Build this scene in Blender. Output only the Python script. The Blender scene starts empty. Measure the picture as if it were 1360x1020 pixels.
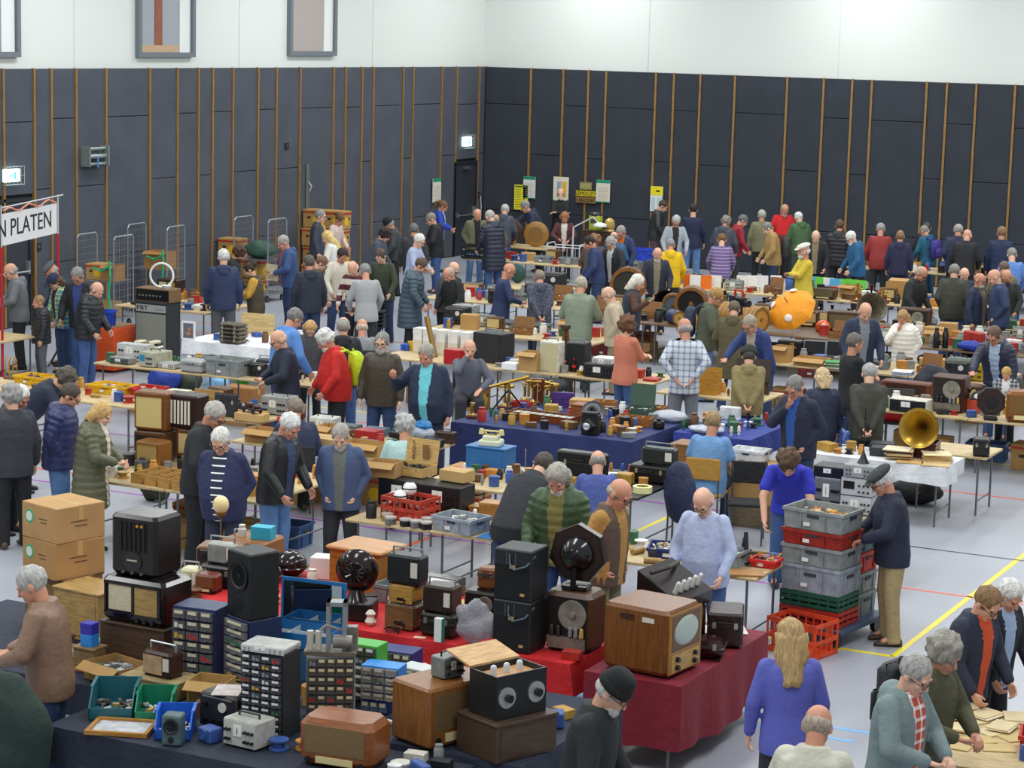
import bpy, bmesh, math, random
from mathutils import Vector, Matrix, noise
rnd = random.Random(7)
SC = bpy.context.scene
COL = SC.collection
# ------------------------------------------------------------------ camera
# world axes follow the hall: +X runs along the long right-hand wall, +Y runs towards that wall, floor is z=0
CAM_H, F_PX, TILT, ROLL, YAW = 5.8, 2980.0, 0.156, 0.0263, -0.465
ct, st, cr, sr = math.cos(TILT), math.sin(TILT), math.cos(ROLL), math.sin(ROLL)
HF = Vector((math.sin(YAW), math.cos(YAW), 0)); HR = Vector((math.cos(YAW), -math.sin(YAW), 0)); UZ = Vector((0, 0, 1))
FW = HF*ct - UZ*st; UP0 = HF*st + UZ*ct
RIGHT = HR*cr + UP0*sr; UP = UP0*cr - HR*sr
cd = bpy.data.cameras.new('camera'); cam = bpy.data.objects.new('camera', cd); COL.objects.link(cam)
cam.matrix_world = Matrix(((RIGHT.x, UP.x, -FW.x, 0), (RIGHT.y, UP.y, -FW.y, 0), (RIGHT.z, UP.z, -FW.z, CAM_H), (0, 0, 0, 1)))
cd.sensor_fit = 'HORIZONTAL'; cd.sensor_width = 36; cd.lens = F_PX*36/1360; cd.clip_end = 200
SC.camera = cam
# ------------------------------------------------------------------ light
wd = bpy.data.worlds.new('hall_air'); SC.world = wd; wd.use_nodes = True
wd.node_tree.nodes['Background'].inputs[0].default_value = (0.93, 0.96, 1.0, 1)
wd.node_tree.nodes['Background'].inputs[1].default_value = 0.42
def ceiling_lamp(x, y, z, sx, sy, w):
    l = bpy.data.lights.new('ceiling_light', 'AREA'); l.shape = 'RECTANGLE'; l.size = sx; l.size_y = sy; l.energy = w
    l.color = (0.96, 1.0, 0.985)
    o = bpy.data.objects.new('ceiling_light', l); COL.objects.link(o); o.location = (x, y, z)
for x in (-24, -17, -10, -3):
    for y in (10, 18, 26, 34, 42, 49.5):
        ceiling_lamp(x, y, 8.6, 1.2, 4.0, 190)
SC.view_settings.view_transform = 'Standard'; SC.view_settings.look = 'None'
SC.view_settings.exposure = 0.32; SC.view_settings.gamma = 1.0; SC.view_settings.use_curve_mapping = False
# ------------------------------------------------------------------ pixel of the photo -> place in the hall
def ray(px, py):
    u, v = (px-680)/F_PX, (py-510)/F_PX
    return FW + RIGHT*u - UP*v
def W(px, py, z=0.0):
    d = ray(px, py); s = (z-CAM_H)/d.z
    return Vector((d.x*s, d.y*s, z))
def WL(px, py, a):                      # on a plane x = a
    d = ray(px, py); s = a/d.x; return Vector((a, d.y*s, CAM_H+d.z*s))
def WR(px, py, b):                      # on a plane y = b
    d = ray(px, py); s = b/d.y; return Vector((d.x*s, b, CAM_H+d.z*s))
# ------------------------------------------------------------------ materials
def lin(h):
    h = h.lstrip('#'); c = [int(h[i:i+2], 16)/255 for i in (0, 2, 4)]
    return tuple((x/12.92 if x <= .04045 else ((x+.055)/1.055)**2.4) for x in c)+(1,)
_M = {}
def M(col, tex='plain', rough=.55, metal=0.0, col2=None):
    key = (col, tex, rough, metal, col2)
    if key in _M: return _M[key]
    m = bpy.data.materials.new(f'{tex}_{col.lstrip("#")}'); m.use_nodes = True
    nt = m.node_tree; N = nt.nodes; L = nt.links
    b = N['Principled BSDF']; b.inputs['Roughness'].default_value = rough; b.inputs['Metallic'].default_value = metal
    c = lin(col); b.inputs['Base Color'].default_value = c
    tc = N.new('ShaderNodeTexCoord')
    def mapped(scale):
        mp = N.new('ShaderNodeMapping'); mp.inputs['Scale'].default_value = scale; L.new(tc.outputs['Object'], mp.inputs[0]); return mp.outputs[0]
    def nz(scale, detail=3, vec=None, rough_=.6):
        n = N.new('ShaderNodeTexNoise'); n.inputs['Scale'].default_value = scale; n.inputs['Detail'].default_value = detail
        n.inputs['Roughness'].default_value = rough_
        L.new(vec if vec is not None else tc.outputs['Object'], n.inputs['Vector']); return n.outputs['Fac']
    def ramp(fac, c0, c1, p0=.3, p1=.7):
        r = N.new('ShaderNodeValToRGB'); r.color_ramp.elements[0].color = c0; r.color_ramp.elements[1].color = c1
        r.color_ramp.elements[0].position = p0; r.color_ramp.elements[1].position = p1; L.new(fac, r.inputs[0]); return r.outputs[0]
    def dk(c, k): return (c[0]*k, c[1]*k, c[2]*k, 1)
    def bump(fac, s, d=.01):
        bp = N.new('ShaderNodeBump'); bp.inputs['Strength'].default_value = s; bp.inputs['Distance'].default_value = d
        L.new(fac, bp.inputs['Height']); L.new(bp.outputs[0], b.inputs['Normal'])
    if tex == 'fabric':
        f = nz(9, 4); L.new(ramp(f, dk(c, .9), dk(c, 1.08)), b.inputs['Base Color']); bump(nz(14, 4), .5, .03)
    elif tex == 'puffer':
        bump(nz(22, 4), .55, .02)
    elif tex == 'knit':
        f = nz(120, 2); L.new(ramp(f, dk(c, .75), dk(c, 1.2)), b.inputs['Base Color']); bump(f, .5, .01)
    elif tex == 'denim':
        f = nz(7, 5); L.new(ramp(f, dk(c, .8), dk(c, 1.2)), b.inputs['Base Color']); bump(nz(16, 4), .4, .02)
    elif tex == 'leather':
        bump(nz(18, 5), .5, .02)
    elif tex == 'hair':
        f = nz(60, 3, mapped((1, 1, .25))); L.new(ramp(f, dk(c, .6), dk(c, 1.3)), b.inputs['Base Color']); bump(f, .8, .01)
    elif tex == 'wood':
        f = nz(6, 6, mapped((1.2, 9, 9))); L.new(ramp(f, dk(c, .6), dk(c, 1.25)), b.inputs['Base Color'])
    elif tex == 'woodv':
        f = nz(6, 6, mapped((9, 9, .8))); L.new(ramp(f, dk(c, .6), dk(c, 1.25)), b.inputs['Base Color'])
    elif tex == 'card':
        f = nz(5, 3); L.new(ramp(f, dk(c, .9), dk(c, 1.08)), b.inputs['Base Color'])
    elif tex == 'worn':
        f = nz(12, 6); L.new(ramp(f, dk(c, .65), dk(c, 1.2)), b.inputs['Base Color'])
    elif tex == 'felt':
        f = nz(1.6, 5); g = nz(90, 2)
        mx = N.new('ShaderNodeMath'); mx.operation = 'MULTIPLY_ADD'; mx.inputs[1].default_value = .35; L.new(g, mx.inputs[0]); L.new(f, mx.inputs[2])
        L.new(ramp(mx.outputs[0], dk(c, .82), dk(c, 1.18), .4, .95), b.inputs['Base Color']); bump(g, .3, .005)
    elif tex in ('stripes', 'bands', 'plaid', 'dots'):
        c2 = lin(col2 or '#ffffff')
        def band(axis, scale, w):
            sp = N.new('ShaderNodeSeparateXYZ'); L.new(tc.outputs['Object'], sp.inputs[0])
            mu = N.new('ShaderNodeMath'); mu.operation = 'MULTIPLY'; mu.inputs[1].default_value = scale; L.new(sp.outputs[axis], mu.inputs[0])
            fr = N.new('ShaderNodeMath'); fr.operation = 'FRACT'; L.new(mu.outputs[0], fr.inputs[0])
            lt = N.new('ShaderNodeMath'); lt.operation = 'LESS_THAN'; lt.inputs[1].default_value = w; L.new(fr.outputs[0], lt.inputs[0])
            return lt.outputs[0]
        if tex == 'stripes': fac = band(2, 14, .2)
        elif tex == 'bands': fac = band(2, 5, .5)
        elif tex == 'dots': fac = ramp(nz(90, 1), (0, 0, 0, 1), (1, 1, 1, 1), .58, .62)
        else:
            ad = N.new('ShaderNodeMath'); ad.operation = 'MULTIPLY_ADD'; ad.inputs[1].default_value = .5
            a1 = N.new('ShaderNodeMath'); a1.operation = 'MULTIPLY'; a1.inputs[1].default_value = .5
            L.new(band(0, 13, .3), ad.inputs[0]); L.new(band(2, 13, .3), a1.inputs[0]); L.new(a1.outputs[0], ad.inputs[2]); fac = ad.outputs[0]
        L.new(ramp(fac, c, c2, 0, 1), b.inputs['Base Color']); bump(nz(14, 4), .4, .02)
    elif tex == 'floor':
        f = nz(.35, 4); g = nz(30, 3)
        L.new(ramp(f, dk(c, .93), dk(c, 1.06)), b.inputs['Base Color'])
        L.new(ramp(g, (rough-.05,)*3+(1,), (rough+.08,)*3+(1,)), b.inputs['Roughness'])
    elif tex == 'emit':
        b.inputs['Emission Color'].default_value = c; b.inputs['Emission Strength'].default_value = 2.2
    elif tex == 'glass':
        b.inputs['Transmission Weight'].default_value = .85; b.inputs['Roughness'].default_value = .05
    elif tex == 'film':
        b.inputs['Transmission Weight'].default_value = .5; b.inputs['Roughness'].default_value = .25; bump(nz(25, 4), .9, .02)
    _M[key] = m; return m
# ------------------------------------------------------------------ mesh collecting
class G:
    def __init__(s): s.v = []; s.f = []
    def add(s, vs, fs):
        o = len(s.v); s.v += [tuple(p) for p in vs]; s.f += [tuple(i+o for i in f) for f in fs]; return s
    def box(s, x, y, z, sx, sy, sz, rz=0.0, ch=0.0):
        """box centred in x,y standing on z"""
        c, n = math.cos(rz), math.sin(rz); hx, hy = sx/2, sy/2
        if ch <= 0:
            P = [(-hx, -hy, 0), (hx, -hy, 0), (hx, hy, 0), (-hx, hy, 0), (-hx, -hy, sz), (hx, -hy, sz), (hx, hy, sz), (-hx, hy, sz)]
            Fc = [(3, 2, 1, 0), (4, 5, 6, 7), (0, 1, 5, 4), (1, 2, 6, 5), (2, 3, 7, 6), (3, 0, 4, 7)]
        else:
            k = min(ch, hx*.9, hy*.9, sz*.45)
            def ring(i, zz): a, b2 = hx-i, hy-i; return [(-a, -b2+k-0, zz), (-a+k, -b2, zz), (a-k, -b2, zz), (a, -b2+k, zz), (a, b2-k, zz), (a-k, b2, zz), (-a+k, b2, zz), (-a, b2-k, zz)]
            P = ring(k*.7, 0)+ring(0, k)+ring(0, sz-k)+ring(k*.7, sz)
            Fc = [tuple(range(7, -1, -1)), tuple(range(24, 32))]
            for r in range(3):
                for i in range(8): Fc.append((r*8+i, r*8+(i+1) % 8, r*8+8+(i+1) % 8, r*8+8+i))
        return s.add([(x+p[0]*c-p[1]*n, y+p[0]*n+p[1]*c, z+p[2]) for p in P], Fc)
    def rings(s, R, cap0=True, cap1=True):
        n = len(R[0]); vs = [p for r in R for p in r]; fs = []
        for k in range(len(R)-1):
            for i in range(n): fs.append((k*n+i, k*n+(i+1) % n, (k+1)*n+(i+1) % n, (k+1)*n+i))
        if cap0: fs.append(tuple(range(n-1, -1, -1)))
        if cap1: fs.append(tuple((len(R)-1)*n+i for i in range(n)))
        return s.add(vs, fs)
    def cyl(s, p0, p1, r0, r1=None, n=12, cap=True):
        r1 = r0 if r1 is None else r1; p0, p1 = Vector(p0), Vector(p1); d = (p1-p0)
        if d.length < 1e-6: return s
        d.normalize(); u = d.orthogonal().normalized(); w = d.cross(u)
        R = [[p+(u*math.cos(t)+w*math.sin(t))*r for t in [2*math.pi*i/n for i in range(n)]] for p, r in ((p0, r0), (p1, r1))]
        return s.rings(R, cap, cap)
    def tube(s, pts, r, n=6):
        pts = [Vector(p) for p in pts]
        for i in range(len(pts)-1): s.cyl(pts[i], pts[i+1], r, r, n)
        return s
    def lathe(s, prof, n=20, o=(0, 0, 0), axis='z', cap=True):
        R = []
        for r, h in prof:
            q = []
            for i in range(n):
                t = 2*math.pi*i/n; x, y = r*math.cos(t), r*math.sin(t)
                p = (x, y, h) if axis == 'z' else ((x, -h, y) if axis == 'y' else (h, x, y))
                q.append((p[0]+o[0], p[1]+o[1], p[2]+o[2]))
            R.append(q)
        return s.rings(R, cap, cap)
    def cap(s, p0, p1, r0, r1, n=14):                 # tapered capsule
        p0, p1 = Vector(p0), Vector(p1); d = p1-p0; L_ = d.length
        d = d.normalized() if L_ > 1e-6 else Vector((0, 0, 1)); u = d.orthogonal().normalized(); w = d.cross(u); R = []
        for c0, r, sg in ((p0, r0, -1), (p1, r1, 1)):
            A = [i*math.pi/10 for i in range(1, 6)] if sg < 0 else [i*math.pi/10 for i in range(5, 0, -1)]
            for a in A:
                R.append([c0+d*(sg*r*math.cos(a))+(u*math.cos(t)+w*math.sin(t))*(r*math.sin(a)) for t in [2*math.pi*i/n for i in range(n)]])
        return s.rings(R)
    def ell(s, c, r, n=16, m=10, rot=None):
        R = []
        for j in range(1, m):
            a = math.pi*j/m; q = []
            for i in range(n):
                t = 2*math.pi*i/n; p = Vector((r[0]*math.sin(a)*math.cos(t), r[1]*math.sin(a)*math.sin(t), -r[2]*math.cos(a)))
                if rot: p = rot @ p
                q.append(p+Vector(c))
            R.append(q)
        return s.rings(R)
    def prism(s, poly, y0, y1):                       # polygon in x,z extruded along y
        n = len(poly); return s.add([(x, y0, z) for x, z in poly]+[(x, y1, z) for x, z in poly],
            [tuple(range(n)), tuple(range(2*n-1, n-1, -1))]+[(i, i+n, (i+1) % n+n, (i+1) % n) for i in range(n)])
    def tray(s, x, y, z, sx, sy, h, t=.012, flare=0.0):      # open container with walls and a floor
        hx, hy = sx/2, sy/2; f = flare
        o0 = [(-hx+f, -hy+f), (hx-f, -hy+f), (hx-f, hy-f), (-hx+f, hy-f)]; o1 = [(-hx, -hy), (hx, -hy), (hx, hy), (-hx, hy)]
        i1 = [(-hx+t, -hy+t), (hx-t, -hy+t), (hx-t, hy-t), (-hx+t, hy-t)]; i0 = [(-hx+f+t, -hy+f+t), (hx-f-t, -hy+f+t), (hx-f-t, hy-f-t), (-hx+f+t, hy-f-t)]
        vs = [(x+p[0], y+p[1], z) for p in o0]+[(x+p[0], y+p[1], z+h) for p in o1]+[(x+p[0], y+p[1], z+h) for p in i1]+[(x+p[0], y+p[1], z+t) for p in i0]
        fs = [(3, 2, 1, 0), (12, 13, 14, 15)]
        for k in range(3):
            for i in range(4): fs.append((k*4+i, k*4+(i+1) % 4, k*4+4+(i+1) % 4, k*4+4+i))
        return s.add(vs, fs)
    def mesh(s, name, smooth=.6):
        me = bpy.data.meshes.new(name); me.from_pydata(s.v, [], s.f); me.validate(); me.update()
        bm = bmesh.new(); bm.from_mesh(me); bmesh.ops.recalc_face_normals(bm, faces=bm.faces); bm.to_mesh(me); bm.free()
        if smooth: me.shade_smooth(); me.set_sharp_from_angle(angle=smooth)
        return me
def link(name, me, mats=None, parent=None, loc=(0, 0, 0), rz=0.0, kind=None):
    o = bpy.data.objects.new(name, me); COL.objects.link(o)
    if mats is not None:
        if not isinstance(mats, (list, tuple)): mats = [mats]
        while len(me.materials) < len(mats): me.materials.append(None)
        for i, m in enumerate(mats): o.material_slots[i].link = 'OBJECT'; o.material_slots[i].material = m
    o.location = loc; o.rotation_euler = (0, 0, rz)
    if parent: o.parent = parent
    if kind: o['kind'] = kind
    return o
def part(parent, name, g, mat, loc=(0, 0, 0), rz=0.0, smooth=.6): return link(name, g.mesh(name, smooth), mat, parent, loc, rz)
def tag(o, label, cat, group=None):
    o['label'] = label; o['category'] = cat
    if group: o['group'] = group
    return o
def thing(name, label, cat, loc, rz=0.0, group=None):
    o = bpy.data.objects.new(name, None); COL.objects.link(o); o.empty_display_size = .1
    o.location = loc; o.rotation_euler = (0, 0, rz); return tag(o, label, cat, group)
def solo(name, label, cat, g, mat, loc, rz=0.0, group=None, smooth=.6):
    return tag(link(name, g.mesh(name, smooth), mat, None, loc, rz), label, cat, group)
def struct(name, g, mat, parent=None, smooth=0):
    o = link(name, g.mesh(name, smooth), mat, parent)
    if not parent: o['kind'] = 'structure'
    return o
def text_mesh(txt, size, depth=.002):
    c = bpy.data.curves.new('lettering', 'FONT'); c.body = txt; c.size = size; c.extrude = depth; c.align_x = 'CENTER'; c.align_y = 'CENTER'
    o = bpy.data.objects.new('lettering', c); COL.objects.link(o)
    me = bpy.data.meshes.new_from_object(o.evaluated_get(bpy.context.evaluated_depsgraph_get())); bpy.data.objects.remove(o)
    return me
def letters(parent, txt, size, col, loc, rot=(math.pi/2, 0, 0), sx=1.0):
    me = text_mesh(txt, size); me.materials.clear(); me.materials.append(M(col, rough=.6))
    o = bpy.data.objects.new('lettering', me); COL.objects.link(o); o.parent = parent; o.location = loc; o.rotation_euler = rot; o.scale = (sx, 1, 1)
    return o
# ------------------------------------------------------------------ the hall
AW, BW, ZP = -27.4, 52.5, 4.87           # left wall plane, right wall plane, height of the felt panels
floor = struct('floor', G().box(-10, 25, -.2, 60, 75, .2), M('#a3a6b0', 'floor', .34))
def line_strip(a0, b0, a1, b1, col, w=.05):
    d = Vector((a1-a0, b1-b0)); g = G().box(0, 0, .0005, d.length, w, .0015)
    link('court_line', g.mesh('court_line', 0), M(col, rough=.4), floor, ((a0+a1)/2, (b0+b1)/2, 0), math.atan2(d.y, d.x))
p = W(1186, 872); line_strip(p.x, p.y, p.x, p.y+12, '#f0dc1e', .06); line_strip(p.x-9, p.y, p.x, p.y, '#f0dc1e', .06)
p = W(1230, 785); line_strip(p.x-14, p.y, p.x+5, p.y, '#e8623a')
p = W(1300, 657); line_strip(p.x-16, p.y, p.x+4, p.y, '#e8623a')
p = W(1150, 718); line_strip(p.x-.2, p.y, p.x+5, p.y, '#23252b', .04)
p = W(560, 710); line_strip(p.x-9, p.y, p.x+5, p.y, '#a046b4')
p = W(575, 712); line_strip(p.x, p.y-2, p.x, p.y+5, '#ee6a3c', .06)
p = W(745, 905); line_strip(p.x-5, p.y, p.x+3, p.y, '#7db4e6', .06)
p = W(985, 960); line_strip(p.x-3, p.y, p.x+1, p.y, '#7db4e6', .06)
for py, c in ((428, '#d8583c'), (434, '#64b4dc'), (441, '#d8583c'), (522, '#e8d42a'), (590, '#a046b4')):
    p = W(260, py); line_strip(p.x-8, p.y, p.x+9, p.y, c)
p = W(880, 690); line_strip(p.x, p.y-4, p.x, p.y+6, '#f0dc1e', .06)
p = W(1290, 612); line_strip(p.x-1, p.y, p.x+6, p.y, '#e8d42a')
LS = [0, 41, 64, 97, 137, 195, 232, 260, 279, 306, 339.5, 364, 395.5, 440, 456, 478, 493, 532.5, 546, 584, 604, 634, 643.5]
LY = [162, 251, 157, 246, 154, 236, 150, 232, 148, 227, 145, 223, 143, 217, 142, 214, 140, 210, 138, 206, 138, 203]
RS = [645.5, 707, 750, 783.5, 807, 873, 897, 932, 978, 1047.5, 1096, 1134, 1160, 1233, 1260, 1299, 1350.5, 1400]
RY = [138, 206, 141, 211, 144, 215, 147, 220, 151, 227, 157, 232, 161, 238, 165, 243, 171]
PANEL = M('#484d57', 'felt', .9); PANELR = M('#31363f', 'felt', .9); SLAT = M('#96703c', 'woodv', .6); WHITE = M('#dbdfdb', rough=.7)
wl = struct('wall_left', G().box(AW-.2, 20, 0, .3, 66, 9), WHITE); wr = struct('wall_right', G().box(-7, BW+.2, 0, 42, .3, 9), WHITE)
struct('wall_left_backing', G().box(AW-.02, 20, 0, .06, 66, ZP-.01), M('#14161a', rough=.9), wl); struct('wall_right_backing', G().box(-7, BW+.02, 0, 42, .06, ZP-.01), M('#14161a', rough=.9), wr)
LB = [WL(x, 92, AW).y for x in LS]; w0 = LB[0]
for i in range(12): LB.insert(0, LB[0]-(1.9 if i % 2 == 0 else 1.1)); LY.insert(0, None)
DOOR = [(WL(600, 240, AW).y, WL(630, 240, AW).y, WL(615, 214, AW).z), (WL(-45, 266, AW).y, WL(38, 266, AW).y, WL(20, 263, AW).z)]
def felt(side, u0, u1, z0, z1, par):
    t, gp = .05, .012
    if side == 'l': g = G().box(AW+.01+t/2, (u0+u1)/2, z0, t, u1-u0-.05, z1-z0-gp, 0, .012)
    else: g = G().box((u0+u1)/2, BW-.01-t/2, z0, u1-u0-.05, t, z1-z0-gp, 0, .012)
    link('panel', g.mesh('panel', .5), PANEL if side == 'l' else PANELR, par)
for i in range(len(LB)-1):
    y0, y1 = LB[i], LB[i+1]; k = i-12
    cuts = [ZP-1.06] if i % 2 == 0 else [ZP-2.45]
    if k >= 0: cuts = [WL((LS[k]+LS[k+1])/2, LY[i], AW).z]
    if i % 2 == 0: cuts.append(1.15)
    zz = [0.02]+sorted(cuts)+[ZP]
    d = next((q for q in DOOR if (y0+y1)/2 > min(q[0], q[1])-.02 and (y0+y1)/2 < max(q[0], q[1])+.02), None)
    if d: zz = [d[2]+.06]+[q for q in zz if q > d[2]+.3]
    for a, b in zip(zz[:-1], zz[1:]): felt('l', y0, y1, a, b, wl)
    link('batten', G().box(AW+.055, y1, 0.02, .07, .045, ZP-.02).mesh('batten', 0), SLAT, wl)
RA = [WR(x, 100, BW).x for x in RS]
for i in range(5): RA.append(RA[-1]+(1.3 if i % 2 else .8)); RY.append(None)
for i in range(len(RA)-1):
    z = ZP-1.06 if i % 2 == 0 else ZP-2.45
    if RY[i]: z = WR((RS[i]+RS[i+1])/2, RY[i], BW).z
    cuts = [z]+([1.15] if i % 2 == 0 else [])
    zz = [.02]+sorted(cuts)+[ZP]
    for a, b in zip(zz[:-1], zz[1:]): felt('r', RA[i], RA[i+1], a, b, wr)
    link('batten', G().box(RA[i+1], BW-.055, .02, .05, .07, ZP-.02).mesh('batten', 0), SLAT, wr)
# white upper wall: fine joints
for px in (101, 320, 497): q = WL(px, 70, AW); link('joint', G().box(AW-.045, q.y, ZP, .008, .012, 4.1).mesh('joint', 0), M('#cfd0cd'), wl)
for px in (860, 1113): q = WR(px, 80, BW); link('joint', G().box(q.x, BW+.045, ZP, .012, .008, 4.1).mesh('joint', 0), M('#cfd0cd'), wr)
# doors
for n, (u0, u1, zt) in enumerate(DOOR):
    lo, hi = min(u0, u1), max(u0, u1)
    d = struct(f'door_{n+1}', G().box(AW+.03, (lo+hi)/2, 0, .05, hi-lo-.16, zt-.06), M('#30343c', rough=.5))
    g = G().box(AW+.04, lo+.04, 0, .1, .07, zt).box(AW+.04, hi-.04, 0, .1, .07, zt).box(AW+.04, (lo+hi)/2, zt-.06, .1, hi-lo-.15, .06)
    struct('door_frame', g, M('#24272d', rough=.5), d)
    struct('door_closer', G().box(AW+.1, (lo+hi)/2, zt-.2, .06, .3, .07), M('#9a9da2', rough=.3, metal=.8), d)
    struct('push_bar', G().cyl((AW+.13, lo+.14, 1.05), (AW+.13, hi-.14, 1.05), .02).box(AW+.09, lo+.15, 1.0, .09, .05, .12).box(AW+.09, hi-.15, 1.0, .09, .05, .25), M('#b9bcc0', rough=.3, metal=.8), d)
# windows high in the white wall
for n, (x0, x1, yb) in enumerate(((-50, 25, 76), (182, 257, 76), (383, 445, 74))):
    q0, q1 = WL(x0, yb, AW), WL(x1, yb, AW); zb = q1.z; ya, yb_ = q0.y, q1.y; zt = zb+1.5; f = .1
    wn = struct(f'window_{n+1}', G().box(AW-.035, (ya+yb_)/2, zb+f, .03, yb_-ya-2*f, zt-zb-2*f), M('#9aa0a8' if n != 2 else '#aaa09c', rough=.12))
    g = G().box(AW, (ya+yb_)/2, zb, .12, yb_-ya, f).box(AW, (ya+yb_)/2, zt-f, .12, yb_-ya, f).box(AW, ya+f/2, zb+f, .12, f, zt-zb-2*f).box(AW, yb_-f/2, zb+f, .12, f, zt-zb-2*f)
    struct('window_frame', g, M('#6d747c', rough=.5), wn)
    struct('window_reveal', G().box(AW-.012, yb_-.3, zb+f, .02, .38, zt-zb-2*f), M('#e4e8e6'), wn)
    if n < 2:
        struct('room_beam', G().box(AW-.012, ya+(yb_-ya)*.38, zb+f, .015, .25, zt-zb-2*f), M('#94543c', 'woodv'), wn)
        struct('room_sill', G().box(AW-.008, (ya+yb_)/2-.2, zb+f, .02, yb_-ya-.7, .14), M('#c8a684', 'wood'), wn)
# emergency exit signs
for px, py in ((15, 233), (620, 188)):
    q = WL(px, py, AW+.12)
    t = thing('exit_sign', 'lit exit sign in a wire guard above the ' + ('door behind the record banner' if px < 99 else 'door in the hall corner'), 'exit sign', (q.x, q.y, q.z-.12), 0)
    part(t, 'light_box', G().box(0, 0, 0, .08, .42, .24, 0, .01), M('#d8fff0', 'emit'))
    part(t, 'running_figure', G().box(.045, .06, .05, .006, .05, .13).box(.045, -.06, .1, .006, .14, .03), M('#18b890', 'emit'))
    g = G()
    for k in range(6): g.tube([(0, -.26+k*.104, -.05), (.1, -.26+k*.104, -.05), (.1, -.26+k*.104, .29), (0, -.26+k*.104, .29)], .005, 5)
    for z in (-.05, .12, .29): g.cyl((.1, -.26, z), (.1, .26, z), .005, .005, 5)
    part(t, 'wire_guard', g, M('#d6d9dd', rough=.3, metal=.7))
# wall bracket with rollers, sockets, cable rail
q = WL(120, 207, AW+.08)
t = thing('wall_bracket', 'grey steel wall bracket with three rollers and a blue strap on the felt wall', 'bracket', (q.x, q.y, q.z), 0)
for s in (-1, 1): part(t, 'side_plate', G().box(.12, s*.3, -.2, .24, .03, .4, 0, .01), M('#7e8a86', rough=.5, metal=.3))
for z in (-.15, 0, .15): part(t, 'roller', G().cyl((.14, -.3, z), (.14, .3, z), .03 if z else .045), M('#9aa5a2', rough=.4, metal=.4))
part(t, 'strap', G().lathe([(.055, -.03), (.055, .03)], 14, (.14, 0, 0), 'x').box(.2, -.02, -.22, .01, .04, .2), M('#4a78b4'))
for px, py, nm in ((381, 194, 'black wall socket box high on the felt panel'), (51, 328, 'black twin socket plate beside the record banner'), (636, 259, 'black socket with a hanging white cable by the corner')):
    q = WL(px, py, AW+.075); t = thing('wall_socket', nm, 'socket', (q.x, q.y, q.z-.07))
    part(t, 'plate', G().box(0, 0, 0, .02, .16, .15, 0, .006), M('#16181c')); part(t, 'insert', G().box(.013, 0, .045, .012, .06, .06), M('#4c5058'))
    if px > 600: part(t, 'cable', G().tube([(.02, .05, .05), (.04, .07, -.2), (.03, .05, -.8)], .008), M('#e4e4e4'))
q = WL(409, 218, AW+.09)
t = thing('cable_rail', 'narrow vertical steel rail with a cord hook on the felt wall', 'wall rail', (q.x, q.y, 0))
part(t, 'rail', G().box(0, -.05, .9, .03, .015, q.z-.9).box(0, .05, .9, .03, .015, q.z-.9).box(-.01, 0, .9, .01, .1, q.z-.9), M('#8b918f', rough=.4, metal=.5)); part(t, 'hook', G().tube([(.02, 0, q.z-.4), (.08, .04, q.z-.5), (.03, .05, q.z-.62)], .012), M('#d0d4d2'))
# ------------------------------------------------------------------ tables
RECTS = []; CLOTHS = []
def leg_frame(t, w, d, h):
    lm = M('#6e7276', rough=.35, metal=.6)
    for sx in (-1, 1):
        for sy in (-1, 1): part(t, 'leg', G().cyl((sx*(w/2-.12), sy*(d/2-.08), 0), (sx*(w/2-.12), sy*(d/2-.08), h-.03), .014, .014, 8), lm)
        part(t, 'cross_bar', G().cyl((sx*(w/2-.12), -d/2+.08, .18), (sx*(w/2-.12), d/2-.08, .18), .01, .01, 6), lm)
def table(a0, a1, b0, b1, col, label, h=.75, group=None, rect=True):
    w, d = a1-a0, b1-b0; t = thing('folding_table', label, 'table', ((a0+a1)/2, (b0+b1)/2, 0), 0, group)
    part(t, 'table_top', G().box(0, 0, h-.03, w-.01, d, .03, 0, .005), M(col, 'wood', .5)); leg_frame(t, w, d, h)
    if rect: RECTS.append((a0, a1, b0, b1))
    return t
def row(a0, a1, b0, b1, n, col, label, group, h=.75):
    for i in range(n): table(a0+(a1-a0)*i/n, a0+(a1-a0)*(i+1)/n, b0, b1, col, label+(', end towards left wall' if i == 0 else ', end towards open floor' if i == n-1 else ', middle of row'), h, group, False)
    RECTS.append((a0, a1, b0, b1))
def cloth(a0, a1, b0, b1, hang, col, label, h=.75, tex='fabric', seed=1):
    r = random.Random(seed); cx, cy = (a0+a1)/2, (b0+b1)/2; hx, hy = (a1-a0)/2+.012, (b1-b0)/2+.012; per = []
    n1, n2 = max(4, int(2*hx/.06)), max(4, int(2*hy/.06))
    for i in range(n1): per.append((-hx+2*hx*i/n1, -hy, 0, -1))
    for i in range(n2): per.append((hx, -hy+2*hy*i/n2, 1, 0))
    for i in range(n1): per.append((hx-2*hx*i/n1, hy, 0, 1))
    for i in range(n2): per.append((-hx, hy-2*hy*i/n2, -1, 0))
    ph = [r.uniform(0, 6) for _ in range(4)]; R = []
    for k, (dz, am) in enumerate(((0.004, 0), (-.02, .004), (-hang*.4, .018), (-hang*.75, .03), (-hang, .04))):
        R.append([(x+nx*(am*(.6+math.sin(i*.75+ph[0])*.6+.5*math.sin(i*.31+ph[1]))), y+ny*(am*(.6+math.sin(i*.75+ph[2])*.6+.5*math.sin(i*.27+ph[3]))), h+dz+(.02*math.sin(i*.2+ph[1]) if k == 4 else 0)) for i, (x, y, nx, ny) in enumerate(per)])
    g = G().rings(R[::-1], False, True)
    CLOTHS.append((a0, a1, b0, b1))
    return solo('tablecloth', label, 'tablecloth', g, M(col, tex, .75), (cx, cy, 0), 0, None, 1.0)
PLY, GRYT = '#c9b183', '#8d8f92'
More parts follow.
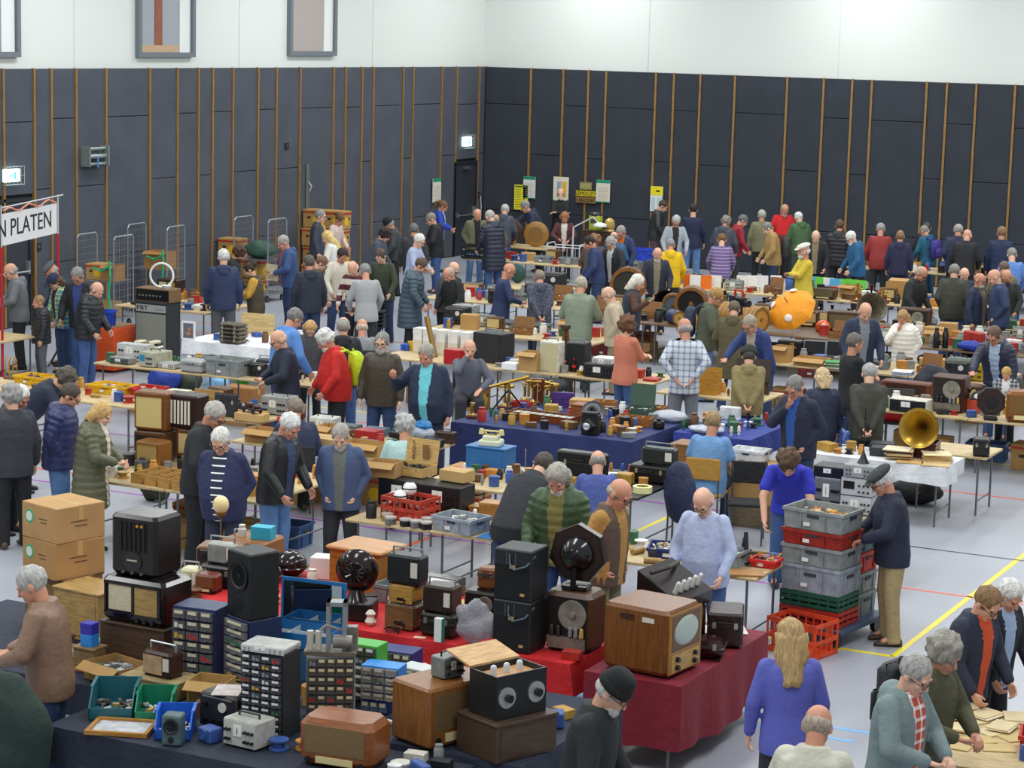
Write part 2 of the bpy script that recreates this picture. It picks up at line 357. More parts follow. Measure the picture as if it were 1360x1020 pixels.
row(-11.6, -7.42, 15.95, 17.45, 3, PLY, 'folding table hidden under the bright red cloth', 'tables under the red cloth')
cloth(-11.6, -7.42, 15.95, 17.45, .3, '#c81c22', 'bright red cloth over the long radio table')
table(-7.22, -6.4, 15.85, 17.75, PLY, 'folding table under the maroon cloth'); cloth(-7.22, -6.4, 15.85, 17.75, .55, '#7c1428', 'maroon cloth draped over the television table')
row(-12.5, -6.6, 13.45, 15.15, 3, GRYT, 'folding table under the dark navy sheet of the parts stall', 'tables of the parts stall'); cloth(-12.5, -6.6, 13.45, 15.15, .25, '#20283c', 'dark navy sheet under the drawer cabinets and radios')
table(-9.95, -6.9, 12.5, 13.3, GRYT, 'folding table below the coloured parts bins'); cloth(-9.95, -6.9, 12.5, 13.3, .25, '#1d2436', 'dark sheet under the coloured parts bins')
row(-15.4, -12.9, 19.8, 21.5, 2, PLY, 'plank-topped table carrying the wooden boxes and stacked radios', 'tables of the wooden radio stall')
row(-11.75, -9.75, 19.62, 20.9, 2, PLY, 'plank-topped table carrying the film tins and red crate', 'tables of the film tin stall')
row(-15.2, -12.85, 22.65, 24.1, 2, PLY, 'plank-topped table under the long corrugated cartons', 'tables of the carton stall')
table(-12.05, -11.0, 21.75, 23.2, PLY, 'table with the blue telephone box'); table(-10.95, -9.6, 22.3, 23.7, '#2b2d31', 'dark folding table with black electronics')
row(-13.6, -11.05, 25.4, 27.6, 2, PLY, 'table under the navy cloth of the scientific instruments', 'tables under the navy cloth'); cloth(-13.6, -11.05, 25.4, 27.6, .55, '#232f62', 'navy cloth under the brass instruments')
table(-10.88, -9.85, 26.4, 27.9, PLY, 'table under the blue cloth with red hem'); cloth(-10.88, -9.85, 26.4, 27.9, .25, '#283a8c', 'blue cloth with plastic bags on it')
row(-20.45, -16.6, 26.8, 27.7, 2, PLY, 'plank table carrying the silver test instruments', 'tables of the test gear stall')
row(-19.6, -15.6, 23.9, 25.0, 2, PLY, 'plank table with yellow trays', 'tables of the yellow tray stall')
table(-8.95, -7.2, 26.0, 26.8, PLY, 'table under the white paper cloth'); cloth(-8.95, -7.2, 26.0, 26.8, .2, '#dfe1e4', 'white paper cloth behind the grey instruments')
table(-7.95, -6.95, 26.95, 27.75, PLY, 'small plank table with the brass horn gramophone')
row(-9.7, -6.2, 29.7, 31.4, 2, PLY, 'plank table with open radios and octagonal speaker', 'tables of the right-hand radio stall')
row(-17.4, -12.7, 29.9, 30.9, 3, PLY, 'plank table with the portable speakers', 'tables of the speaker stall')
table(-12.4, -10.8, 29.3, 30.3, PLY, 'plank table with the small wooden cash box')
row(-12.6, -8.4, 33.0, 34.4, 3, PLY, 'table with laptops and suitcases', 'tables of the laptop stall')
table(-20.8, -18.5, 29.6, 30.9, PLY, 'table under the white cloth with the plywood board'); cloth(-20.8, -18.5, 29.6, 30.9, .2, '#e6e8ec', 'white cloth with a plywood board standing on it')
table(-24.4, -22.4, 32.6, 34.2, PLY, 'plank table near the roll cages')
row(-17.4, -8.2, 36.3, 39.1, 5, '#6a5038', 'long table with phonographs, spools and telegraphs', 'tables of the phonograph stall')
row(-20.6, -17.7, 37.1, 38.6, 2, PLY, 'table with black military receivers', 'tables of the military radio stall')
row(-18.6, -11.2, 41.9, 43.5, 4, PLY, 'table with standing paper sheets', 'tables of the paper stall')
row(-10.6, -6.6, 39.6, 41.0, 2, PLY, 'table behind the waxed jacket', 'tables near the right wall')
row(-23.5, -18.5, 44.2, 45.4, 3, PLY, 'table near the white wire trolley', 'tables near the hall corner')
row(-16.5, -6.5, 48.3, 49.6, 5, PLY, 'table along the right felt wall', 'tables along the felt wall')
row(-18.4, -15.2, 33.2, 34.6, 2, PLY, 'table with records and cartons amid the crowd', 'tables of the record stall')
table(-9.2, -7.15, 19.5, 20.4, PLY, 'small work table with tools and a microscope'); table(-8.0, -6.9, 22.7, 23.5, PLY, 'low bench under the grey instruments')
table(-4.45, -2.6, 15.1, 16.4, PLY, 'table with paper folders in front of the scarf woman')
# ------------------------------------------------------------------ people
def remesh(g, voxel, it=3, dec=1.0):
    me = g.mesh('tmp', 0); o = bpy.data.objects.new('tmp', me); COL.objects.link(o)
    m = o.modifiers.new('r', 'REMESH'); m.mode = 'VOXEL'; m.voxel_size = voxel
    if it: s = o.modifiers.new('s', 'SMOOTH'); s.iterations = it; s.factor = .5
    if dec < 1: d = o.modifiers.new('d', 'DECIMATE'); d.ratio = dec
    r = bpy.data.meshes.new_from_object(o.evaluated_get(bpy.context.evaluated_depsgraph_get()))
    bpy.data.objects.remove(o); bpy.data.meshes.remove(me); r.shade_smooth(); return r
V = Vector
#        lean pitch yaw  right wrist          left wrist           right elbow hint  left elbow hint  legs  curl
POSES = {
 'stand':  (2, 10, 0, (-.27, -.08, .88), (.27, -.08, .88), (-.4, .6, 0), (.4, .6, 0), 'stand', .5),
 'look':   (9, 34, 0, (-.24, -.26, .93), (.24, -.26, .93), (-.5, .7, 0), (.5, .7, 0), 'stand', .6),
 'walk':   (4, 18, 12, (-.28, -.18, .92), (.27, .08, .9), (-.3, .8, 0), (.3, .8, 0), 'walk', .6),
 'behind': (6, 28, 0, (-.045, .20, .93), (.05, .235, .95), (-1, .5, 0), (1, .5, 0), 'stand', .7),
 'hips':   (4, 18, 25, (-.13, .17, 1.0), (.13, .17, 1.0), (-1, .5, 0), (1, .5, 0), 'stand', .2),
 'crossed': (0, 10, 0, (.09, -.225, 1.17), (-.10, -.25, 1.2), (-1, -.1, -.6), (1, -.1, -.6), 'stand', .5),
 'pockets': (5, 30, 0, (-.165, -.07, .95), (.165, -.07, .95), (-.6, 1, 0), (.6, 1, 0), 'stand', .8),
 'reach':  (30, 18, -12, (-.2, -.85, .95), (.26, -.34, .82), (-.6, .2, -.3), (.6, .6, 0), 'stand', .4),
 'bend':   (46, 30, 0, (-.2, -.66, .8), (.2, -.62, .78), (-.9, .2, .2), (.9, .2, .2), 'stand', .6),
 'chin':   (5, 30, 0, (-.05, -.20, 1.37), (.165, -.07, .95), (-.6, -.2, -.8), (.6, 1, 0), 'stand', .8),
 'hold':   (6, 28, 0, (-.12, -.33, 1.08), (.12, -.33, 1.06), (-.7, .3, -.5), (.7, .3, -.5), 'stand', .7),
 'raise':  (4, 24, -10, (-.36, -.27, 1.34), (.27, -.06, .88), (-.7, .1, -.8), (.4, .6, 0), 'stand', .7),
 'sit':    (10, 18, 0, (-.16, -.36, 1.08), (.16, -.36, 1.08), (-.5, .8, -.3), (.5, .8, -.3), 'sit', .6),
 'sitface': (8, 12, 0, (-.05, -.22, 1.52), (.16, -.36, 1.08), (-.7, -.1, -.8), (.8, .3, -.3), 'sit', .3),
}
class Pose:
    def __init__(s, name):
        lean, pitch, yaw, wr_, wl_, er, el, s.legs, s.curl = POSES[name]
        s.name = name; s.lean = math.radians(lean); s.hz = .93 if s.legs != 'sit' else .56; dz = s.hz-.93; s.dz = dz
        s.RL = Matrix.Rotation(s.lean, 3, 'X')           # +X turns z towards -y : forwards
        s.sh = {k: s.T((k*.185, .0, 1.42)) for k in (-1, 1)}
        s.neck = s.T((0, .015, 1.46)); s.hm = Matrix.Translation(s.T((0, .0, 1.515))) @ (Matrix.Rotation(math.radians(yaw), 4, 'Z') @ Matrix.Rotation(s.lean*.55+math.radians(pitch), 4, 'X')) @ Matrix.Translation((0, -.014, .118)) @ Matrix.Scale(1.15, 4)
        s.arm = {}
        for k, w, e in ((-1, wr_, er), (1, wl_, el)):
            S = s.sh[k]; t = V(w)+V((0, 0, dz)); d = t-S; L1, L2 = .29, .262; D = min(d.length, .545); d.normalize(); t = S+d*D
            x = (L1*L1-L2*L2+D*D)/(2*D); h = math.sqrt(max(L1*L1-x*x, 0)); hint = V(e); hint = (hint-d*hint.dot(d)).normalized()
            s.arm[k] = (S, S+d*x+hint*h, t)
        z = s.hz
        if s.legs == 'sit': s.leg = {k: (V((k*.09, 0, z)), V((k*.13, -.43, z-.03)), V((k*.13, -.40, .09))) for k in (-1, 1)}
        elif s.legs == 'walk': s.leg = {-1: (V((-.09, 0, z)), V((-.10, -.15, .5)), V((-.10, -.14, .09))), 1: (V((.09, 0, z)), V((.10, .0, .49)), V((.10, .22, .13)))}
        else: s.leg = {k: (V((k*.09, .0, z)), V((k*.115, -.02, .5)), V((k*.13, .02, .09))) for k in (-1, 1)}
        s.top = s.hm @ V((0, .01, .118))
    def T(s, p):                                          # rest torso coordinates -> leaned
        p = V(p)+V((0, 0, s.dz)); k = min(max((p.z-s.hz+.12)/.24, 0), 1); k = k*k*(3-2*k)
        o = V((0, 0, s.hz)); return o+Matrix.Rotation(s.lean*k, 3, 'X') @ (p-o)
    def torso(s, g, prof, n=28):
        g.rings([[s.T((1.09*rx*math.copysign(abs(math.cos(t))**.85, math.cos(t)), cy+1.16*ry*math.copysign(abs(math.sin(t))**.85, math.sin(t)), z)) for t in [2*math.pi*i/n for i in range(n)]] for z, rx, ry, cy in prof])
def body_mesh(P):
    g = G(); H = lambda p: P.hm @ V(p); R3 = P.hm.to_3x3()
    P.torso(g, [(.86, .14, .1, 0), (.95, .15, .1, 0), (1.1, .135, .095, 0), (1.28, .165, .105, 0), (1.4, .17, .09, 0), (1.46, .1, .06, .01)])
    g.ell(H((0, .012, .032)), (.075, .094, .086), rot=R3); g.ell(H((0, -.022, -.028)), (.062, .07, .082), rot=R3)
    g.ell(H((0, -.045, -.078)), (.042, .042, .036), rot=R3); g.cap(H((0, -.086, .012)), H((0, -.104, -.022)), .009, .0145)
    g.cap(H((-.04, -.076, .026)), H((.04, -.076, .026)), .012, .012); g.ell(H((0, -.087, -.058)), (.022, .009, .007), rot=R3)
    for k in (-1, 1): g.ell(H((k*.076, .012, -.008)), (.011, .022, .032), rot=R3); g.ell(H((k*.036, -.062, -.022)), (.02, .02, .018), rot=R3)
    g.cap(P.neck-V((0, 0, .05)), H((0, .02, -.055)), .064, .058)
    for k in (-1, 1):
        S, E, Wt = P.arm[k]; g.cap(S+V((-k*.025, 0, -.02)), E, .05, .043); g.cap(E, Wt, .041, .029)
        d = (Wt-E).normalized(); side = V((0, 0, 1)).cross(d); side = side.normalized() if side.length > .2 else V((0, 1, 0)).cross(d).normalized()
        if abs(d.z) > .75: side = V((0, 1, 0)) - d*d.y; side.normalize()
        nrm = d.cross(side)*(1 if k < 0 else -1)
        if abs(d.z) > .75 and nrm.x*k > 0: nrm = -nrm       # palms towards the body
        for q in (-1.5, -.5, .5, 1.5):
            b0 = Wt+d*.02+side*q*.012; b1 = Wt+d*.088+side*q*.0185; g.cap(b0, b1, .015, .0125, 8)
            ln = (.036, .042, .04, .03)[int(q+1.5)]; c = P.curl
            m1 = b1+(d*math.cos(c)+nrm*math.sin(c)+side*q*.08)*ln; m2 = m1+(d*math.cos(2.1*c)+nrm*math.sin(2.1*c))*ln*.9
            g.cap(b1, m1, .0098, .009, 8); g.cap(m1, m2, .009, .0075, 8)
        ts = side*(-1); t0 = Wt+d*.03+ts*.02; t1 = t0+(d*.7+ts*.6+nrm*.35).normalized()*.045; t2 = t1+(d*.9+nrm*.5).normalized()*.032
        g.cap(t0, t1, .014, .0115, 8); g.cap(t1, t2, .011, .0085, 8)
        h, kn, a = P.leg[k]; g.cap(h, kn, .075, .05); g.cap(kn, a, .05, .035); g.cap(a, a+V((0, -.1, -.04)), .035, .03)
    me = remesh(g, .0075, 2, .3)
    for i in range(3): me.materials.append(None)
    inv = P.hm.inverted()
    for f in me.polygons:
        c = inv @ f.center
        if c.y < -.05 and c.z < .05:
            if min((c-V((k*.03, c.y, .004))).length for k in (-1, 1)) < .0085 and c.y < -.06: f.material_index = 1
            elif abs(c.x) < .024 and abs(c.z+.058) < .0075 and c.y < -.078: f.material_index = 2
    return me
TORSO = {'shirt': [(.775, .188, .142, .01), (.86, .188, .142, .006), (.97, .178, .13, -.003), (1.08, .163, .122, -.008), (1.22, .178, .124, -.004), (1.34, .19, .118, 0), (1.41, .178, .1, .004), (1.455, .11, .078, .01), (1.475, .075, .07, .012)],
         'jacket': [(.79, .192, .142, 0), (.9, .196, .146, 0), (1.05, .188, .144, -.004), (1.2, .2, .146, 0), (1.33, .21, .136, .004), (1.41, .196, .118, .008), (1.46, .125, .095, .012), (1.51, .086, .084, .012)]}
TORSO['vest'] = TORSO['jacket']; TORSO['tee'] = TORSO['shirt']
TORSO['coat'] = [(.52, .215, .165, 0), (.7, .212, .16, 0)]+TORSO['jacket'][1:]
TORSO['hooded'] = TORSO['jacket']
def puff(prof):
    out = []
    z0, z1 = prof[0][0], 1.44
    n = int((z1-z0)/.018)
    for i in range(n+1):
        z = z0+(z1-z0)*i/n
        for a, b in zip(prof[:-1], prof[1:]):
            if a[0] <= z <= b[0]:
                t = (z-a[0])/(b[0]-a[0]); w = .012+.012*abs(math.sin(math.pi*(z-z0)/.085)); out.append((z, a[1]+(b[1]-a[1])*t+w, a[2]+(b[2]-a[2])*t+w, a[3])); break
    return out+[(1.5, .11, .105, .012), (1.53, .098, .096, .012)]
TORSO['puffer'] = puff(TORSO['jacket']); TORSO['longpuffer'] = puff(TORSO['coat'])
def top_mesh(P, style, fat):
    g = G(); prof = TORSO[style]
    if fat: prof = [(z, rx*(1+.16*fat*math.exp(-((z-1.05)/.2)**2)), ry*(1+.42*fat*math.exp(-((z-1.05)/.2)**2)), cy-.03*fat*math.exp(-((z-1.05)/.2)**2)) for z, rx, ry, cy in prof]
    P.torso(g, prof, 32)
    k0 = {'shirt': .009, 'tee': .01, 'vest': .012}.get(style, .019); pf = style in ('puffer', 'longpuffer')
    for k in (-1, 1):
        S, E, Wt = P.arm[k]; S2 = S+V((-k*.02, 0, -.012))
        if style == 'tee': g.cap(S2, S+(E-S)*.62, .078, .07); continue
        g.cap(S2, E, .066+k0, .052+k0); g.cap(E, E+(Wt-E)*.9, .05+k0, .038+k0*.7)
        if pf:
            for A, B, r0, r1 in ((S, E, .082, .072), (E, Wt, .07, .056)):
                for q in range(4): c = A+(B-A)*((q+.5)/4*.95); d = (B-A).normalized(); g.ell(c, (r0+(r1-r0)*q/4+.004, r0+(r1-r0)*q/4+.004, .042), 14, 8, d.to_track_quat('Z', 'Y').to_matrix())
        elif style != 'shirt':
            e = E+(Wt-E)*.92; g.cyl(E+(Wt-E)*.84, e, .046, .046, 14)
    if style in ('hooded', 'coat', 'longpuffer', 'puffer'):
        g.ell(P.T((0, .105, 1.455)), (.125, .062, .075)); g.ell(P.T((0, .14, 1.40)), (.085, .04, .07))
    me = remesh(g, .0135, 2, .55 if not pf else .7)
    for i in range(3): me.materials.append(None)
    R = Matrix.Rotation(-P.lean, 3, 'X'); o = V((0, 0, P.hz))
    def dseg(p, a, b): ab = b-a; t = min(max((p-a).dot(ab)/ab.length_squared, 0), 1); return (p-a-ab*t).length
    for f in me.polygons:
        c = f.center; da = min(min(dseg(c, P.arm[k][0], P.arm[k][1]), dseg(c, P.arm[k][1], P.arm[k][2])) for k in (-1, 1))
        q = o+R @ (c-o) if c.z > P.hz else c.copy(); q.z -= P.dz
        if da < .085+k0 and abs(q.x) > .15 or da < .07+k0 and q.y < -.17: f.material_index = 2
        elif q.y < -.05 and abs(q.x) < .034+.04*max(0, min(1, (q.z-.8)/.6)) and f.normal.y < -.1: f.material_index = 1
    return me
def trouser_mesh(P):
    g = G(); z = P.hz; g.ell((0, .01, z), (.18, .132, .13)); g.ell((0, .05, z-.05), (.165, .1, .11))
    for k in (-1, 1):
        h, kn, a = P.leg[k]; g.cap(h+V((0, .01, -.02)), kn, .112, .084); g.cap(kn, a+(a-kn)*.02, .082, .066); g.cyl(kn+(a-kn)*.6, a+V((0, .0, -.06)), .072, .076, 14)
    me = remesh(g, .0145, 2, .55); me.materials.append(None); return me
def shoe_mesh():
    g = G(); R = []
    for t, w, h in ((.085, .028, .06), (.07, .038, .085), (.02, .042, .095), (-.05, .044, .075), (-.12, .046, .055), (-.17, .036, .045), (-.19, .018, .03)):
        R.append([(w*math.cos(a), t, max(0.0, h*.5+h*.5*math.sin(a))) for a in [2*math.pi*i/12 for i in range(12)]])
    g.rings(R); me = g.mesh('shoe', .9); me.materials.append(None); return me
SHOE = None
def noisy(g, amp, fr, seed=0):
    cx = sum(p[0] for p in g.v)/len(g.v); cy = sum(p[1] for p in g.v)/len(g.v); cz = sum(p[2] for p in g.v)/len(g.v); o = []
    for p in g.v:
        d = V((p[0]-cx, p[1]-cy, p[2]-cz)); d.normalize(); q = V(p)+d*amp*noise.noise(V(p)*fr+V((seed, 0, 0))); o.append(tuple(q))
    g.v = o; return g
def hair_mesh(style):
    g = G()
    if style == 'short': noisy(g.ell((0, .02, .034), (.083, .096, .094), 28, 18), .012, 34)
    elif style == 'thin': noisy(g.ell((0, .03, .018), (.082, .088, .09), 28, 18), .006, 40)
    elif style == 'ring': noisy(g.ell((0, .026, -.004), (.0835, .088, .058), 28, 16), .008, 40)
    elif style == 'bushy': noisy(g.ell((0, .024, .034), (.097, .108, .108), 32, 20), .03, 24)
    elif style == 'curly': noisy(g.ell((0, .03, .02), (.11, .115, .12), 36, 24), .05, 22)
    elif style in ('long', 'bob', 'mane'):
        L_ = {'long': .34, 'bob': .15, 'mane': .19}[style]
        noisy(g.ell((0, .02, .036), (.088, .1, .096), 28, 18), .01, 30)
        R = []
        for j in range(9):
            z = .03-L_*j/8; w = .104+.012*math.sin(j*.6); R.append([(w*math.cos(a)*(1-.25*j/8), .045+.02*j/8+(.07)*math.sin(a), z+.01*math.sin(a*5)) for a in [2*math.pi*i/24 for i in range(24)]])
        h = G().rings(R[::-1]); noisy(h, .02, 26, 3); g.add(h.v, h.f)
    elif style == 'bun': noisy(g.ell((0, .02, .034), (.084, .097, .094), 28, 18), .008, 30); h = noisy(G().ell((0, .12, .05), (.045, .045, .05), 18, 12), .012, 40); g.add(h.v, h.f)
    elif style == 'tail':
        noisy(g.ell((0, .02, .034), (.083, .097, .094), 28, 18), .006, 30); g.cap((0, .11, .07), (0, .17, .0), .03, .035); g.cap((0, .17, .0), (0, .16, -.16), .034, .012)
    me = g.mesh('hair', 3.1); me.materials.append(None); return me
def hat_parts(kind):
    if kind == 'beanie':
        a = G().lathe([(.06, .142), (.085, .118), (.098, .075), (.1, .035)], 24, (0, .012, 0)); b = G()
        b.lathe([(.1, .02), (.108, .024), (.108, .062), (.1, .068)], 24, (0, .012, 0)); return [('crown', a), ('cuff', b)]
    if kind == 'flatcap':
        a = G().ell((0, .005, .085), (.098, .122, .045), 24, 12, Matrix.Rotation(.16, 3, 'X')); b = G().ell((0, -.1, .058), (.07, .05, .012), 20, 8, Matrix.Rotation(.3, 3, 'X')); return [('crown', a), ('peak', b)]
    a = G().ell((0, .012, .06), (.09, .104, .08), 24, 14); b = G().ell((0, -.115, .055), (.068, .065, .01), 20, 8, Matrix.Rotation(.2, 3, 'X')); return [('crown', a), ('peak', b)]
def glasses_mesh():
    g = G()
    for k in (-1, 1):
        c = [(k*.034+.026*math.cos(t), -.098, .004+.019*math.sin(t)) for t in [i*math.pi/6 for i in range(13)]]; g.tube(c, .0028, 5)
        g.tube([(k*.06, -.096, .008), (k*.082, -.04, .01), (k*.082, .02, .0)], .0028, 5)
    g.tube([(-.009, -.099, .006), (.009, -.099, .006)], .003, 5); me = g.mesh('glasses', 3); me.materials.append(None); return me
_C = {}
def cached(key, fn):
    if key not in _C: _C[key] = fn()
    return _C[key]
SKINS = ['#d9a488', '#cf9478', '#e0b096', '#c98d72']
PEOPLE = []
def person(x, y, h, face, pose, style, top, pants, hair, hcol, label, inner=None, sleeve=None, tt='fabric', hat=None, hatcol='#222222', beard=None, glasses=False, fat=0, group=None, pt=None, it='fabric', lift=0.0, col2=None):
    P = cached(('pose', pose), lambda: Pose(pose)); s = h/1.75
    h0 = h; best = None
    for dh in (0, .03, -.03, .06, -.06, .09, -.09, .12, -.12, .15, -.15):      # same person a little taller further back, or shorter nearer, until the feet stand free
        s = (h0+dh)/1.75; hd = W(x, y, P.top.z*s); rz = math.atan2(-hd.y, -hd.x)+math.pi/2+math.radians(face)
        off = Matrix.Rotation(rz, 3, 'Z') @ V((P.top.x*s, P.top.y*s, 0)); q = V((hd.x-off.x, hd.y-off.y, 0))
        bad = sum(max(0, .5-(q-o.location).length) for o in PEOPLE)+sum(max(0, min(q.x-r[0]+.24, r[1]+.24-q.x, q.y-r[2]+.24, r[3]+.24-q.y)) for r in RECTS)+max(0, q.y-51.9)*3+max(0, -26.9-q.x)*3+abs(dh)*.25
        if best is None or bad < best[0]: best = (bad, s, hd, rz, q)
    bad, s, hd, rz, q = best; loc = (q.x, q.y, 0)
    if bad > .18: print('CROWDED', label, round(bad, 2), [round(c, 2) for c in q])
    i = len(PEOPLE); sk = M(SKINS[i % 4], 'plain', .5)
    b = link('person', cached(('body', pose), lambda: body_mesh(P)), [sk, M('#2a2320', rough=.25), M('#b06a60', rough=.45)], None, loc, rz)
    b.scale = (s, s, s); tag(b, label, 'person', group); PEOPLE.append(b)
    tm = M(top, tt, .75 if tt not in ('puffer', 'leather') else .42, 0, col2)
    im = M(inner, it, .8) if inner else tm; sm = M(sleeve, tt if not inner else 'fabric', .75) if sleeve else tm
    nm = {'shirt': 'shirt', 'tee': 'tee_shirt', 'vest': 'body_warmer', 'coat': 'coat', 'longpuffer': 'padded_coat', 'puffer': 'padded_jacket'}.get(style, 'jacket')
    link(nm, cached(('top', pose, style, fat), lambda: top_mesh(P, style, fat)), [tm, im, sm], b)
    pt = pt or ('denim' if pants in ('#3a5585', '#5f86b8', '#2c3f63', '#27344f') else 'fabric')
    link('trousers', cached(('trousers', pose), lambda: trouser_mesh(P)), [M(pants, pt, .8)], b)
    sh = cached('shoe', shoe_mesh)
    for k in (-1, 1): a = P.leg[k][2]; o = link('shoe', sh, [M('#26221f' if i % 3 else '#4a3a2c', 'leather', .5)], b, (a.x, a.y+.0, max(a.z-.09, 0))); o.rotation_euler = (0, 0, -k*.12)
    def on_head(name, me, mats):
        o = link(name, me, mats, b); o.matrix_local = P.hm; return o
    if hair != 'bald': on_head('hair', cached(('hair', hair), lambda: hair_mesh(hair)), [M(hcol, 'hair', .7)])
    if hat:
        for n_, me in cached(('hat', hat), lambda: [(n, q.mesh(n, 1.2)) for n, q in hat_parts(hat)]): on_head('hat_'+n_, me, [M(hatcol, 'knit' if hat == 'beanie' else 'fabric', .85)])
    if beard: on_head('beard', cached('beard', lambda: noisy(G().ell((0, -.056, -.078), (.052, .05, .046), 22, 14), .012, 40).mesh('beard', 3)), [M(beard, 'hair', .8)])
    if glasses: on_head('glasses', cached('glasses', glasses_mesh), [M('#33302e', rough=.3)])
    return b
JN, JB, JD = '#3a5585', '#2c3f63', '#27344f'       # jeans
BLK, CHA, NVY = '#1c1d21', '#2e3036', '#232b42'
GR, WH, BR, DB, BL = '#9c9a96', '#d8d6d0', '#5a4130', '#2e241e', '#c8a468'
# --- back left, by the record banner and the roll cages
person(9, 351, 1.78, 275, 'hold', 'hooded', '#6d7075', BLK, 'ring', GR, 'balding man in a grey zip jacket and black trousers under the record banner')
person(62, 352, 1.76, 280, 'look', 'jacket', '#262b38', BLK, 'ring', GR, 'man in a grey flat cap and dark jacket behind the woman in the colourful coat', hat='flatcap', hatcol='#5b5d60')
person(67, 366, 1.68, 295, 'look', 'jacket', '#3d86a8', JB, 'bob', BR, 'woman in a navy cap, sunglasses and a blue-yellow patterned jacket', hat='cap', hatcol='#2a3352', glasses=True, tt='plaid', col2='#d6dc4a', inner='#4a2230')
person(100, 358, 1.8, 335, 'look', 'jacket', BLK, JN, 'short', '#8a8782', 'grey-haired man with glasses, black jacket over a blue sweater', inner='#34437e', glasses=True)
person(134, 377, 1.72, 60, 'look', 'puffer', '#202226', JN, 'ring', '#8d7f72', 'balding man in a black padded jacket and jeans beside the orange cloth', tt='puffer')
person(50, 393, 1.38, 285, 'stand', 'puffer', '#24262a', '#5a5e62', 'short', '#a5805a', 'boy in a black padded jacket and grey trousers', tt='puffer')
person(297, 331, 1.77, 180, 'stand', 'hooded', '#2a3658', '#55585e', 'short', WH, 'white-haired man in a navy and grey hooded jacket seen from behind near the banana boxes')
person(323, 329, 1.78, 85, 'look', 'hooded', '#1d1d20', CHA, 'bushy', '#4a3022', 'brown-haired bearded man in black hoodie carrying a white tote', beard='#4a3022')
person(327, 350, 1.64, 265, 'hold', 'vest', '#4e4432', '#7aa0c8', 'bun', '#3a281e', 'woman with a hair bun, olive body warmer and mustard sleeves', sleeve='#c89a3c', pt='denim')
person(372, 314, 1.82, 285, 'hold', 'hooded', '#36507e', JB, 'short', '#a8a39c', 'grey-haired man in a blue rain jacket holding a record sleeve', inner='#b0505a')
person(427, 279, 1.82, 75, 'stand', 'jacket', '#3a4150', BLK, 'short', '#8f8f8e', 'grey-haired man with glasses in a dark suit jacket and yellow tie', inner='#c8a02c', glasses=True)
person(455, 286, 1.68, 60, 'look', 'shirt', '#e0cfc6', BLK, 'bun', '#6a4a34', 'woman in a white floral blouse with pinned-up hair', tt='dots', col2='#b06a5c')
person(431, 308, 1.68, 265, 'hold', 'jacket', '#e4e2da', JN, 'long', '#dcc07a', 'blonde woman in a white jacket')
person(410, 339, 1.8, 195, 'stand', 'hooded', '#272d3d', JB, 'short', '#5c5650', 'man in a navy hoodie and jeans seen from behind')
person(433, 342, 1.74, 90, 'look', 'jacket', '#5c4a3a', BLK, 'short', '#7a5a40', 'man with glasses partly hidden behind the navy hoodie', glasses=True)
person(457, 332, 1.8, 25, 'look', 'shirt', '#ded6c4', JB, 'short', '#2c241f', 'dark-haired man in a cream sweater looking down', tt='knit')
person(466, 349, 1.74, 335, 'look', 'shirt', '#dcd2c0', BLK, 'ring', WH, 'white-haired man in a burgundy and cream banded sweater', tt='bands', col2='#5a2430')
person(484, 352, 1.78, 190, 'look', 'shirt', '#a4a6a8', CHA, 'short', '#8a8a88', 'grey-haired man in a light grey sweater seen from behind', tt='knit')
person(503, 333, 1.78, 335, 'look', 'shirt', '#3c4432', JD, 'short', '#54463a', 'man in a dark olive sweater leaning over the stall', tt='knit')
person(512, 291, 1.72, 275, 'look', 'jacket', '#3a3d42', BLK, 'thin', GR, 'man in a black beanie near the black crates', hat='beanie', hatcol='#17181b')
person(516, 305, 1.78, 75, 'look', 'jacket', '#474d59', BLK, 'bushy', '#2b221d', 'dark-haired man in a slate grey coat')
person(550, 297, 1.78, 175, 'stand', 'jacket', '#35373b', BLK, 'short', '#6e6c69', 'man in a charcoal jacket seen from behind near the wall')
person(561, 312, 1.78, 70, 'hold', 'shirt', '#aab6d6', JB, 'short', '#e2e0dc', 'white-haired man in a pale blue shirt and jeans', glasses=True)
person(592, 268, 1.72, 85, 'hold', 'jacket', '#2440a8', BLK, 'tail', '#7a5436', 'ponytailed woman in a bright blue blazer', inner='#d8ecf0')
person(569, 284, 1.78, 280, 'hold', 'hooded', '#1f2025', JN, 'short', '#8c8478', 'grey-haired man with glasses in a black hooded coat and jeans', glasses=True)
person(635, 279, 1.84, 15, 'pockets', 'jacket', '#6a6a50', '#5f86b8', 'thin', '#a89a8c', 'man in an open olive jacket, black tee and light jeans', inner='#141416')
person(648, 281, 1.8, 215, 'look', 'longpuffer', '#23283a', JN, 'short', '#b4b0aa', 'grey-haired man in a dark navy padded coat', tt='puffer')
person(660, 286, 1.72, 160, 'look', 'jacket', '#7a6a50', '#6a5c48', 'ring', GR, 'balding man in a tan patterned jacket behind the navy padded coat', tt='dots', col2='#4c4434')
person(672, 273, 1.78, 165, 'look', 'hooded', '#454b58', JN, 'short', '#bab8b4', 'white-haired man in a slate hooded jacket and jeans by the round wooden speaker')
person(694, 268, 1.82, 285, 'reach', 'coat', '#2a3146', BLK, 'short', '#8f8d8a', 'grey-haired man in a long navy coat bending over the stall')
person(745, 250, 1.84, 0, 'crossed', 'shirt', '#17171a', BLK, 'ring', '#6a6560', 'bald man with a white moustache and folded arms in a black printed tee', beard='#c8c4be')
person(750, 283, 1.66, 0, 'hold', 'shirt', '#5a2e30', CHA, 'bob', '#a07048', 'woman in a maroon top behind the white wire trolley', inner='#d8d4cc')
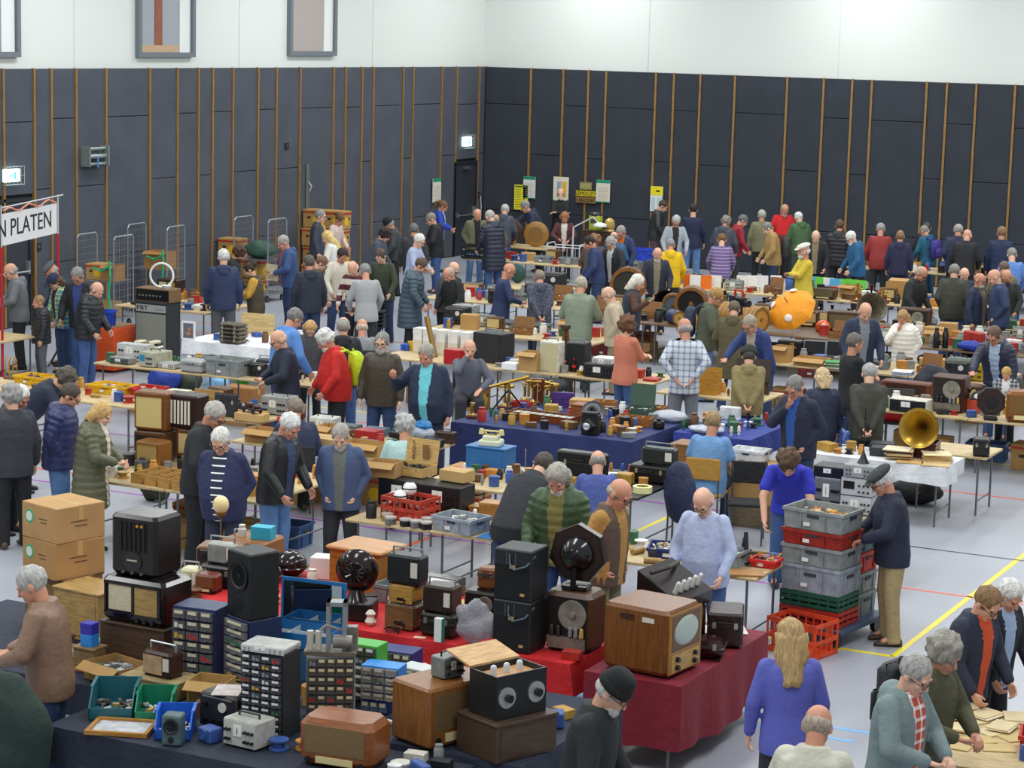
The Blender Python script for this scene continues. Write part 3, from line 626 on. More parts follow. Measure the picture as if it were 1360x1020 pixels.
person(565, 345, 1.8, 80, 'look', 'longpuffer', '#435663', BLK, 'short', '#5a4638', 'man with glasses in a blue-grey padded coat with a maroon hood', tt='puffer', glasses=True)
person(592, 357, 1.76, 310, 'look', 'hooded', '#17181b', JB, 'thin', '#b0a89e', 'grey-haired man in a plain black hoodie looking down')
person(607, 350, 1.78, 60, 'look', 'jacket', '#4a4d52', BLK, 'bald', GR, 'bald man hidden behind the black hoodie', glasses=True)
person(681, 351, 1.82, 100, 'hold', 'shirt', '#27355e', CHA, 'bald', GR, 'bald man with glasses in a navy knitted sweater', tt='knit', glasses=True)
person(716, 359, 1.8, 190, 'behind', 'hooded', '#333848', JD, 'thin', '#8a7e70', 'man in a speckled navy hoodie with hands clasped behind his back', tt='dots', col2='#8088a0')
person(773, 369, 1.78, 170, 'hold', 'jacket', '#85907a', CHA, 'short', '#b0a898', 'grey-haired man in a sage green parka seen from behind')
person(803, 382, 1.76, 265, 'pockets', 'jacket', '#c2b296', '#8a7a60', 'ring', '#c8a890', 'balding man in a beige jacket with a cream collar', glasses=True)
person(778, 315, 1.78, 275, 'look', 'jacket', '#2c3c66', JB, 'short', '#2a2624', 'dark-haired man in a navy tracksuit top')
person(808, 316, 1.76, 320, 'look', 'jacket', '#26272b', JB, 'short', '#a8a6a2', 'grey-haired man with glasses in a black jacket over white shirt', inner='#d4d4d0', glasses=True)
person(823, 302, 1.8, 335, 'look', 'hooded', '#27345c', JB, 'short', '#98948e', 'man in a navy jacket with an orange hood lining', inner='#d8762a', glasses=True)
person(815, 309, 1.68, 190, 'look', 'jacket', '#2f5a80', BLK, 'ring', '#a08878', 'balding man in a blue jacket seen from behind')
person(791, 313, 1.64, 170, 'look', 'jacket', '#5a4a3c', BLK, 'curly', '#8a6440', 'curly-haired person behind the navy tracksuit')
person(885, 268, 1.82, 85, 'look', 'jacket', '#2c2e31', '#5a4048', 'short', '#4a3426', 'dark-haired man in a black leather jacket by the brown cabinet', tt='leather')
person(899, 288, 1.78, 10, 'look', 'shirt', '#a8b0ba', JB, 'short', '#bcbab6', 'grey-haired man in an open light grey cardigan', inner='#2e2a28', glasses=True)
person(921, 271, 1.84, 180, 'stand', 'shirt', '#1e2748', '#5f86b8', 'short', '#2a2320', 'man in a dark blue sweater and jeans facing the felt wall', tt='knit')
person(890, 319, 1.76, 185, 'look', 'hooded', '#e8b90e', CHA, 'short', '#8a8c90', 'man in a bright yellow hoodie seen from behind')
person(874, 331, 1.74, 5, 'look', 'jacket', '#2e3140', BLK, 'ring', '#d8d0c8', 'balding man with a white beard in a navy and khaki jacket', inner='#8c8468', beard='#d8d4ce')
person(851, 366, 1.76, 95, 'raise', 'vest', '#2c3648', '#24222a', 'mane', '#e0dccf', 'long white-haired man in a navy vest with plaid sleeves raising a camera', sleeve='#4a2e22')
person(959, 312, 1.7, 180, 'look', 'shirt', '#6a5a90', JB, 'short', '#7a5436', 'woman in a purple striped sweater seen from behind', tt='stripes', col2='#b8a0b8', fat=1)
person(966, 289, 1.76, 160, 'look', 'hooded', '#454955', BLK, 'bushy', '#8a8478', 'grey-haired man in a slate parka with fur hood')
person(991, 287, 1.8, 105, 'look', 'jacket', '#98202e', '#3a3c3a', 'short', '#6c6c6e', 'grey-haired man in a deep red jacket leaning forwards')
person(1012, 279, 1.76, 185, 'stand', 'jacket', '#7a7658', BLK, 'short', '#b4b0a8', 'man in a khaki jacket seen from behind beside the red tee')
person(1015, 297, 1.76, 285, 'look', 'jacket', '#a5854f', JD, 'short', '#8a847c', 'man in a tan jacket wearing a rucksack')
person(1044, 273, 1.84, 20, 'look', 'tee', '#cf1c22', BLK, 'thin', '#a49c94', 'stout man in a bright red tee shirt', beard='#b8b0a8', fat=1)
person(1059, 283, 1.8, 205, 'look', 'hooded', '#43623c', '#3c4c3a', 'short', '#d8d6d2', 'white-haired man in a green hooded parka')
person(1067, 324, 1.72, 295, 'crossed', 'shirt', '#d8bf3c', CHA, 'ring', WH, 'man with a white flat cap and folded arms in a yellow sweater', hat='flatcap', hatcol='#dcd8cc', beard='#cfcac2')
person(1083, 308, 1.76, 350, 'look', 'jacket', '#1e1f24', BLK, 'bald', GR, 'bald man in a black jacket with tan collar', inner='#8a7a60')
person(957, 384, 1.84, 85, 'hold', 'jacket', '#555a48', '#5f86b8', 'short', '#b08850', 'sandy-haired bearded cameraman with glasses in an olive jacket', beard='#b08050', glasses=True)
person(976, 402, 1.66, 175, 'look', 'coat', '#5a5236', JB, 'short', '#6a5c4c', 'person in a brown-olive coat behind the video camera')
person(992, 421, 1.8, 330, 'reach', 'jacket', '#26386e', JB, 'short', '#a89c8c', 'grey-haired man in a royal navy jacket reaching across the table', inner='#a8a08c', glasses=True)
person(836, 420, 1.66, 130, 'crossed', 'shirt', '#cd7a60', '#3a5585', 'curly', '#6a4630', 'curly-haired woman in a salmon pink sweater and jeans', tt='knit')
person(908, 423, 1.8, 180, 'hips', 'shirt', '#c8ced6', '#777a80', 'ring', '#a8a09a', 'balding man in a checked shirt and grey jeans, hands on his back', tt='plaid', col2='#6e7c98', pt='denim', glasses=True)
person(995, 462, 1.8, 182, 'behind', 'hooded', '#8a7c50', JB, 'thin', '#4a443e', 'man in a dark beanie and khaki coat with hands behind his back', hat='beanie', hatcol='#2b302c', fat=1)
person(1052, 502, 1.84, 325, 'chin', 'jacket', '#20243a', JD, 'short', '#85827e', 'grey-haired man in a navy coat and blue sweater rubbing his chin', inner='#2a55a0', glasses=True)
person(1092, 489, 1.64, 200, 'stand', 'jacket', '#262c44', BLK, 'bob', '#cdb48a', 'blonde woman in a navy jacket beside the chin-rubbing man')
person(1137, 443, 1.8, 120, 'crossed', 'shirt', '#17181c', CHA, 'short', '#6c6660', 'man in a tight black sweater with folded arms', tt='knit')
person(1152, 405, 1.84, 20, 'look', 'jacket', '#26324a', JB, 'bald', GR, 'bald man in an open navy jacket over a grey top', inner='#84888e')
person(1197, 414, 1.68, 330, 'chin', 'puffer', '#ece9e0', '#5f86b8', 'long', '#b08c5c', 'girl with long fair hair in a white padded jacket', tt='puffer')
person(1155, 484, 1.8, 182, 'behind', 'jacket', '#3b3c33', JD, 'short', '#a8a6a2', 'grey-haired man in a dark olive jacket with hands clasped behind him at the white table')
person(1318, 436, 1.82, 345, 'reach', 'puffer', '#252c42', JN, 'short', '#6a5444', 'man with glasses in a navy quilted jacket leaning over the octagonal speaker', tt='puffer', inner='#a8bcd8', glasses=True)
person(1336, 490, 1.3, 350, 'look', 'shirt', '#4a5058', BLK, 'short', '#c8a060', 'fair-haired boy in a checked overshirt and white tee', tt='plaid', col2='#c8ccd0', inner='#e8e8ea')
# --- back right along the felt wall
person(1116, 292, 1.8, 170, 'stand', 'puffer', '#1c1e22', BLK, 'short', '#5c4a3c', 'short-haired man in a black padded jacket facing the wall', tt='puffer')
person(1126, 309, 1.78, 290, 'look', 'hooded', '#1f5a84', BLK, 'short', '#e6e4e0', 'white-bearded man in a petrol blue jacket', beard='#dedad4', glasses=True)
person(1170, 298, 1.76, 180, 'look', 'shirt', '#98322e', CHA, 'short', '#9c9a98', 'grey-haired man in a brick red sweater seen from behind', tt='knit', fat=1)
person(1196, 306, 1.72, 180, 'stand', 'hooded', '#252646', '#1f2138', 'thin', '#8a6a4c', 'man in an indigo coat with a pale hood lining')
person(1225, 301, 1.72, 225, 'look', 'hooded', '#1c5a78', '#1f4a60', 'short', '#8c8c88', 'grey-haired person in a teal coat with a purple rucksack')
person(1231, 297, 1.74, 185, 'look', 'jacket', '#1c1c20', BLK, 'short', '#4a4642', 'dark-clothed man half hidden behind the teal coat')
person(1273, 298, 1.82, 182, 'pockets', 'jacket', '#232c46', BLK, 'thin', '#a09a94', 'broad man in a dark navy jacket seen from behind', fat=1)
person(1286, 306, 1.76, 170, 'look', 'jacket', '#1e1e22', BLK, 'bald', GR, 'bald man in black beside the broad navy jacket')
person(1331, 301, 1.8, 178, 'stand', 'jacket', '#1f2b4c', BLK, 'short', '#8a6a50', 'brown-haired man in a plain navy jacket facing the right wall')
person(1344, 331, 1.78, 185, 'look', 'shirt', '#5c86c8', JB, 'short', '#8e8c88', 'grey-haired man in a cornflower blue shirt')
person(1334, 349, 1.78, 180, 'look', 'hooded', '#6a6a4a', JB, 'short', '#6a5a4a', 'man in an olive green hooded coat seen from behind')
person(1268, 351, 1.84, 180, 'pockets', 'jacket', '#3d3d34', JN, 'thin', '#8a8680', 'tall man in a waxed olive jacket and blue jeans seen from behind', fat=1)
person(1229, 356, 1.78, 60, 'look', 'jacket', '#26282a', BLK, 'thin', '#b8a898', 'man with glasses in a black jacket turned towards the olive waxed jacket', glasses=True)
person(1282, 358, 1.74, 10, 'look', 'jacket', '#2a3550', BLK, 'bald', GR, 'bald man half hidden behind the waxed jacket')
person(1303, 363, 1.76, 60, 'stand', 'jacket', '#26314c', BLK, 'bald', GR, 'grey-bearded bald man in a taupe sweater and open navy jacket', inner='#7c7060', beard='#b8b2aa', glasses=True)
person(1316, 359, 1.8, 275, 'pockets', 'jacket', '#2c3c60', BLK, 'bald', GR, 'bald man in a shiny navy blouson')
person(1336, 360, 1.8, 340, 'look', 'shirt', '#2c2e33', BLK, 'bald', GR, 'bald man with a full brown beard in a charcoal sweater', beard='#5a4030', glasses=True)
# --- middle left
person(14, 511, 1.8, 200, 'stand', 'jacket', '#33363e', BLK, 'bushy', '#9a9894', 'grey-haired man in a charcoal fleece seen from behind')
person(34, 515, 1.74, 60, 'look', 'jacket', '#3c3a38', BLK, 'short', '#e4e2de', 'white-haired man mostly hidden behind the charcoal fleece')
person(98, 495, 1.78, 80, 'bend', 'jacket', '#232a3e', JD, 'bushy', '#5a5048', 'man in a ribbed navy jacket bent low over the table')
person(101, 512, 1.8, 80, 'pockets', 'puffer', '#2a3160', '#5f86b8', 'short', '#4c443c', 'dark-haired man with glasses in a navy padded jacket', tt='puffer', glasses=True)
person(142, 537, 1.68, 75, 'hold', 'longpuffer', '#5e5e44', BLK, 'bob', '#cda868', 'blonde woman in a long olive padded coat with a cream scarf', tt='puffer', inner='#d8cfbc')
person(294, 538, 1.76, 65, 'look', 'jacket', '#25282c', BLK, 'short', '#b4b0a8', 'grey-haired man with glasses in a black jacket behind the striped polo', glasses=True)
person(290, 572, 1.76, 340, 'pockets', 'jacket', '#262c52', '#2a3044', 'short', '#dcdad4', 'stout white-haired man in a navy jacket over a striped polo', inner='#2a3048', fat=1, glasses=True, it='stripes')
person(393, 553, 1.78, 55, 'look', 'jacket', '#26282a', '#5f86b8', 'short', '#dcdcda', 'white-haired man in a black leather jacket and checked shirt', tt='leather', inner='#39486a')
person(451, 567, 1.76, 350, 'pockets', 'jacket', '#48597e', CHA, 'short', '#a8a29a', 'grey-bearded man in a blue fleece with hands in his pockets', inner='#6a6e68', beard='#b4aea6', tt='knit')
person(392, 529, 1.8, 185, 'sit', 'jacket', '#2c3450', BLK, 'short', '#8a7e70', 'grey-brown haired man seated behind the cartons', lift=.12)
person(364, 440, 1.76, 285, 'hold', 'jacket', '#20283c', JB, 'ring', '#d0b0a0', 'balding man in a dark navy jacket at the plank table', glasses=True)
person(398, 412, 1.78, 120, 'look', 'jacket', '#5a8ad0', JB, 'short', '#7a7876', 'grey-haired man in a sky blue jacket')
person(412, 429, 1.64, 0, 'look', 'jacket', '#4a4a50', BLK, 'bob', '#c89c64', 'fair-haired woman with glasses beside the sky blue jacket', glasses=True)
person(425, 441, 1.78, 285, 'look', 'jacket', '#c8231c', BLK, 'bushy', '#dcdad4', 'white-haired man in a red fleece jacket with a neon yellow rucksack', fat=1, beard='#d0ccc4')
person(456, 421, 1.76, 180, 'stand', 'hooded', '#1f2024', JN, 'thin', '#a09a90', 'man in a black hooded jacket and jeans behind the red fleece')
person(481, 424, 1.7, 180, 'sit', 'shirt', '#8a8c90', CHA, 'ring', '#c8b8a8', 'bald man seated beside the stack of black chairs', lift=.2)
person(507, 442, 1.78, 345, 'stand', 'jacket', '#453d30', JB, 'short', '#8a8884', 'grey-haired man with glasses in a brown suede jacket', beard='#a8a49e', glasses=True, tt='leather')
person(564, 459, 1.84, 345, 'raise', 'jacket', '#232e48', '#252c48', 'short', '#a09a92', 'stout man in a turquoise polo and open navy coat raising a hand', inner='#6cc8d4', fat=1)
person(624, 452, 1.76, 5, 'sitface', 'shirt', '#5e6270', CHA, 'ring', '#c0a890', 'seated man in a grey sweater covering his face with a hand', tt='knit', lift=.06)
person(538, 552, 1.76, 180, 'sit', 'shirt', '#b8d8d4', CHA, 'bushy', '#b4b4b2', 'seated grey-haired person in a mint green shirt seen from behind', lift=.1)
person(729, 607, 1.74, 150, 'bend', 'jacket', '#22252c', JB, 'short', '#4c443e', 'man in a black jacket and dark jeans bent over the tools table')
person(738, 622, 1.84, 345, 'look', 'puffer', '#37502f', '#2f4a7c', 'mane', '#a8a49a', 'long-haired man with sunglasses on his head in a green padded jacket', inner='#7a7840', beard='#c4c0b8', tt='puffer')
person(794, 600, 1.7, 182, 'look', 'shirt', '#4a5ca0', JB, 'ring', '#9a9088', 'balding man in a slate blue shirt seen from behind', fat=1)
person(832, 640, 1.82, 60, 'pockets', 'vest', '#5c4a3e', '#7a7656', 'ring', '#a89a8a', 'tall balding man with glasses in a brown body warmer and tan sleeves', sleeve='#b08444', inner='#b08444', glasses=True)
person(930, 653, 1.74, 340, 'look', 'shirt', '#b4c2e2', JN, 'ring', '#d0b0a0', 'bald man with glasses in a pale blue button shirt and belt', glasses=True, fat=1)
person(949, 547, 1.78, 165, 'sit', 'tee', '#6c98c8', JD, 'short', '#a08460', 'seated man in a light blue polo shirt and jeans', fat=1, lift=.2)
person(1046, 606, 1.82, 355, 'bend', 'tee', '#2a34b8', '#3a5585', 'bushy', '#5a4430', 'man in a royal blue tee shirt bent over the work table')
person(1165, 624, 1.74, 285, 'hold', 'jacket', '#20263c', '#a8946a', 'short', '#d8d6d2', 'old man in a dark cap, navy jacket and beige trousers by the crate trolley', hat='flatcap', hatcol='#3a3d40', glasses=True, pt='fabric')
# --- foreground
person(1050, 822, 1.7, 190, 'stand', 'shirt', '#6066c0', CHA, 'long', '#b89868', 'woman with long blonde hair in a lavender blue sweater', tt='knit')
person(1090, 938, 1.74, 170, 'look', 'jacket', '#c8c6b4', CHA, 'ring', '#a8988a', 'bald man in a pale jacket below the lavender sweater')
person(830, 899, 1.76, 75, 'look', 'jacket', '#1e2226', BLK, 'ring', '#c0bcb6', 'man in a black knitted beanie and dark coat beside the maroon table', hat='beanie', hatcol='#0f1013', beard='#c8c4be', glasses=True)
person(31, 755, 1.8, 255, 'hold', 'jacket', '#8a6c58', JB, 'short', '#b8b6b2', 'grey-haired man in a tan leather jacket beside the parts bins', tt='leather')
person(1228, 876, 1.76, 60, 'hold', 'hooded', '#7a8c8e', CHA, 'short', '#a4a29e', 'grey-haired woman in a sage coat and multicoloured scarf', inner='#c0503c', it='plaid', glasses=True)
person(1266, 848, 1.68, 60, 'hold', 'hooded', '#4e4e36', JB, 'bushy', '#9c978e', 'grey-haired man in an olive coat with a black rucksack')
person(1323, 786, 1.86, 55, 'look', 'jacket', '#262c40', JB, 'short', '#8a6a48', 'brown-haired man with glasses in a navy jacket over an orange shirt', inner='#d8562c', glasses=True)
person(1352, 776, 1.7, 50, 'look', 'jacket', '#20242e', BLK, 'short', '#e0deda', 'white-haired man in a dark jacket behind the orange-shirted man', inner='#a8c0e0')
# ------------------------------------------------------------------ wares: builders (front of every thing is local -y)
def A(px, py, z=.75, d=0.0, rz=0.0):
    p = W(px, py, z); return (p.x-math.sin(rz)*d/2, p.y+math.cos(rz)*d/2, z)
def up(loc, dz, dx=0, dy=0): return (loc[0]+dx, loc[1]+dy, loc[2]+dz)
KN = M('#1a1a1c', rough=.3)
def knobs(t, pts, r=.014, y=0, m=None, ln=.02, name='knob'):
    for x, z in pts: part(t, name, G().cyl((x, y, z), (x, y-ln, z), r, r*.9, 10), m or KN)
def carton(loc, rz, w, d, h, label, col='#b58c58', kind='closed', group=None):
    t = thing('cardboard_box', label, 'carton', loc, rz, group); cm = M(col, 'card', .85)
    if kind == 'open':
        part(t, 'body', G().tray(0, 0, 0, w, d, h, .008), cm)
        for s in (-1, 1):
            part(t, 'flap', G().add([(-w/2, s*d/2, h), (w/2, s*d/2, h), (w/2, s*(d/2+.09), h-.05), (-w/2, s*(d/2+.09), h-.05), (-w/2, s*d/2, h+.005), (w/2, s*d/2, h+.005), (w/2, s*(d/2+.09), h-.045), (-w/2, s*(d/2+.09), h-.045)], [(0, 1, 2, 3), (7, 6, 5, 4), (2, 6, 7, 3), (0, 4, 5, 1), (1, 5, 6, 2), (3, 7, 4, 0)]), cm, smooth=0)
    else:
        part(t, 'body', G().box(0, 0, 0, w, d, h, 0, .006), cm)
        if kind == 'banana':
            part(t, 'band', G().box(0, 0, h*.82, w+.012, d+.012, h*.1), M('#b02a1c')); part(t, 'lid', G().box(0, 0, h*.9, w+.016, d+.016, h*.11, 0, .005), cm)
            part(t, 'print', G().cyl((w*.2, -d/2-.002, h*.42), (w*.2, -d/2+.01, h*.42), h*.24, h*.24, 14).cyl((w/2-.01, 0, h*.42), (w/2+.003, 0, h*.42), h*.24, h*.24, 14), M('#e0b61c'))
            part(t, 'hand_hole', G().box(-w*.18, -d/2-.001, h*.5, w*.16, .006, h*.12).box(w/2+.001, d*.25, h*.5, .006, d*.16, h*.12), M('#2a1e12'))
        else:
            part(t, 'tape', G().box(0, 0, h-.001, w+.002, .05, .003).box(w/2, 0, h*.6, .003, .05, h*.4), M('#c9a468', rough=.4)); part(t, 'seam', G().box(0, 0, h+.001, w*.98, .004, .002), M('#6a4c2c'))
            if kind == 'sticker':
                for s in (-.28,): part(t, 'sticker', G().cyl((w*s, -d/2-.002, h*.62), (w*s, -d/2+.004, h*.62), .06, .06, 18), M('#2fae78')); part(t, 'sticker_centre', G().cyl((w*s, -d/2-.004, h*.62), (w*s, -d/2, h*.62), .042, .042, 18), M('#dce8dc'))
                part(t, 'handwriting', G().box(w*.1, -d/2-.001, h*.6, w*.22, .002, .008).box(w*.12, -d/2-.001, h*.5, w*.18, .002, .008).box(w/2+.001, -.02, h*.55, .002, d*.35, .008).box(w/2+.001, 0, h*.42, .002, d*.25, .008), M('#5a4028'))
    return t
def chips(w, d, h, cols, n, seed, sz=.03):
    """loose small parts lying in a container: one piece of stuff for each colour"""
    r = random.Random(seed); out = {}
    for i in range(n):
        c = cols[i % len(cols)]; g = out.setdefault(c, G()); x, y = r.uniform(-w/2, w/2)*.86, r.uniform(-d/2, d/2)*.84; k = r.uniform(.5, 1.3)*sz; a = r.uniform(0, 3.1)
        if r.random() < .45: g.cyl((x, y, h+r.uniform(0, .02)), (x+math.cos(a)*k*1.8, y+math.sin(a)*k*1.8, h+r.uniform(.005, .035)), k*.35, k*.35, 7)
        else: g.box(x, y, h+r.uniform(-.005, .015), k*1.5, k, k*.7, a)
    return out
def fill(t, w, d, h, cols, n, seed, sz=.03):
    for c, g in chips(w, d, h, cols, n, seed, sz).items():
        o = part(t, 'loose_parts', g, M(c, 'worn', .5)); o['kind'] = 'stuff'
PARTS = ('#2c2a28', '#8e8c88', '#b89a5a', '#d8d4cc', '#5a4a3c')
def crate(loc, rz, w, d, h, col, label, slat=False, fillc=None, n=40, group=None, seed=1):
    t = thing('plastic_crate', label, 'crate', loc, rz, group); m = M(col, 'worn', .5)
    if slat:
        part(t, 'base', G().box(0, 0, 0, w-.01, d-.01, .012), m)
        for z, hh in ((.012, .03), (h*.42, .035), (h-.04, .04)):
            part(t, 'rail', G().box(0, -d/2+.008, z, w, .016, hh).box(0, d/2-.008, z, w, .016, hh).box(-w/2+.008, 0, z, .016, d-.032, hh).box(w/2-.008, 0, z, .016, d-.032, hh), m)
        g = G()
        for i in range(7):
            x = -w/2+.01+(w-.02)*i/6
            for s in (-1, 1): g.box(x, s*(d/2-.008), .01, .018, .012, h-.02)
        for i in range(5):
            y = -d/2+.01+(d-.02)*i/4
            for s in (-1, 1): g.box(s*(w/2-.008), y, .01, .012, .018, h-.02)
        part(t, 'uprights', g, m)
    else:
        part(t, 'tub', G().tray(0, 0, 0, w, d, h, .01, .012), m)
        part(t, 'rim', G().box(0, -d/2-.004, h-.03, w+.024, .012, .03).box(0, d/2+.004, h-.03, w+.024, .012, .03).box(-w/2-.004, 0, h-.03, .012, d, .03).box(w/2+.004, 0, h-.03, .012, d, .03), m)
        for i in (-1, 1):
            part(t, 'rib', G().box(i*w*.2, -d/2+.004, .02, .012, .02, h-.05), m); part(t, 'rib', G().box(w/2-.004, i*d*.28, .02, .02, .012, h-.05), m)
        part(t, 'handle_slot', G().box(w/2+.002, 0, h*.62, .008, d*.3, .03).box(0, -d/2-.001, h*.62, w*.2, .006, .03), M('#33363a'))
        part(t, 'paper_label', G().box(-w*.1, -d/2+.001, h*.2, .07, .004, .035), M('#e4e2da'))
    if fillc: fill(t, w-.04, d-.04, h*.6, fillc, n, seed)
    return t
def radio(loc, rz, w, d, h, col, label, kind='cloth', gcol='#c8b078', tex='wood', rough=.32, group=None, round_=.02):
    t = thing('valve_radio' if kind != 'case' else 'equipment_case', label, 'radio' if kind != 'case' else 'case', loc, rz, group); m = M(col, tex, rough); f = -d/2
    part(t, 'case', G().box(0, 0, .012, w, d, h-.012, 0, round_), m); [part(t, 'foot', G().box(k*w*.38, 0, 0, .04, d*.8, .014), KN) for k in (-1, 1)]
    if kind == 'cloth':
        part(t, 'grille_cloth', G().box(0, f-.001, h*.3, w*.8, .006, h*.58), M(gcol, 'knit', .9)); part(t, 'dial_glass', G().box(0, f-.002, h*.1, w*.5, .008, h*.14), M('#e0d29a', rough=.15))
        knobs(t, [(-w*.36, h*.16), (w*.36, h*.16)], .02, f)
    elif kind == 'full':
        part(t, 'grille_cloth', G().box(-w*.02, f-.001, h*.1, w*.82, .006, h*.78), M(gcol, 'knit', .9)); part(t, 'grille_frame', G().box(-w*.44, f-.004, h*.08, .012, .012, h*.82).box(w*.4, f-.004, h*.08, .012, .012, h*.82).box(0, f-.004, h*.88, w*.86, .012, .012).box(0, f-.004, h*.08, w*.86, .012, .012), M(col, tex, .3))
    elif kind == 'slats':
        part(t, 'grille_recess', G().box(-.02, f-.001, h*.14, w*.78, .006, h*.72), M('#1b1512'))
        for i in range(8): part(t, 'slat', G().cyl((-w*.37+w*.68*i/7, f-.008, h*.16), (-w*.37+w*.68*i/7, f-.008, h*.84), w*.028, w*.028, 8), M(gcol, rough=.4))
    elif kind == 'gothic':
        part(t, 'grille_recess', G().box(0, f-.001, h*.42, w*.6, .006, h*.46), M('#120f10'))
        for i in range(6): part(t, 'grille_bar', G().box(-w*.25+w*.1*i, f-.006, h*.42, .014, .014, h*.46), m)
        part(t, 'dial', G().cyl((0, f+.004, h*.26), (0, f-.012, h*.26), w*.2, w*.19, 20), M('#2b2422', rough=.2)); part(t, 'pointer', G().box(0, f-.016, h*.27, w*.22, .004, .012), M('#b8b0a0'))
        knobs(t, [(-w*.2, h*.08), (0, h*.08), (w*.2, h*.08)], .013, f, M('#5a5048', rough=.3)); part(t, 'lamp', G().cyl((w*.1, f-.004, h*.84), (w*.1, f-.012, h*.84), .012, .012, 10).cyl((w*.2, f-.004, h*.84), (w*.2, f-.012, h*.84), .012, .012, 10), M('#d88a1c'))
    elif kind == 'twin':
        part(t, 'speaker_cloth', G().box(-w*.2, f-.001, h*.28, w*.36, .006, h*.56), M('#cfc6a8', 'knit', .9)); part(t, 'scale_glass', G().box(w*.21, f-.001, h*.24, w*.36, .008, h*.6), M('#a88a4c', 'wood', .15))
        part(t, 'front_frame', G().box(0, f-.006, h*.86, w*.9, .014, .014).box(0, f-.006, h*.2, w*.9, .014, .014).box(-w*.43, f-.006, h*.2, .016, .014, h*.68).box(w*.43, f-.006, h*.2, .016, .014, h*.68).box(0.004, f-.006, h*.2, .02, .014, h*.68), m); knobs(t, [(w*.08, h*.1), (w*.2, h*.1), (w*.32, h*.1)], .016, f)
    elif kind == 'back':
        part(t, 'back_panel', G().box(0, f-.001, h*.06, w*.9, .006, h*.86), M(gcol, 'wood', .8)); part(t, 'vent_slots', G().box(0, f-.004, h*.2, w*.3, .004, .012).box(0, f-.004, h*.28, w*.3, .004, .012), KN)
        part(t, 'mains_lead', G().tube([(w*.1, f-.01, h*.3), (w*.16, f-.05, h*.42), (w*.26, f-.04, h*.3), (w*.2, f-.03, h*.12), (w*.12, f-.06, .01)], .006), KN)
    elif kind == 'open':
        part(t, 'interior', G().box(0, f-.001, h*.07, w*.86, .004, h*.85), M('#16120f')); part(t, 'chassis', G().box(0, f-.012, h*.06, w*.82, .03, h*.2), M('#8a8478', 'worn', .4, .3))
        part(t, 'cone', G().lathe([(h*.25, 0), (h*.25, .02), (h*.2, .022), (h*.06, .004), (h*.05, .03), (0.001, .032)], 24, (w*.12, f, h*.64), 'y'), M('#8c867a', 'worn', .4)); 
        for i, x in enumerate((-.3, -.16, .1, .22, .34)): part(t, 'valve', G().cap((w*x, f-.025, h*.3), (w*x, f-.025, h*.42), .02, .016, 10), M(('#3a3634', '#3a3634', '#8e8a88', '#8e8a88', '#c8a860')[i], rough=.1))
    elif kind == 'portable':
        part(t, 'front_plate', G().box(-w*.12, f-.001, h*.12, w*.66, .008, h*.72), M(gcol, 'worn', .5)); part(t, 'dial', G().box(w*.34, f-.001, h*.3, w*.2, .008, h*.5), M('#dad6c8', rough=.2)); knobs(t, [(w*.34, h*.16)], .016, f)
        part(t, 'carry_handle', G().tube([(-w*.44, 0, h*.9), (-w*.44, 0, h+.05), (w*.44, 0, h+.05), (w*.44, 0, h*.9)], .009), M('#a8aaac', rough=.3, metal=.6))
    elif kind == 'military':
        part(t, 'front_panel', G().box(0, f-.001, h*.06, w*.92, .008, h*.88), M('#23262a', 'worn', .5)); part(t, 'meter', G().cyl((w*.15, f, h*.66), (w*.15, f-.014, h*.66), h*.14, h*.14, 18), M('#d6d4cc', rough=.2))
        knobs(t, [(-w*.3, h*.25), (-w*.1, h*.25), (w*.1, h*.25), (w*.3, h*.25), (-w*.3, h*.7)], .018, f-.006); part(t, 'bolt_strip', G().box(0, f-.006, h*.88, w*.8, .004, .01), M('#a8a498', metal=.6))
    elif kind == 'case':
        part(t, 'lid_seam', G().box(0, 0, h*.62, w+.004, d+.004, .006), M('#4a4640')); part(t, 'handle', G().tube([(-.06, f, h*.75), (-.06, f-.03, h*.75), (.06, f-.03, h*.75), (.06, f, h*.75)], .008), KN)
        part(t, 'clasp', G().box(-w*.3, f-.004, h*.57, .03, .008, .05).box(w*.3, f-.004, h*.57, .03, .008, .05), M('#b8b4a8', metal=.7, rough=.3))
    return t
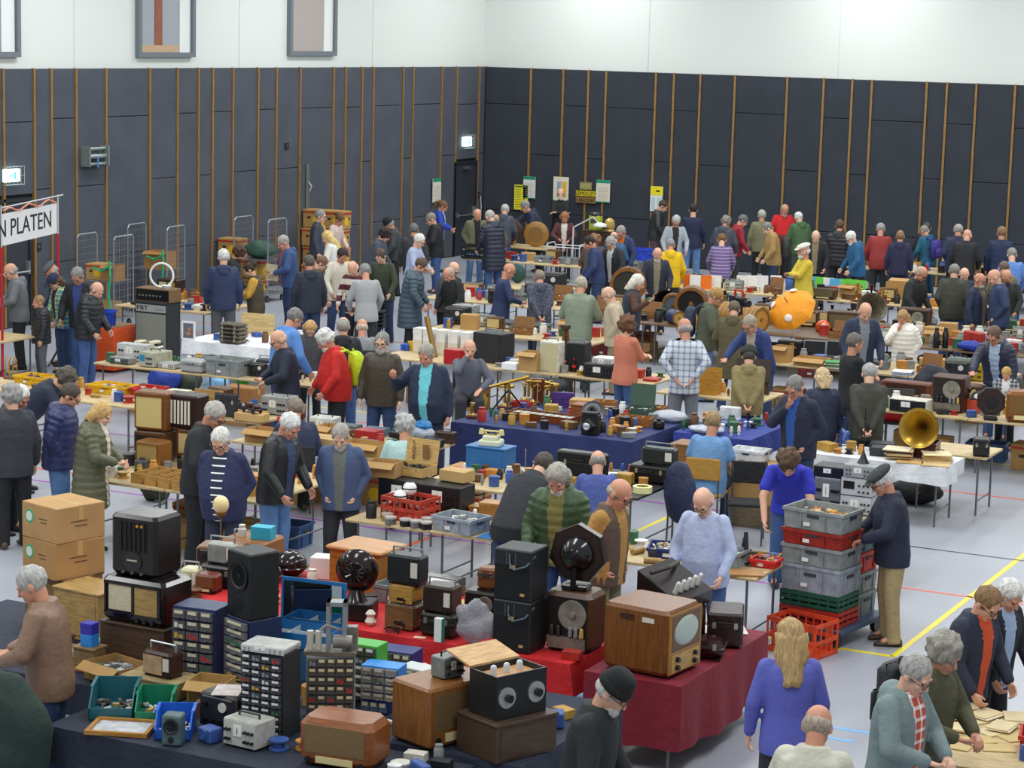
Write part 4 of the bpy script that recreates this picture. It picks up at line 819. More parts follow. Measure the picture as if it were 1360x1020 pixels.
def speaker(loc, rz, w, d, h, label, col='#1d1f22', kind='cone', group=None):
    t = thing('loudspeaker', label, 'loudspeaker', loc, rz, group); f = -d/2; part(t, 'cabinet', G().box(0, 0, 0, w, d, h, 0, .012), M(col, 'worn', .5))
    if kind == 'cone':
        part(t, 'surround', G().lathe([(w*.4, 0), (w*.4, .012), (w*.34, .012), (w*.33, 0)], 24, (0, f, h*.64), 'y'), M('#0d0e10', rough=.4)); part(t, 'cone', G().lathe([(w*.33, .004), (w*.12, -.03), (w*.1, -.01), (.001, .0)], 24, (0, f-.004, h*.64), 'y', False), M('#2c2e31'))
        part(t, 'port', G().cyl((0, f+.004, h*.2), (0, f-.004, h*.2), w*.16, w*.16, 18), M('#090a0b'))
    elif kind == 'pa':
        part(t, 'front_panel', G().box(0, f-.001, .02, w*.94, .006, h*.66), M('#16181b', 'knit', .9)); part(t, 'amp_panel', G().box(0, f-.002, h*.7, w*.9, .006, h*.25), M('#2a2d30', 'worn', .4)); part(t, 'badge', G().box(0, f-.006, h*.63, .05, .004, .03).box(w*.28, f-.006, .05, .04, .004, .022), M('#c8a860'))
        part(t, 'divider', G().box(-w*.16, f-.006, h*.7, .006, .006, h*.25).box(w*.08, f-.006, h*.7, .006, .006, h*.25), M('#5a6064')); part(t, 'cable', G().tube([(-w*.06, f-.02, h*.92), (-w*.04, f-.03, h*.74), (w*.1, f-.05, h*.64), (w*.4, f-.03, h*.72), (w*.52, f+.06, h*.9)], .008), M('#55626c'))
    else:
        part(t, 'grille', G().box(0, f-.001, h*.06, w*.88, .008, h*.88), M(kind, 'knit', .9)); part(t, 'carry_handle', G().tube([(-w*.3, 0, h), (-w*.3, 0, h+.04), (w*.3, 0, h+.04), (w*.3, 0, h)], .01), M('#8a8c8e', metal=.4))
    return t
def drawers(loc, rz, w, d, h, nx, ny, frame, label, dcol='#6a6c70', lab='#d8cfb4', wide=0):
    t = thing('drawer_cabinet', label, 'parts cabinet', loc, rz); f = -d/2; fm = M(frame, rough=.45)
    part(t, 'frame', G().box(0, d*.04, 0, w, d*.9, h, 0, .004), fm)
    r = random.Random(nx*ny); me = lm = None
    for j in range(ny):
        for i in range(nx):
            cw, chh = w*.95/nx, h*.96/ny; x = -w*.475+cw*(i+.5); z = h*.02+chh*j
            if me is None:
                me = G().box(0, 0, 0, cw*.92, .03, chh*.8).box(0, -.022, chh*.04, cw*.25, .02, chh*.14).mesh('drawer', 0); lm = G().box(0, -.0175, chh*.45, cw*.62, .004, chh*.3).mesh('label_card', 0)
                cm = G().box(-cw*.2, -.016, chh*.1, cw*.24, .003, chh*.5).box(cw*.16, -.016, chh*.08, cw*.3, .003, chh*.35).mesh('contents', 0)
            q = link('drawer', me, M(dcol, rough=.25), t, (x, f+.008, z+chh*.08))
            if r.random() < .75: link('label_card', lm, M(lab, rough=.7), q)
            else: link('contents', cm, M(r.choice(['#b8302a', '#c8a040', '#7a8a98', '#d8d4cc', '#3a6a4a']), rough=.6), q)
    return t
def instrument(loc, rz, w, d, h, col, label, panel='#c4c6c4', screen=None, group=None, handle=True, cat='instrument'):
    t = thing('test_instrument', label, cat, loc, rz, group); f = -d/2; part(t, 'case', G().box(0, 0, .01, w, d, h-.01, 0, .008), M(col, 'worn', .45)); [part(t, 'foot', G().box(k*w*.38, 0, 0, .03, d*.8, .012), KN) for k in (-1, 1)]
    part(t, 'front_panel', G().box(0, f-.001, h*.07, w*.94, .008, h*.86), M(panel, rough=.4))
    if screen: part(t, 'screen', G().box(-w*.24, f-.007, h*.4, w*.34, .006, h*.42), M(screen, rough=.1)); xs = (.08, .22, .36)
    else: part(t, 'meter', G().box(-w*.05, f-.007, h*.42, w*.24, .006, h*.4), M('#ecebe2', rough=.2)); part(t, 'needle', G().box(-w*.05, f-.012, h*.5, .004, .003, h*.22), KN); xs = (-.38, -.28, .18, .28, .4)
    knobs(t, [(w*x, h*z) for x in xs for z in (.28, .62)], min(w, h)*.06, f-.006)
    if handle: part(t, 'handle', G().tube([(-w*.3, 0, h), (-w*.3, 0, h+.03), (w*.3, 0, h+.03), (w*.3, 0, h)], .008), KN)
    return t
def horn(loc, rz, R, L_, col, label, box=None, tilt=.35, metal=.8, cat='gramophone', boxh=.18):
    t = thing('gramophone' if box else 'horn_loudspeaker', label, cat, loc, rz); z0 = 0.0
    if box:
        part(t, 'cabinet', G().box(0, 0, 0, .36, .36, boxh, 0, .012), M(box, 'wood', .3)); part(t, 'cabinet_moulding', G().box(0, 0, 0, .39, .39, .03, 0, .006).box(0, 0, boxh-.02, .38, .38, .02), M(box, 'wood', .3))
        part(t, 'turntable', G().cyl((0, 0, boxh), (0, 0, boxh+.025), .15, .15, 24), M('#3a2420', 'knit')); part(t, 'record', G().cyl((0, 0, boxh+.025), (0, 0, boxh+.03), .125, .125, 24), M('#111113', rough=.25)); part(t, 'crank', G().tube([(.18, 0, boxh*.5), (.25, 0, boxh*.5), (.25, 0, boxh*.5-.08), (.3, 0, boxh*.5-.08)], .008), M('#9a9a9a', metal=.8)); z0 = boxh
    else: part(t, 'base', G().lathe([(.09, 0), (.085, .03), (.03, .05), (.025, .12)], 20), M('#26221f', rough=.4))
    prof = [(R*(.06+.94*(k/14)**2.3), L_*k/14) for k in range(15)]; prof = prof+[(R*1.03, L_*1.0), (R*.97, L_*.995)]+[(max(.006, r-.006), h_) for r, h_ in prof[::-1][1:]]
    g = G().lathe(prof, 32, (0, 0, 0), 'y', False); T_ = Matrix.Rotation(-tilt, 3, 'X')
    base = V((0, .12 if box else 0, z0+.17)); g.v = [tuple(T_ @ V(p)+base) for p in g.v]; part(t, 'horn', g, M(col, 'worn' if metal < .5 else 'plain', .3, metal), smooth=1.2)
    part(t, 'tone_arm', G().tube([base, base+V((0, .06, -.05)), (0, .12 if box else .02, z0+.04), (0, .02, z0+.05)], .016, 8), M(col, rough=.3, metal=metal)); return t
def polyspeaker(loc, rz, R, sides, label, col='#2e1c16', facing=True, base=True, z0=.0, ang=0.0):
    t = thing('cone_loudspeaker', label, 'loudspeaker', loc, rz); zc = z0+R+.05
    P_ = [(R*math.cos(2*math.pi*i/sides+math.pi/2+ang), zc+R*math.sin(2*math.pi*i/sides+math.pi/2+ang)) for i in range(sides)]
    part(t, 'frame', G().prism(P_, -.04, .04), M(col, 'wood', .3)); Q = [(x*.9, zc+(z-zc)*.9) for x, z in P_]; part(t, 'baffle', G().prism(Q, -.046, .0), M(col, 'wood', .4))
    if facing: part(t, 'cone_cloth', G().lathe([(R*.7, .0), (R*.7, .008), (R*.5, .014), (.01, .02)], 26, (0, -.044, zc), 'y'), M('#1b1a1a', 'knit', .8)); part(t, 'ring', G().lathe([(R*.72, 0), (R*.76, .012), (R*.7, .014)], 26, (0, -.044, zc), 'y'), M(col, rough=.25))
    else: part(t, 'basket', G().lathe([(R*.6, 0), (R*.56, .04), (R*.36, .11), (R*.26, .13), (R*.26, .17), (.01, .175)], 24, (0, -.044, zc), 'y'), M('#17171a', rough=.15)); part(t, 'pillar', G().cyl((0, -.12, z0+.02), (0, -.12, zc-R*.2), .025, .025, 10), M('#141416', rough=.3))
    if base: part(t, 'stand', G().box(0, -.03, z0, R*.9, .16, .05, 0, .012), M('#161416', rough=.25))
    return t
def round_speaker(loc, rz, R, label, col='#241614', box=True, cat='loudspeaker'):
    t = thing('cone_loudspeaker', label, cat, loc, rz); z0 = 0
    if box: part(t, 'base_box', G().box(0, .03, 0, R*1.7, R*1.3, R*.85, 0, .012), M('#1a1918', 'worn', .4)); z0 = R*.85
    zc = z0+R+.07; part(t, 'neck', G().lathe([(.1, z0), (.08, z0+.03), (.05, z0+.1)], 18), M(col, rough=.15))
    part(t, 'dish', G().lathe([(R*.5, .06), (R*.86, .02), (R, -.01), (R*.97, -.05), (R*.7, -.09), (.01, -.1)], 36, (0, 0, zc), 'y'), M(col, rough=.12), smooth=1.2); part(t, 'hub', G().lathe([(R*.5, .055), (R*.46, .075), (.01, .08)], 24, (0, 0, zc), 'y'), M('#17100f', rough=.3))
    for i in range(12): a = i*math.pi/6; part(t, 'spoke', G().cyl((R*.14*math.cos(a), -.08, zc+R*.14*math.sin(a)), (R*.44*math.cos(a), -.078, zc+R*.44*math.sin(a)), .012, .016, 6), M(col, rough=.12))
    return t
def drum(loc, rz, R, L_, col, label, face='#1a1815', ring='#8a5a2a', ribs=0):
    t = thing('drum_loudspeaker' if not ribs else 'ribbed_coil', label, 'loudspeaker' if not ribs else 'coil', loc, rz)
    part(t, 'shell', G().lathe([(R*.96, -L_/2), (R, -L_/2+.01), (R, L_/2-.01), (R*.96, L_/2)], 32, (0, 0, R), 'y'), M(col, 'wood', .4)); part(t, 'face', G().cyl((0, -L_/2-.002, R), (0, -L_/2+.01, R), R*.82, R*.82, 28), M(face, 'knit', .8))
    part(t, 'front_ring', G().lathe([(R*.8, L_/2), (R*.8, L_/2+.02), (R, L_/2+.02), (R, L_/2)], 32, (0, 0, R), 'y', False), M(ring, 'wood', .35)); part(t, 'boss', G().cyl((0, -L_/2-.004, R), (0, -L_/2-.025, R), R*.14, R*.12, 16), M(ring, 'wood', .4))
    part(t, 'cradle', G().box(0, 0, 0, R*1.1, L_*.7, R*.12), M(ring, 'wood', .5))
    for i in range(ribs): y = -L_/2+L_*(i+.5)/ribs; part(t, 'rib', G().lathe([(R*1.0, -.012), (R*1.06, 0), (R*1.0, .012)], 30, (0, y, R), 'y', False), M(ring, 'wood', .4))
    return t
def flat_stack(loc, rz, w, d, n, cols, label, name='record_sleeve', cat='records', group=None, th=.008, seed=0):
    r = random.Random(seed+n)
    for i in range(n): solo(name, label, cat, G().box(0, 0, 0, w, d, th*.92, 0, .001), M(cols[i % len(cols)], 'card', .6), (loc[0]+r.uniform(-.015, .015), loc[1]+r.uniform(-.015, .015), loc[2]+i*th), rz+r.uniform(-.12, .12), group, 0)
def lidbox(loc, rz, w, d, h, col, label, lid=1.9, inner='#2a2622', fillc=None, tex='wood', mark=None, n=30):
    t = thing('open_box', label, 'box', loc, rz); m = M(col, tex, .5); part(t, 'tray', G().tray(0, 0, 0, w, d, h, .01), m)
    L_ = G().box(0, -.0, 0, w, .012, d*.95); a = lid-math.pi/2; L_.v = [(p[0], p[1]*math.cos(a)+p[2]*math.sin(a), -p[1]*math.sin(a)+p[2]*math.cos(a)) for p in L_.v]
    o = part(t, 'lid', L_, m, (0, d/2, h)); part(t, 'lining', G().box(0, 0, .011, w-.024, d-.024, .003), M(inner)); part(t, 'latch', G().box(-w*.3, -d/2-.003, h-.03, .02, .006, .03).box(w*.3, -d/2-.003, h-.03, .02, .006, .03), M('#b0a890', metal=.6))
    if mark: letters(o, mark, .055, '#3a2c1c', (-w*.22, -.009, d*.5), (math.pi/2, -math.pi/2, 0)); part(o, 'stamp', G().box(w*.16, -.009, d*.2, w*.2, .002, d*.55), M('#8a6a40', 'worn'))
    if fillc: fill(t, w, d, h*.55, fillc, n, int(w*1000)); 
    return t
def tv(loc, rz, w, d, h, label, col='#7a4a22'):
    t = thing('television', label, 'television', loc, rz); f = -d/2; part(t, 'cabinet', G().box(0, 0, .02, w, d, h-.02, 0, .03), M(col, 'woodv', .3)); part(t, 'front_frame', G().box(0, f-.006, .03, w*.96, .02, h-.05, 0, .008), M('#a0702e', 'woodv', .35))
    part(t, 'screen_mask', G().box(0, f-.014, h*.4, w*.84, .012, h*.52, 0, .03), M('#6a4a30', 'wood', .4)); part(t, 'screen', G().ell((0, f-.016, h*.66), (w*.36, .024, h*.22), 28, 14), M('#aebcb4', rough=.06)); part(t, 'control_panel', G().box(0, f-.014, h*.08, w*.8, .01, h*.26), M('#c09a54', 'wood', .4))
    knobs(t, [(-w*.26, h*.27), (-w*.26, h*.15), (w*.26, h*.27), (w*.26, h*.15)], .022, f-.018, KN, .03); part(t, 'vents', G().box(-w/2-.001, d*.12, h*.8, .004, d*.22, .008).box(-w/2-.001, d*.12, h*.83, .004, d*.22, .008).box(-w/2-.001, d*.12, h*.86, .004, d*.22, .008), KN)
    part(t, 'maker_badge', G().box(-w/2-.001, -d*.2, h*.8, .004, d*.18, .04), M('#d8d2c4')); return t
def chair(loc, rz, label, col='#26282b', group=None, seat=.45):
    t = thing('folding_chair', label, 'chair', loc, rz, group); m = M(col, 'fabric', .7); lm = M('#5c6064', rough=.35, metal=.6)
    part(t, 'seat', G().box(0, 0, seat-.03, .42, .4, .04, 0, .012), m); part(t, 'backrest', G().box(0, .2, seat+.18, .42, .03, .26, 0, .012), m)
    for x in (-1, 1):
        part(t, 'leg', G().cyl((x*.19, -.18, 0), (x*.19, -.16, seat-.02), .011, .011, 8), lm); part(t, 'leg', G().cyl((x*.19, .22, 0), (x*.19, .19, seat+.42), .011, .011, 8), lm)
    return t
def cage(loc, rz, w, d, h, label):
    t = thing('roll_cage', label, 'trolley', loc, rz); m = M('#a6abb0', rough=.3, metal=.7); part(t, 'base', G().box(0, 0, .14, w, d, .03).tube([(-w/2, -d/2, .16), (w/2, -d/2, .16), (w/2, d/2, .16), (-w/2, d/2, .16), (-w/2, -d/2, .16)], .018), m); part(t, 'shelf', G().box(0, 0, h*.5, w-.03, d-.03, .012), m)
    for sx in (-1, 1):
        x = sx*w/2; part(t, 'side_frame', G().tube([(x, -d/2, .16), (x, -d/2, h-.06), (x, -d/2+.06, h), (x, d/2-.06, h), (x, d/2, h-.06), (x, d/2, .16)], .016, 8), m)
        g = G()
        for i in range(1, 7): y = -d/2+d*i/7; g.cyl((x, y, .18), (x, y, h), .004, .004, 4)
        for i in range(1, 12): z = .2+(h-.2)*i/12; g.cyl((x, -d/2, z), (x, d/2, z), .004, .004, 4)
        part(t, 'side_mesh', g, m)
        for sy in (-1, 1): part(t, 'castor', G().cyl((x*.88-.02, sy*d*.4, .06), (x*.88+.02, sy*d*.4, .06), .06, .06, 14).box(x*.88, sy*d*.4, .1, .05, .05, .05), M('#3a3c40'))
    g = G()
    for i in range(1, 8): x = -w/2+w*i/8; g.cyl((x, d/2, .18), (x, d/2, h), .004, .004, 4)
    for i in range(1, 12): z = .2+(h-.2)*i/12; g.cyl((-w/2, d/2, z), (w/2, d/2, z), .004, .004, 4)
    part(t, 'back_mesh', g, m); return t
def bag(loc, w, d, h, col, label, tex='film', seed=0, cat='bag', name='plastic_bag', rz=0):
    g = G().ell((0, 0, h*.5), (w/2, d/2, h*.52), 26, 18); noisy(g, min(w, h)*.15, 5.5/max(w, .1)*.6, seed*7.7); noisy(g, .02, 28, seed); g.v = [(x, y, max(z, 0.0)) for x, y, z in g.v]
    return solo(name, label, cat, g, M(col, tex, .35 if tex == 'film' else .7), loc, rz, None, 1.0)
def rucksack(who, col, label, w=.3, h=.44, strap=None, side=None):
    b = who; s = b.scale.x; r = b.rotation_euler.z; P = _C[('pose', 'look')]; o = Matrix.Rotation(r, 3, 'Z') @ V((0, .245*s, 0)); t = thing('rucksack', label, 'rucksack', (b.location.x+o.x, b.location.y+o.y, .98*s), r)
    m = M(col, 'fabric', .6); part(t, 'main_bag', G().box(0, 0, 0, w, .16, h, 0, .05), m, smooth=1.0); part(t, 'front_pocket', G().box(0, .1, .04, w*.75, .07, h*.5, 0, .03), M(side or col, 'fabric', .6), smooth=1.0); part(t, 'top_loop', G().tube([(-.03, -.04, h), (-.02, -.04, h+.04), (.02, -.04, h+.04), (.03, -.04, h)], .007), m)
    for k in (-1, 1): part(t, 'strap', G().tube([(k*.1, -.08, h*.95), (k*.11, -.16, h*1.08), (k*.13, -.27, h*1.02), (k*.14, -.34, h*.7), (k*.15, -.26, h*.3), (k*.13, -.1, .05)], .018, 6), M(strap or col, 'fabric', .6))
    return t
def find(txt): return next(b for b in PEOPLE if txt in b['label'])
# ------------------------------------------------------------------ foreground parts stall, left
Q = math.pi/2
def plinth(loc, rz, w, d, h, col, label, tex='wood'):
    t = thing('wooden_cabinet', label, 'cabinet', loc, rz); part(t, 'body', G().box(0, 0, 0, w, d, h-.02, 0, .004), M(col, tex, .5)); part(t, 'top', G().box(0, 0, h-.02, w+.02, d+.02, .02, 0, .004), M(col, tex, .45)); part(t, 'front_panel', G().box(0, -d/2-.002, h*.1, w*.86, .006, h*.74), M(col, tex, .6)); return t
l = A(98, 850, .75, .4, -.1); plinth(l, -.1, .5, .4, .42, '#b8955c', 'pale plywood cabinet under the stickered cartons')
l = (l[0]-.32, l[1]+.12, .75); plinth((l[0]-.12, l[1]+.12, .75), -.1, .5, .42, .42, '#8a6c44', 'brown plywood cabinet behind the stickered cartons')
c = (l[0]-.12, l[1]+.12, 1.17); carton(c, -.3, .48, .5, .31, 'closed carton with a round green sticker, lower of the pair', '#b58a56', 'sticker'); carton(up(c, .312), -.26, .48, .5, .3, 'closed carton with a round green sticker and handwriting, upper of the pair', '#bb9360', 'sticker')
l = A(168, 893, .75, .42, 0); plinth(l, 0, .62, .42, .36, '#4a3524', 'dark wooden cabinet under the black bakelite television radio')
radio(up(l, .36), 0, .6, .4, .36, '#1b1413', 'glossy black bakelite radio with cream cloth and wood-grain scale window', 'twin', tex='plain', rough=.15, round_=.03)
radio(up(l, .72, -.04, .04), 0, .44, .36, .5, '#1d1615', 'tall black bakelite radio with gothic grille on top of the twin-window radio', 'gothic', tex='plain', rough=.2, round_=.03)
l = A(168, 925, .75, .34, 0); plinth(l, 0, .5, .3, .14, '#a89468', 'low cabinet with a beige top under the small brown radio'); radio(up(l, .14, .03, 0), -.1, .28, .17, .2, '#3a2420', 'small brown bakelite radio with a beige loudspeaker front', 'portable', '#b89a78', 'plain', .25)
l = A(131, 868, .95, .1, 0); solo('tissue_box', 'sky blue cardboard packet under the dark blue one', 'box', G().box(0, 0, 0, .11, .1, .1, 0, .004).box(0, -.051, .02, .08, .003, .06), M('#2a86d8'), l); solo('tissue_box', 'dark blue and yellow packet on top of the sky blue one', 'box', G().box(0, 0, 0, .11, .1, .09, 0, .004).box(0, -.051, .06, .11, .003, .02), M('#3030a8'), up(l, .1))
solo('packet_shelf', 'small wooden block under the blue packets', 'block', G().box(0, 0, 0, .2, .16, .2, 0, .004).box(0, 0, .19, .22, .18, .012), M('#8a6c44', 'wood'), (l[0], l[1], .75))
instrument(A(104, 890, .75, .16, 0), 0, .16, .16, .14, '#8e9494', 'small grey metal meter box beside the plywood cabinet', '#a8aaa4')
t = carton(A(142, 922, .75, .3, -.25), -.25, .42, .3, .14, 'open carton of metal rods and hardware', '#a8824e', 'open'); fill(t, .36, .24, .06, ('#8e9092', '#5e6062', '#4a7a54', '#c4c4c0'), 70, 5, .04)
def bin_(px, py, w, d, h, col, label, rz, fc):
    l = A(px, py, .75, d, rz); t = thing('stacking_bin', label, 'parts bin', l, rz); m = M(col, rough=.4)
    P_ = [(-d/2, 0), (d/2, 0), (d/2, h), (-d*.1, h), (-d/2, h*.45)]
    for s in (-1, 1): part(t, 'side_wall', G().add([(s*w/2, y, z) for y, z in P_]+[(s*(w/2-.01), y, z) for y, z in P_], [(0, 1, 2, 3, 4), (9, 8, 7, 6, 5)]+[(i, (i+1) % 5, (i+1) % 5+5, i+5) for i in range(5)]), m)
    part(t, 'base', G().box(0, 0, 0, w, d, .01), m); part(t, 'back_wall', G().box(0, d/2-.005, 0, w, .01, h), m); part(t, 'front_lip', G().box(0, -d/2+.005, 0, w, .01, h*.45), m); part(t, 'rim', G().box(-w/2, d*.2, h-.012, .024, d*.6, .014).box(w/2, d*.2, h-.012, .024, d*.6, .014), m); fill(t, w-.03, d-.05, .02, fc, 26, int(px))
bin_(118, 962, .32, .46, .2, '#20606c', 'large petrol-teal stacking bin', .5, PARTS); bin_(168, 972, .26, .4, .17, '#0f7a5a', 'green stacking bin between the teal and blue bins', .5, PARTS); bin_(208, 985, .26, .36, .17, '#1a60c8', 'bright blue stacking bin with white packets', .5, ('#e8e6e0', '#2c2a28', '#c4c2ba'))
speaker(A(228, 990, .75, .12, .3), .3, .14, .13, .22, 'small grey-green two-way box speaker', '#4c6468')
t = thing('picture_frame', 'gilt wooden picture frame lying at the stall edge', 'frame', A(128, 985, .76, .3, .35), .35); part(t, 'moulding', G().box(0, -.16, 0, .46, .03, .03).box(0, .16, 0, .46, .03, .03).box(-.215, 0, 0, .03, .3, .03).box(.215, 0, 0, .03, .3, .03), M('#b07c34', 'wood', .4)); part(t, 'picture', G().box(0, 0, 0, .4, .29, .012), M('#b8bcc0', 'worn'))
drawers(A(251, 912, .75, .3, .1), .1, .37, .3, .6, 3, 7, '#232f5a', 'navy parts cabinet with wide clear drawers', '#5a5c62')
l = A(291, 922, .75, .3, -.35); drawers(l, -.35, .3, .34, .56, 1, 8, '#1e2a52', 'navy parts cabinet under the black box speaker', '#6a6c70'); speaker(up(l, .56), -.35, .3, .28, .52, 'black box loudspeaker with a round cone on the navy cabinet', '#17181a')
l = A(341, 972, .75, .28, .05); drawers(l, .05, .34, .28, .62, 4, 11, '#26282c', 'tall charcoal cabinet of narrow drawers with white labels', '#3c3e44', '#e8e8e4'); instrument(up(l, .62), .1, .36, .26, .05, '#a8a8a2', 'flat grey tuner chassis on the charcoal cabinet', handle=False)
l = A(422, 962, .75, .26, .55); drawers(l, .55, .36, .24, .5, 5, 7, '#8e9294', 'grey steel drawer cabinet with cream labels', '#55504a', '#e0cfa8')
t = thing('film_mechanism', 'grey metal mechanism with an upright bracket on the grey drawer cabinet', 'machine', up(l, .5), .45); part(t, 'base_plate', G().box(0, 0, 0, .38, .22, .03), M('#6a6258', 'worn', .5)); part(t, 'bracket', G().box(-.02, 0, .03, .03, .12, .36).box(.1, 0, .03, .03, .12, .36).box(.04, 0, .36, .15, .12, .03), M('#8c9094', rough=.4, metal=.3))
for x in (-.15, -.09): part(t, 'capacitor', G().cyl((x, -.04, .03), (x, -.04, .17), .025, .025, 12), M('#c4bfb2'))
part(t, 'motor', G().cyl((.02, -.06, .1), (.16, -.06, .1), .05, .05, 16).box(.15, .05, .03, .08, .08, .16), M('#8a8880', 'worn', .4, .3)); part(t, 'linkage', G().tube([(-.15, 0, .1), (-.03, -.06, .22), (.1, .0, .16)], .012), M('#b0aca4', metal=.5))
drawers(A(470, 932, .75, .2, .05), .05, .36, .2, .44, 4, 6, '#46a83a', 'lime green parts cabinet', '#4a463e', '#d8d4c4')
drawers(A(497, 948, .75, .16, .15), .15, .22, .18, .1, 3, 1, '#1c44a8', 'low royal blue drawer unit under the sky blue cabinet', '#5a6a80'); drawers(up(A(497, 948, .75, .16, .15), .1, .04), .15, .3, .2, .26, 3, 4, '#2a86d4', 'sky blue parts cabinet with twelve drawers', '#8a8078', '#c8c0b0')
drawers(A(525, 895, .75, .24, .1), .1, .32, .24, .18, 4, 2, '#2a3470', 'navy cabinet with a pale lid behind the sky blue one', '#56524a'); drawers(A(550, 925, .75, .2, -.1), -.1, .34, .2, .2, 4, 3, '#c4c8c8', 'parts cabinet with a white lid next to the veneer radio', '#5a5244')
lidbox(A(375, 862, 1.05, .36, .12), .12, .56, .36, .1, '#1c6aa8', 'blue display case with a mirror lid standing open', 1.62, '#b8bcbc', None, 'plain')
o = bpy.context.scene.objects.get('open_box'); part(o, 'mirror', G().box(0, -.008, .0, .5, .004, .3), M('#a8b4b4', rough=.03, metal=1.0), (0, .175, .12)); part(o, 'divider', G().box(-.1, 0, .012, .006, .33, .06).box(.1, 0, .012, .006, .33, .06).box(0, 0, .012, .53, .006, .06), M('#c8cccc'))
p = A(375, 862, 1.05, .36, .12); plinth((p[0], p[1], .75), .12, .54, .34, .298, '#2a5a86', 'blue wooden stand below the mirror display case', 'plain')
l = W(565, 918, 1.2); radio((l.x, l.y, .75), Q-.35, .62, .42, .45, '#8a5a2c', 'walnut veneer radio cabinet with brown speaker cloth', 'cloth', '#6e5634', 'woodv'); instrument((l.x+.02, l.y+.02, 1.2), Q-.3, .2, .14, .16, '#808684', 'grey portable meter on the walnut veneer radio', '#5a5e60')
l = W(462, 948, 1.1); radio((l.x, l.y-.02, .75), .1, .56, .36, .34, '#8a4e22', 'polished brown radio with a rounded top beside the veneer radio', 'cloth', '#7a6240', round_=.05)
l = W(664, 950, 1.03); plinth((l.x, l.y, .75), Q-.4, .56, .44, .28, '#4c3a2c', 'dark wood cabinet with chrome trim under the black receiver')
t = thing('valve_receiver', 'black box receiver with silver dials and an open wooden lid', 'radio', (l.x, l.y, 1.03), Q-.4); part(t, 'case', G().tray(0, 0, 0, .46, .3, .32, .014), M('#1c1e20', 'worn', .4)); part(t, 'deck', G().box(0, 0, .27, .42, .26, .012), M('#c09058', 'wood')); part(t, 'lid', G().add([(-.23, .15, .32), (.23, .15, .32), (.23, .42, .38), (-.23, .42, .38), (-.23, .15, .335), (.23, .15, .335), (.23, .42, .395), (-.23, .42, .395)], [(3, 2, 1, 0), (4, 5, 6, 7), (0, 1, 5, 4), (1, 2, 6, 5), (2, 3, 7, 6), (3, 0, 4, 7)]), M('#c8a06c', 'wood'))
for x in (-.14, .13): part(t, 'dial', G().cyl((x, -.15, .16), (x, -.165, .16), .075, .075, 24), M('#c6c8c8', rough=.2, metal=.6)); part(t, 'dial_knob', G().cyl((x, -.165, .16), (x, -.2, .16), .03, .03, 14), KN)
for x in (-.12, 0, .12): part(t, 'valve', G().cap((x, .02, .28), (x, .02, .33), .028, .024, 10), M('#c8ccd0', rough=.1))
radio(A(272, 972, .75, .22, -.1), -.1, .34, .24, .26, '#3a3430', 'black military receiver with a round meter and a magazine on top', 'military'); solo('magazine', 'glossy magazine lying on the black military receiver', 'magazine', G().box(0, 0, 0, .2, .27, .006), M('#c8bcb8', 'worn'), up(A(272, 972, .75, .22, -.1), .262), .4)
instrument(A(318, 995, .75, .22, -.1), -.1, .3, .22, .2, '#b4b4ac', 'cream signal generator with a central meter', '#c0c0b8')
bag(A(398, 955, .75), .2, .16, .26, '#d4d8dc', 'clear plastic bag beside the grey drawer cabinet', seed=2); bag(A(735, 960, 0), .3, .28, .5, '#b8b4a4', 'crumpled clear plastic sack on the floor by the maroon table', seed=4)
carton(A(232, 935, .75, .2, .2), .2, .3, .24, .16, 'small open carton behind the blue bin', '#b08c54', 'open')
t = thing('draped_chair', 'chair covered with a dark green coat beside the leather-jacketed man', 'chair', (-10.1, 12.2, 0), .2); g = noisy(G().ell((0, 0, .72), (.34, .26, .5), 28, 20), .06, 5); part(t, 'coat', g, M('#22352f', 'fabric', .8)); part(t, 'seat', G().box(0, -.1, .42, .42, .4, .04), M('#2a2a2c'))
for x in (-1, 1):
    for y in (-1, 1): part(t, 'leg', G().cyl((x*.18, y*.18, 0), (x*.18, y*.18, .44), .013, .013, 8), M('#55585c', metal=.5))
# ------------------------------------------------------------------ red table
ZT = .757
l = A(248, 757, ZT, .3, .15); radio(up(l, 0), .3, .42, .3, .3, '#7a4a20', 'wooden radio chassis with a side dial under the globe lamp', 'military'); t = thing('globe_lamp', 'cream glass globe lamp on a slim brass stem', 'lamp', up(l, .3, -.02), 0); part(t, 'foot', G().lathe([(.07, 0), (.06, .02), (.012, .04)], 18), M('#4a3c28', metal=.5)); part(t, 'stem', G().cyl((0, 0, .03), (0, 0, .27), .008), M('#8a7a50', metal=.8, rough=.3)); part(t, 'gallery', G().lathe([(.02, .25), (.05, .28), (.05, .3)], 16), M('#8a6a34', metal=.7)); part(t, 'globe', G().ell((0, 0, .37), (.075, .075, .085), 24, 16), M('#f0dca4', rough=.15))
radio(A(252, 785, ZT, .2, .2), .2, .16, .16, .2, '#d8d4ae', 'cream metal box with the red cloth behind', 'portable', '#c4c0a0', 'plain'); radio(A(270, 788, ZT, .16, .1), .1, .2, .16, .17, '#6a3018', 'small red-brown wooden radio by the black box speaker', 'cloth', '#7a4a24')
l = A(300, 770, ZT, .22, .05); radio(l, .05, .36, .24, .2, '#1d1d1f', 'black leatherette case under the silver portable', 'case', tex='plain'); radio(up(l, .2), .05, .28, .1, .2, '#a8aaa4', 'silver portable transistor radio with a carry handle', 'portable', '#8e908c', 'plain', .3)
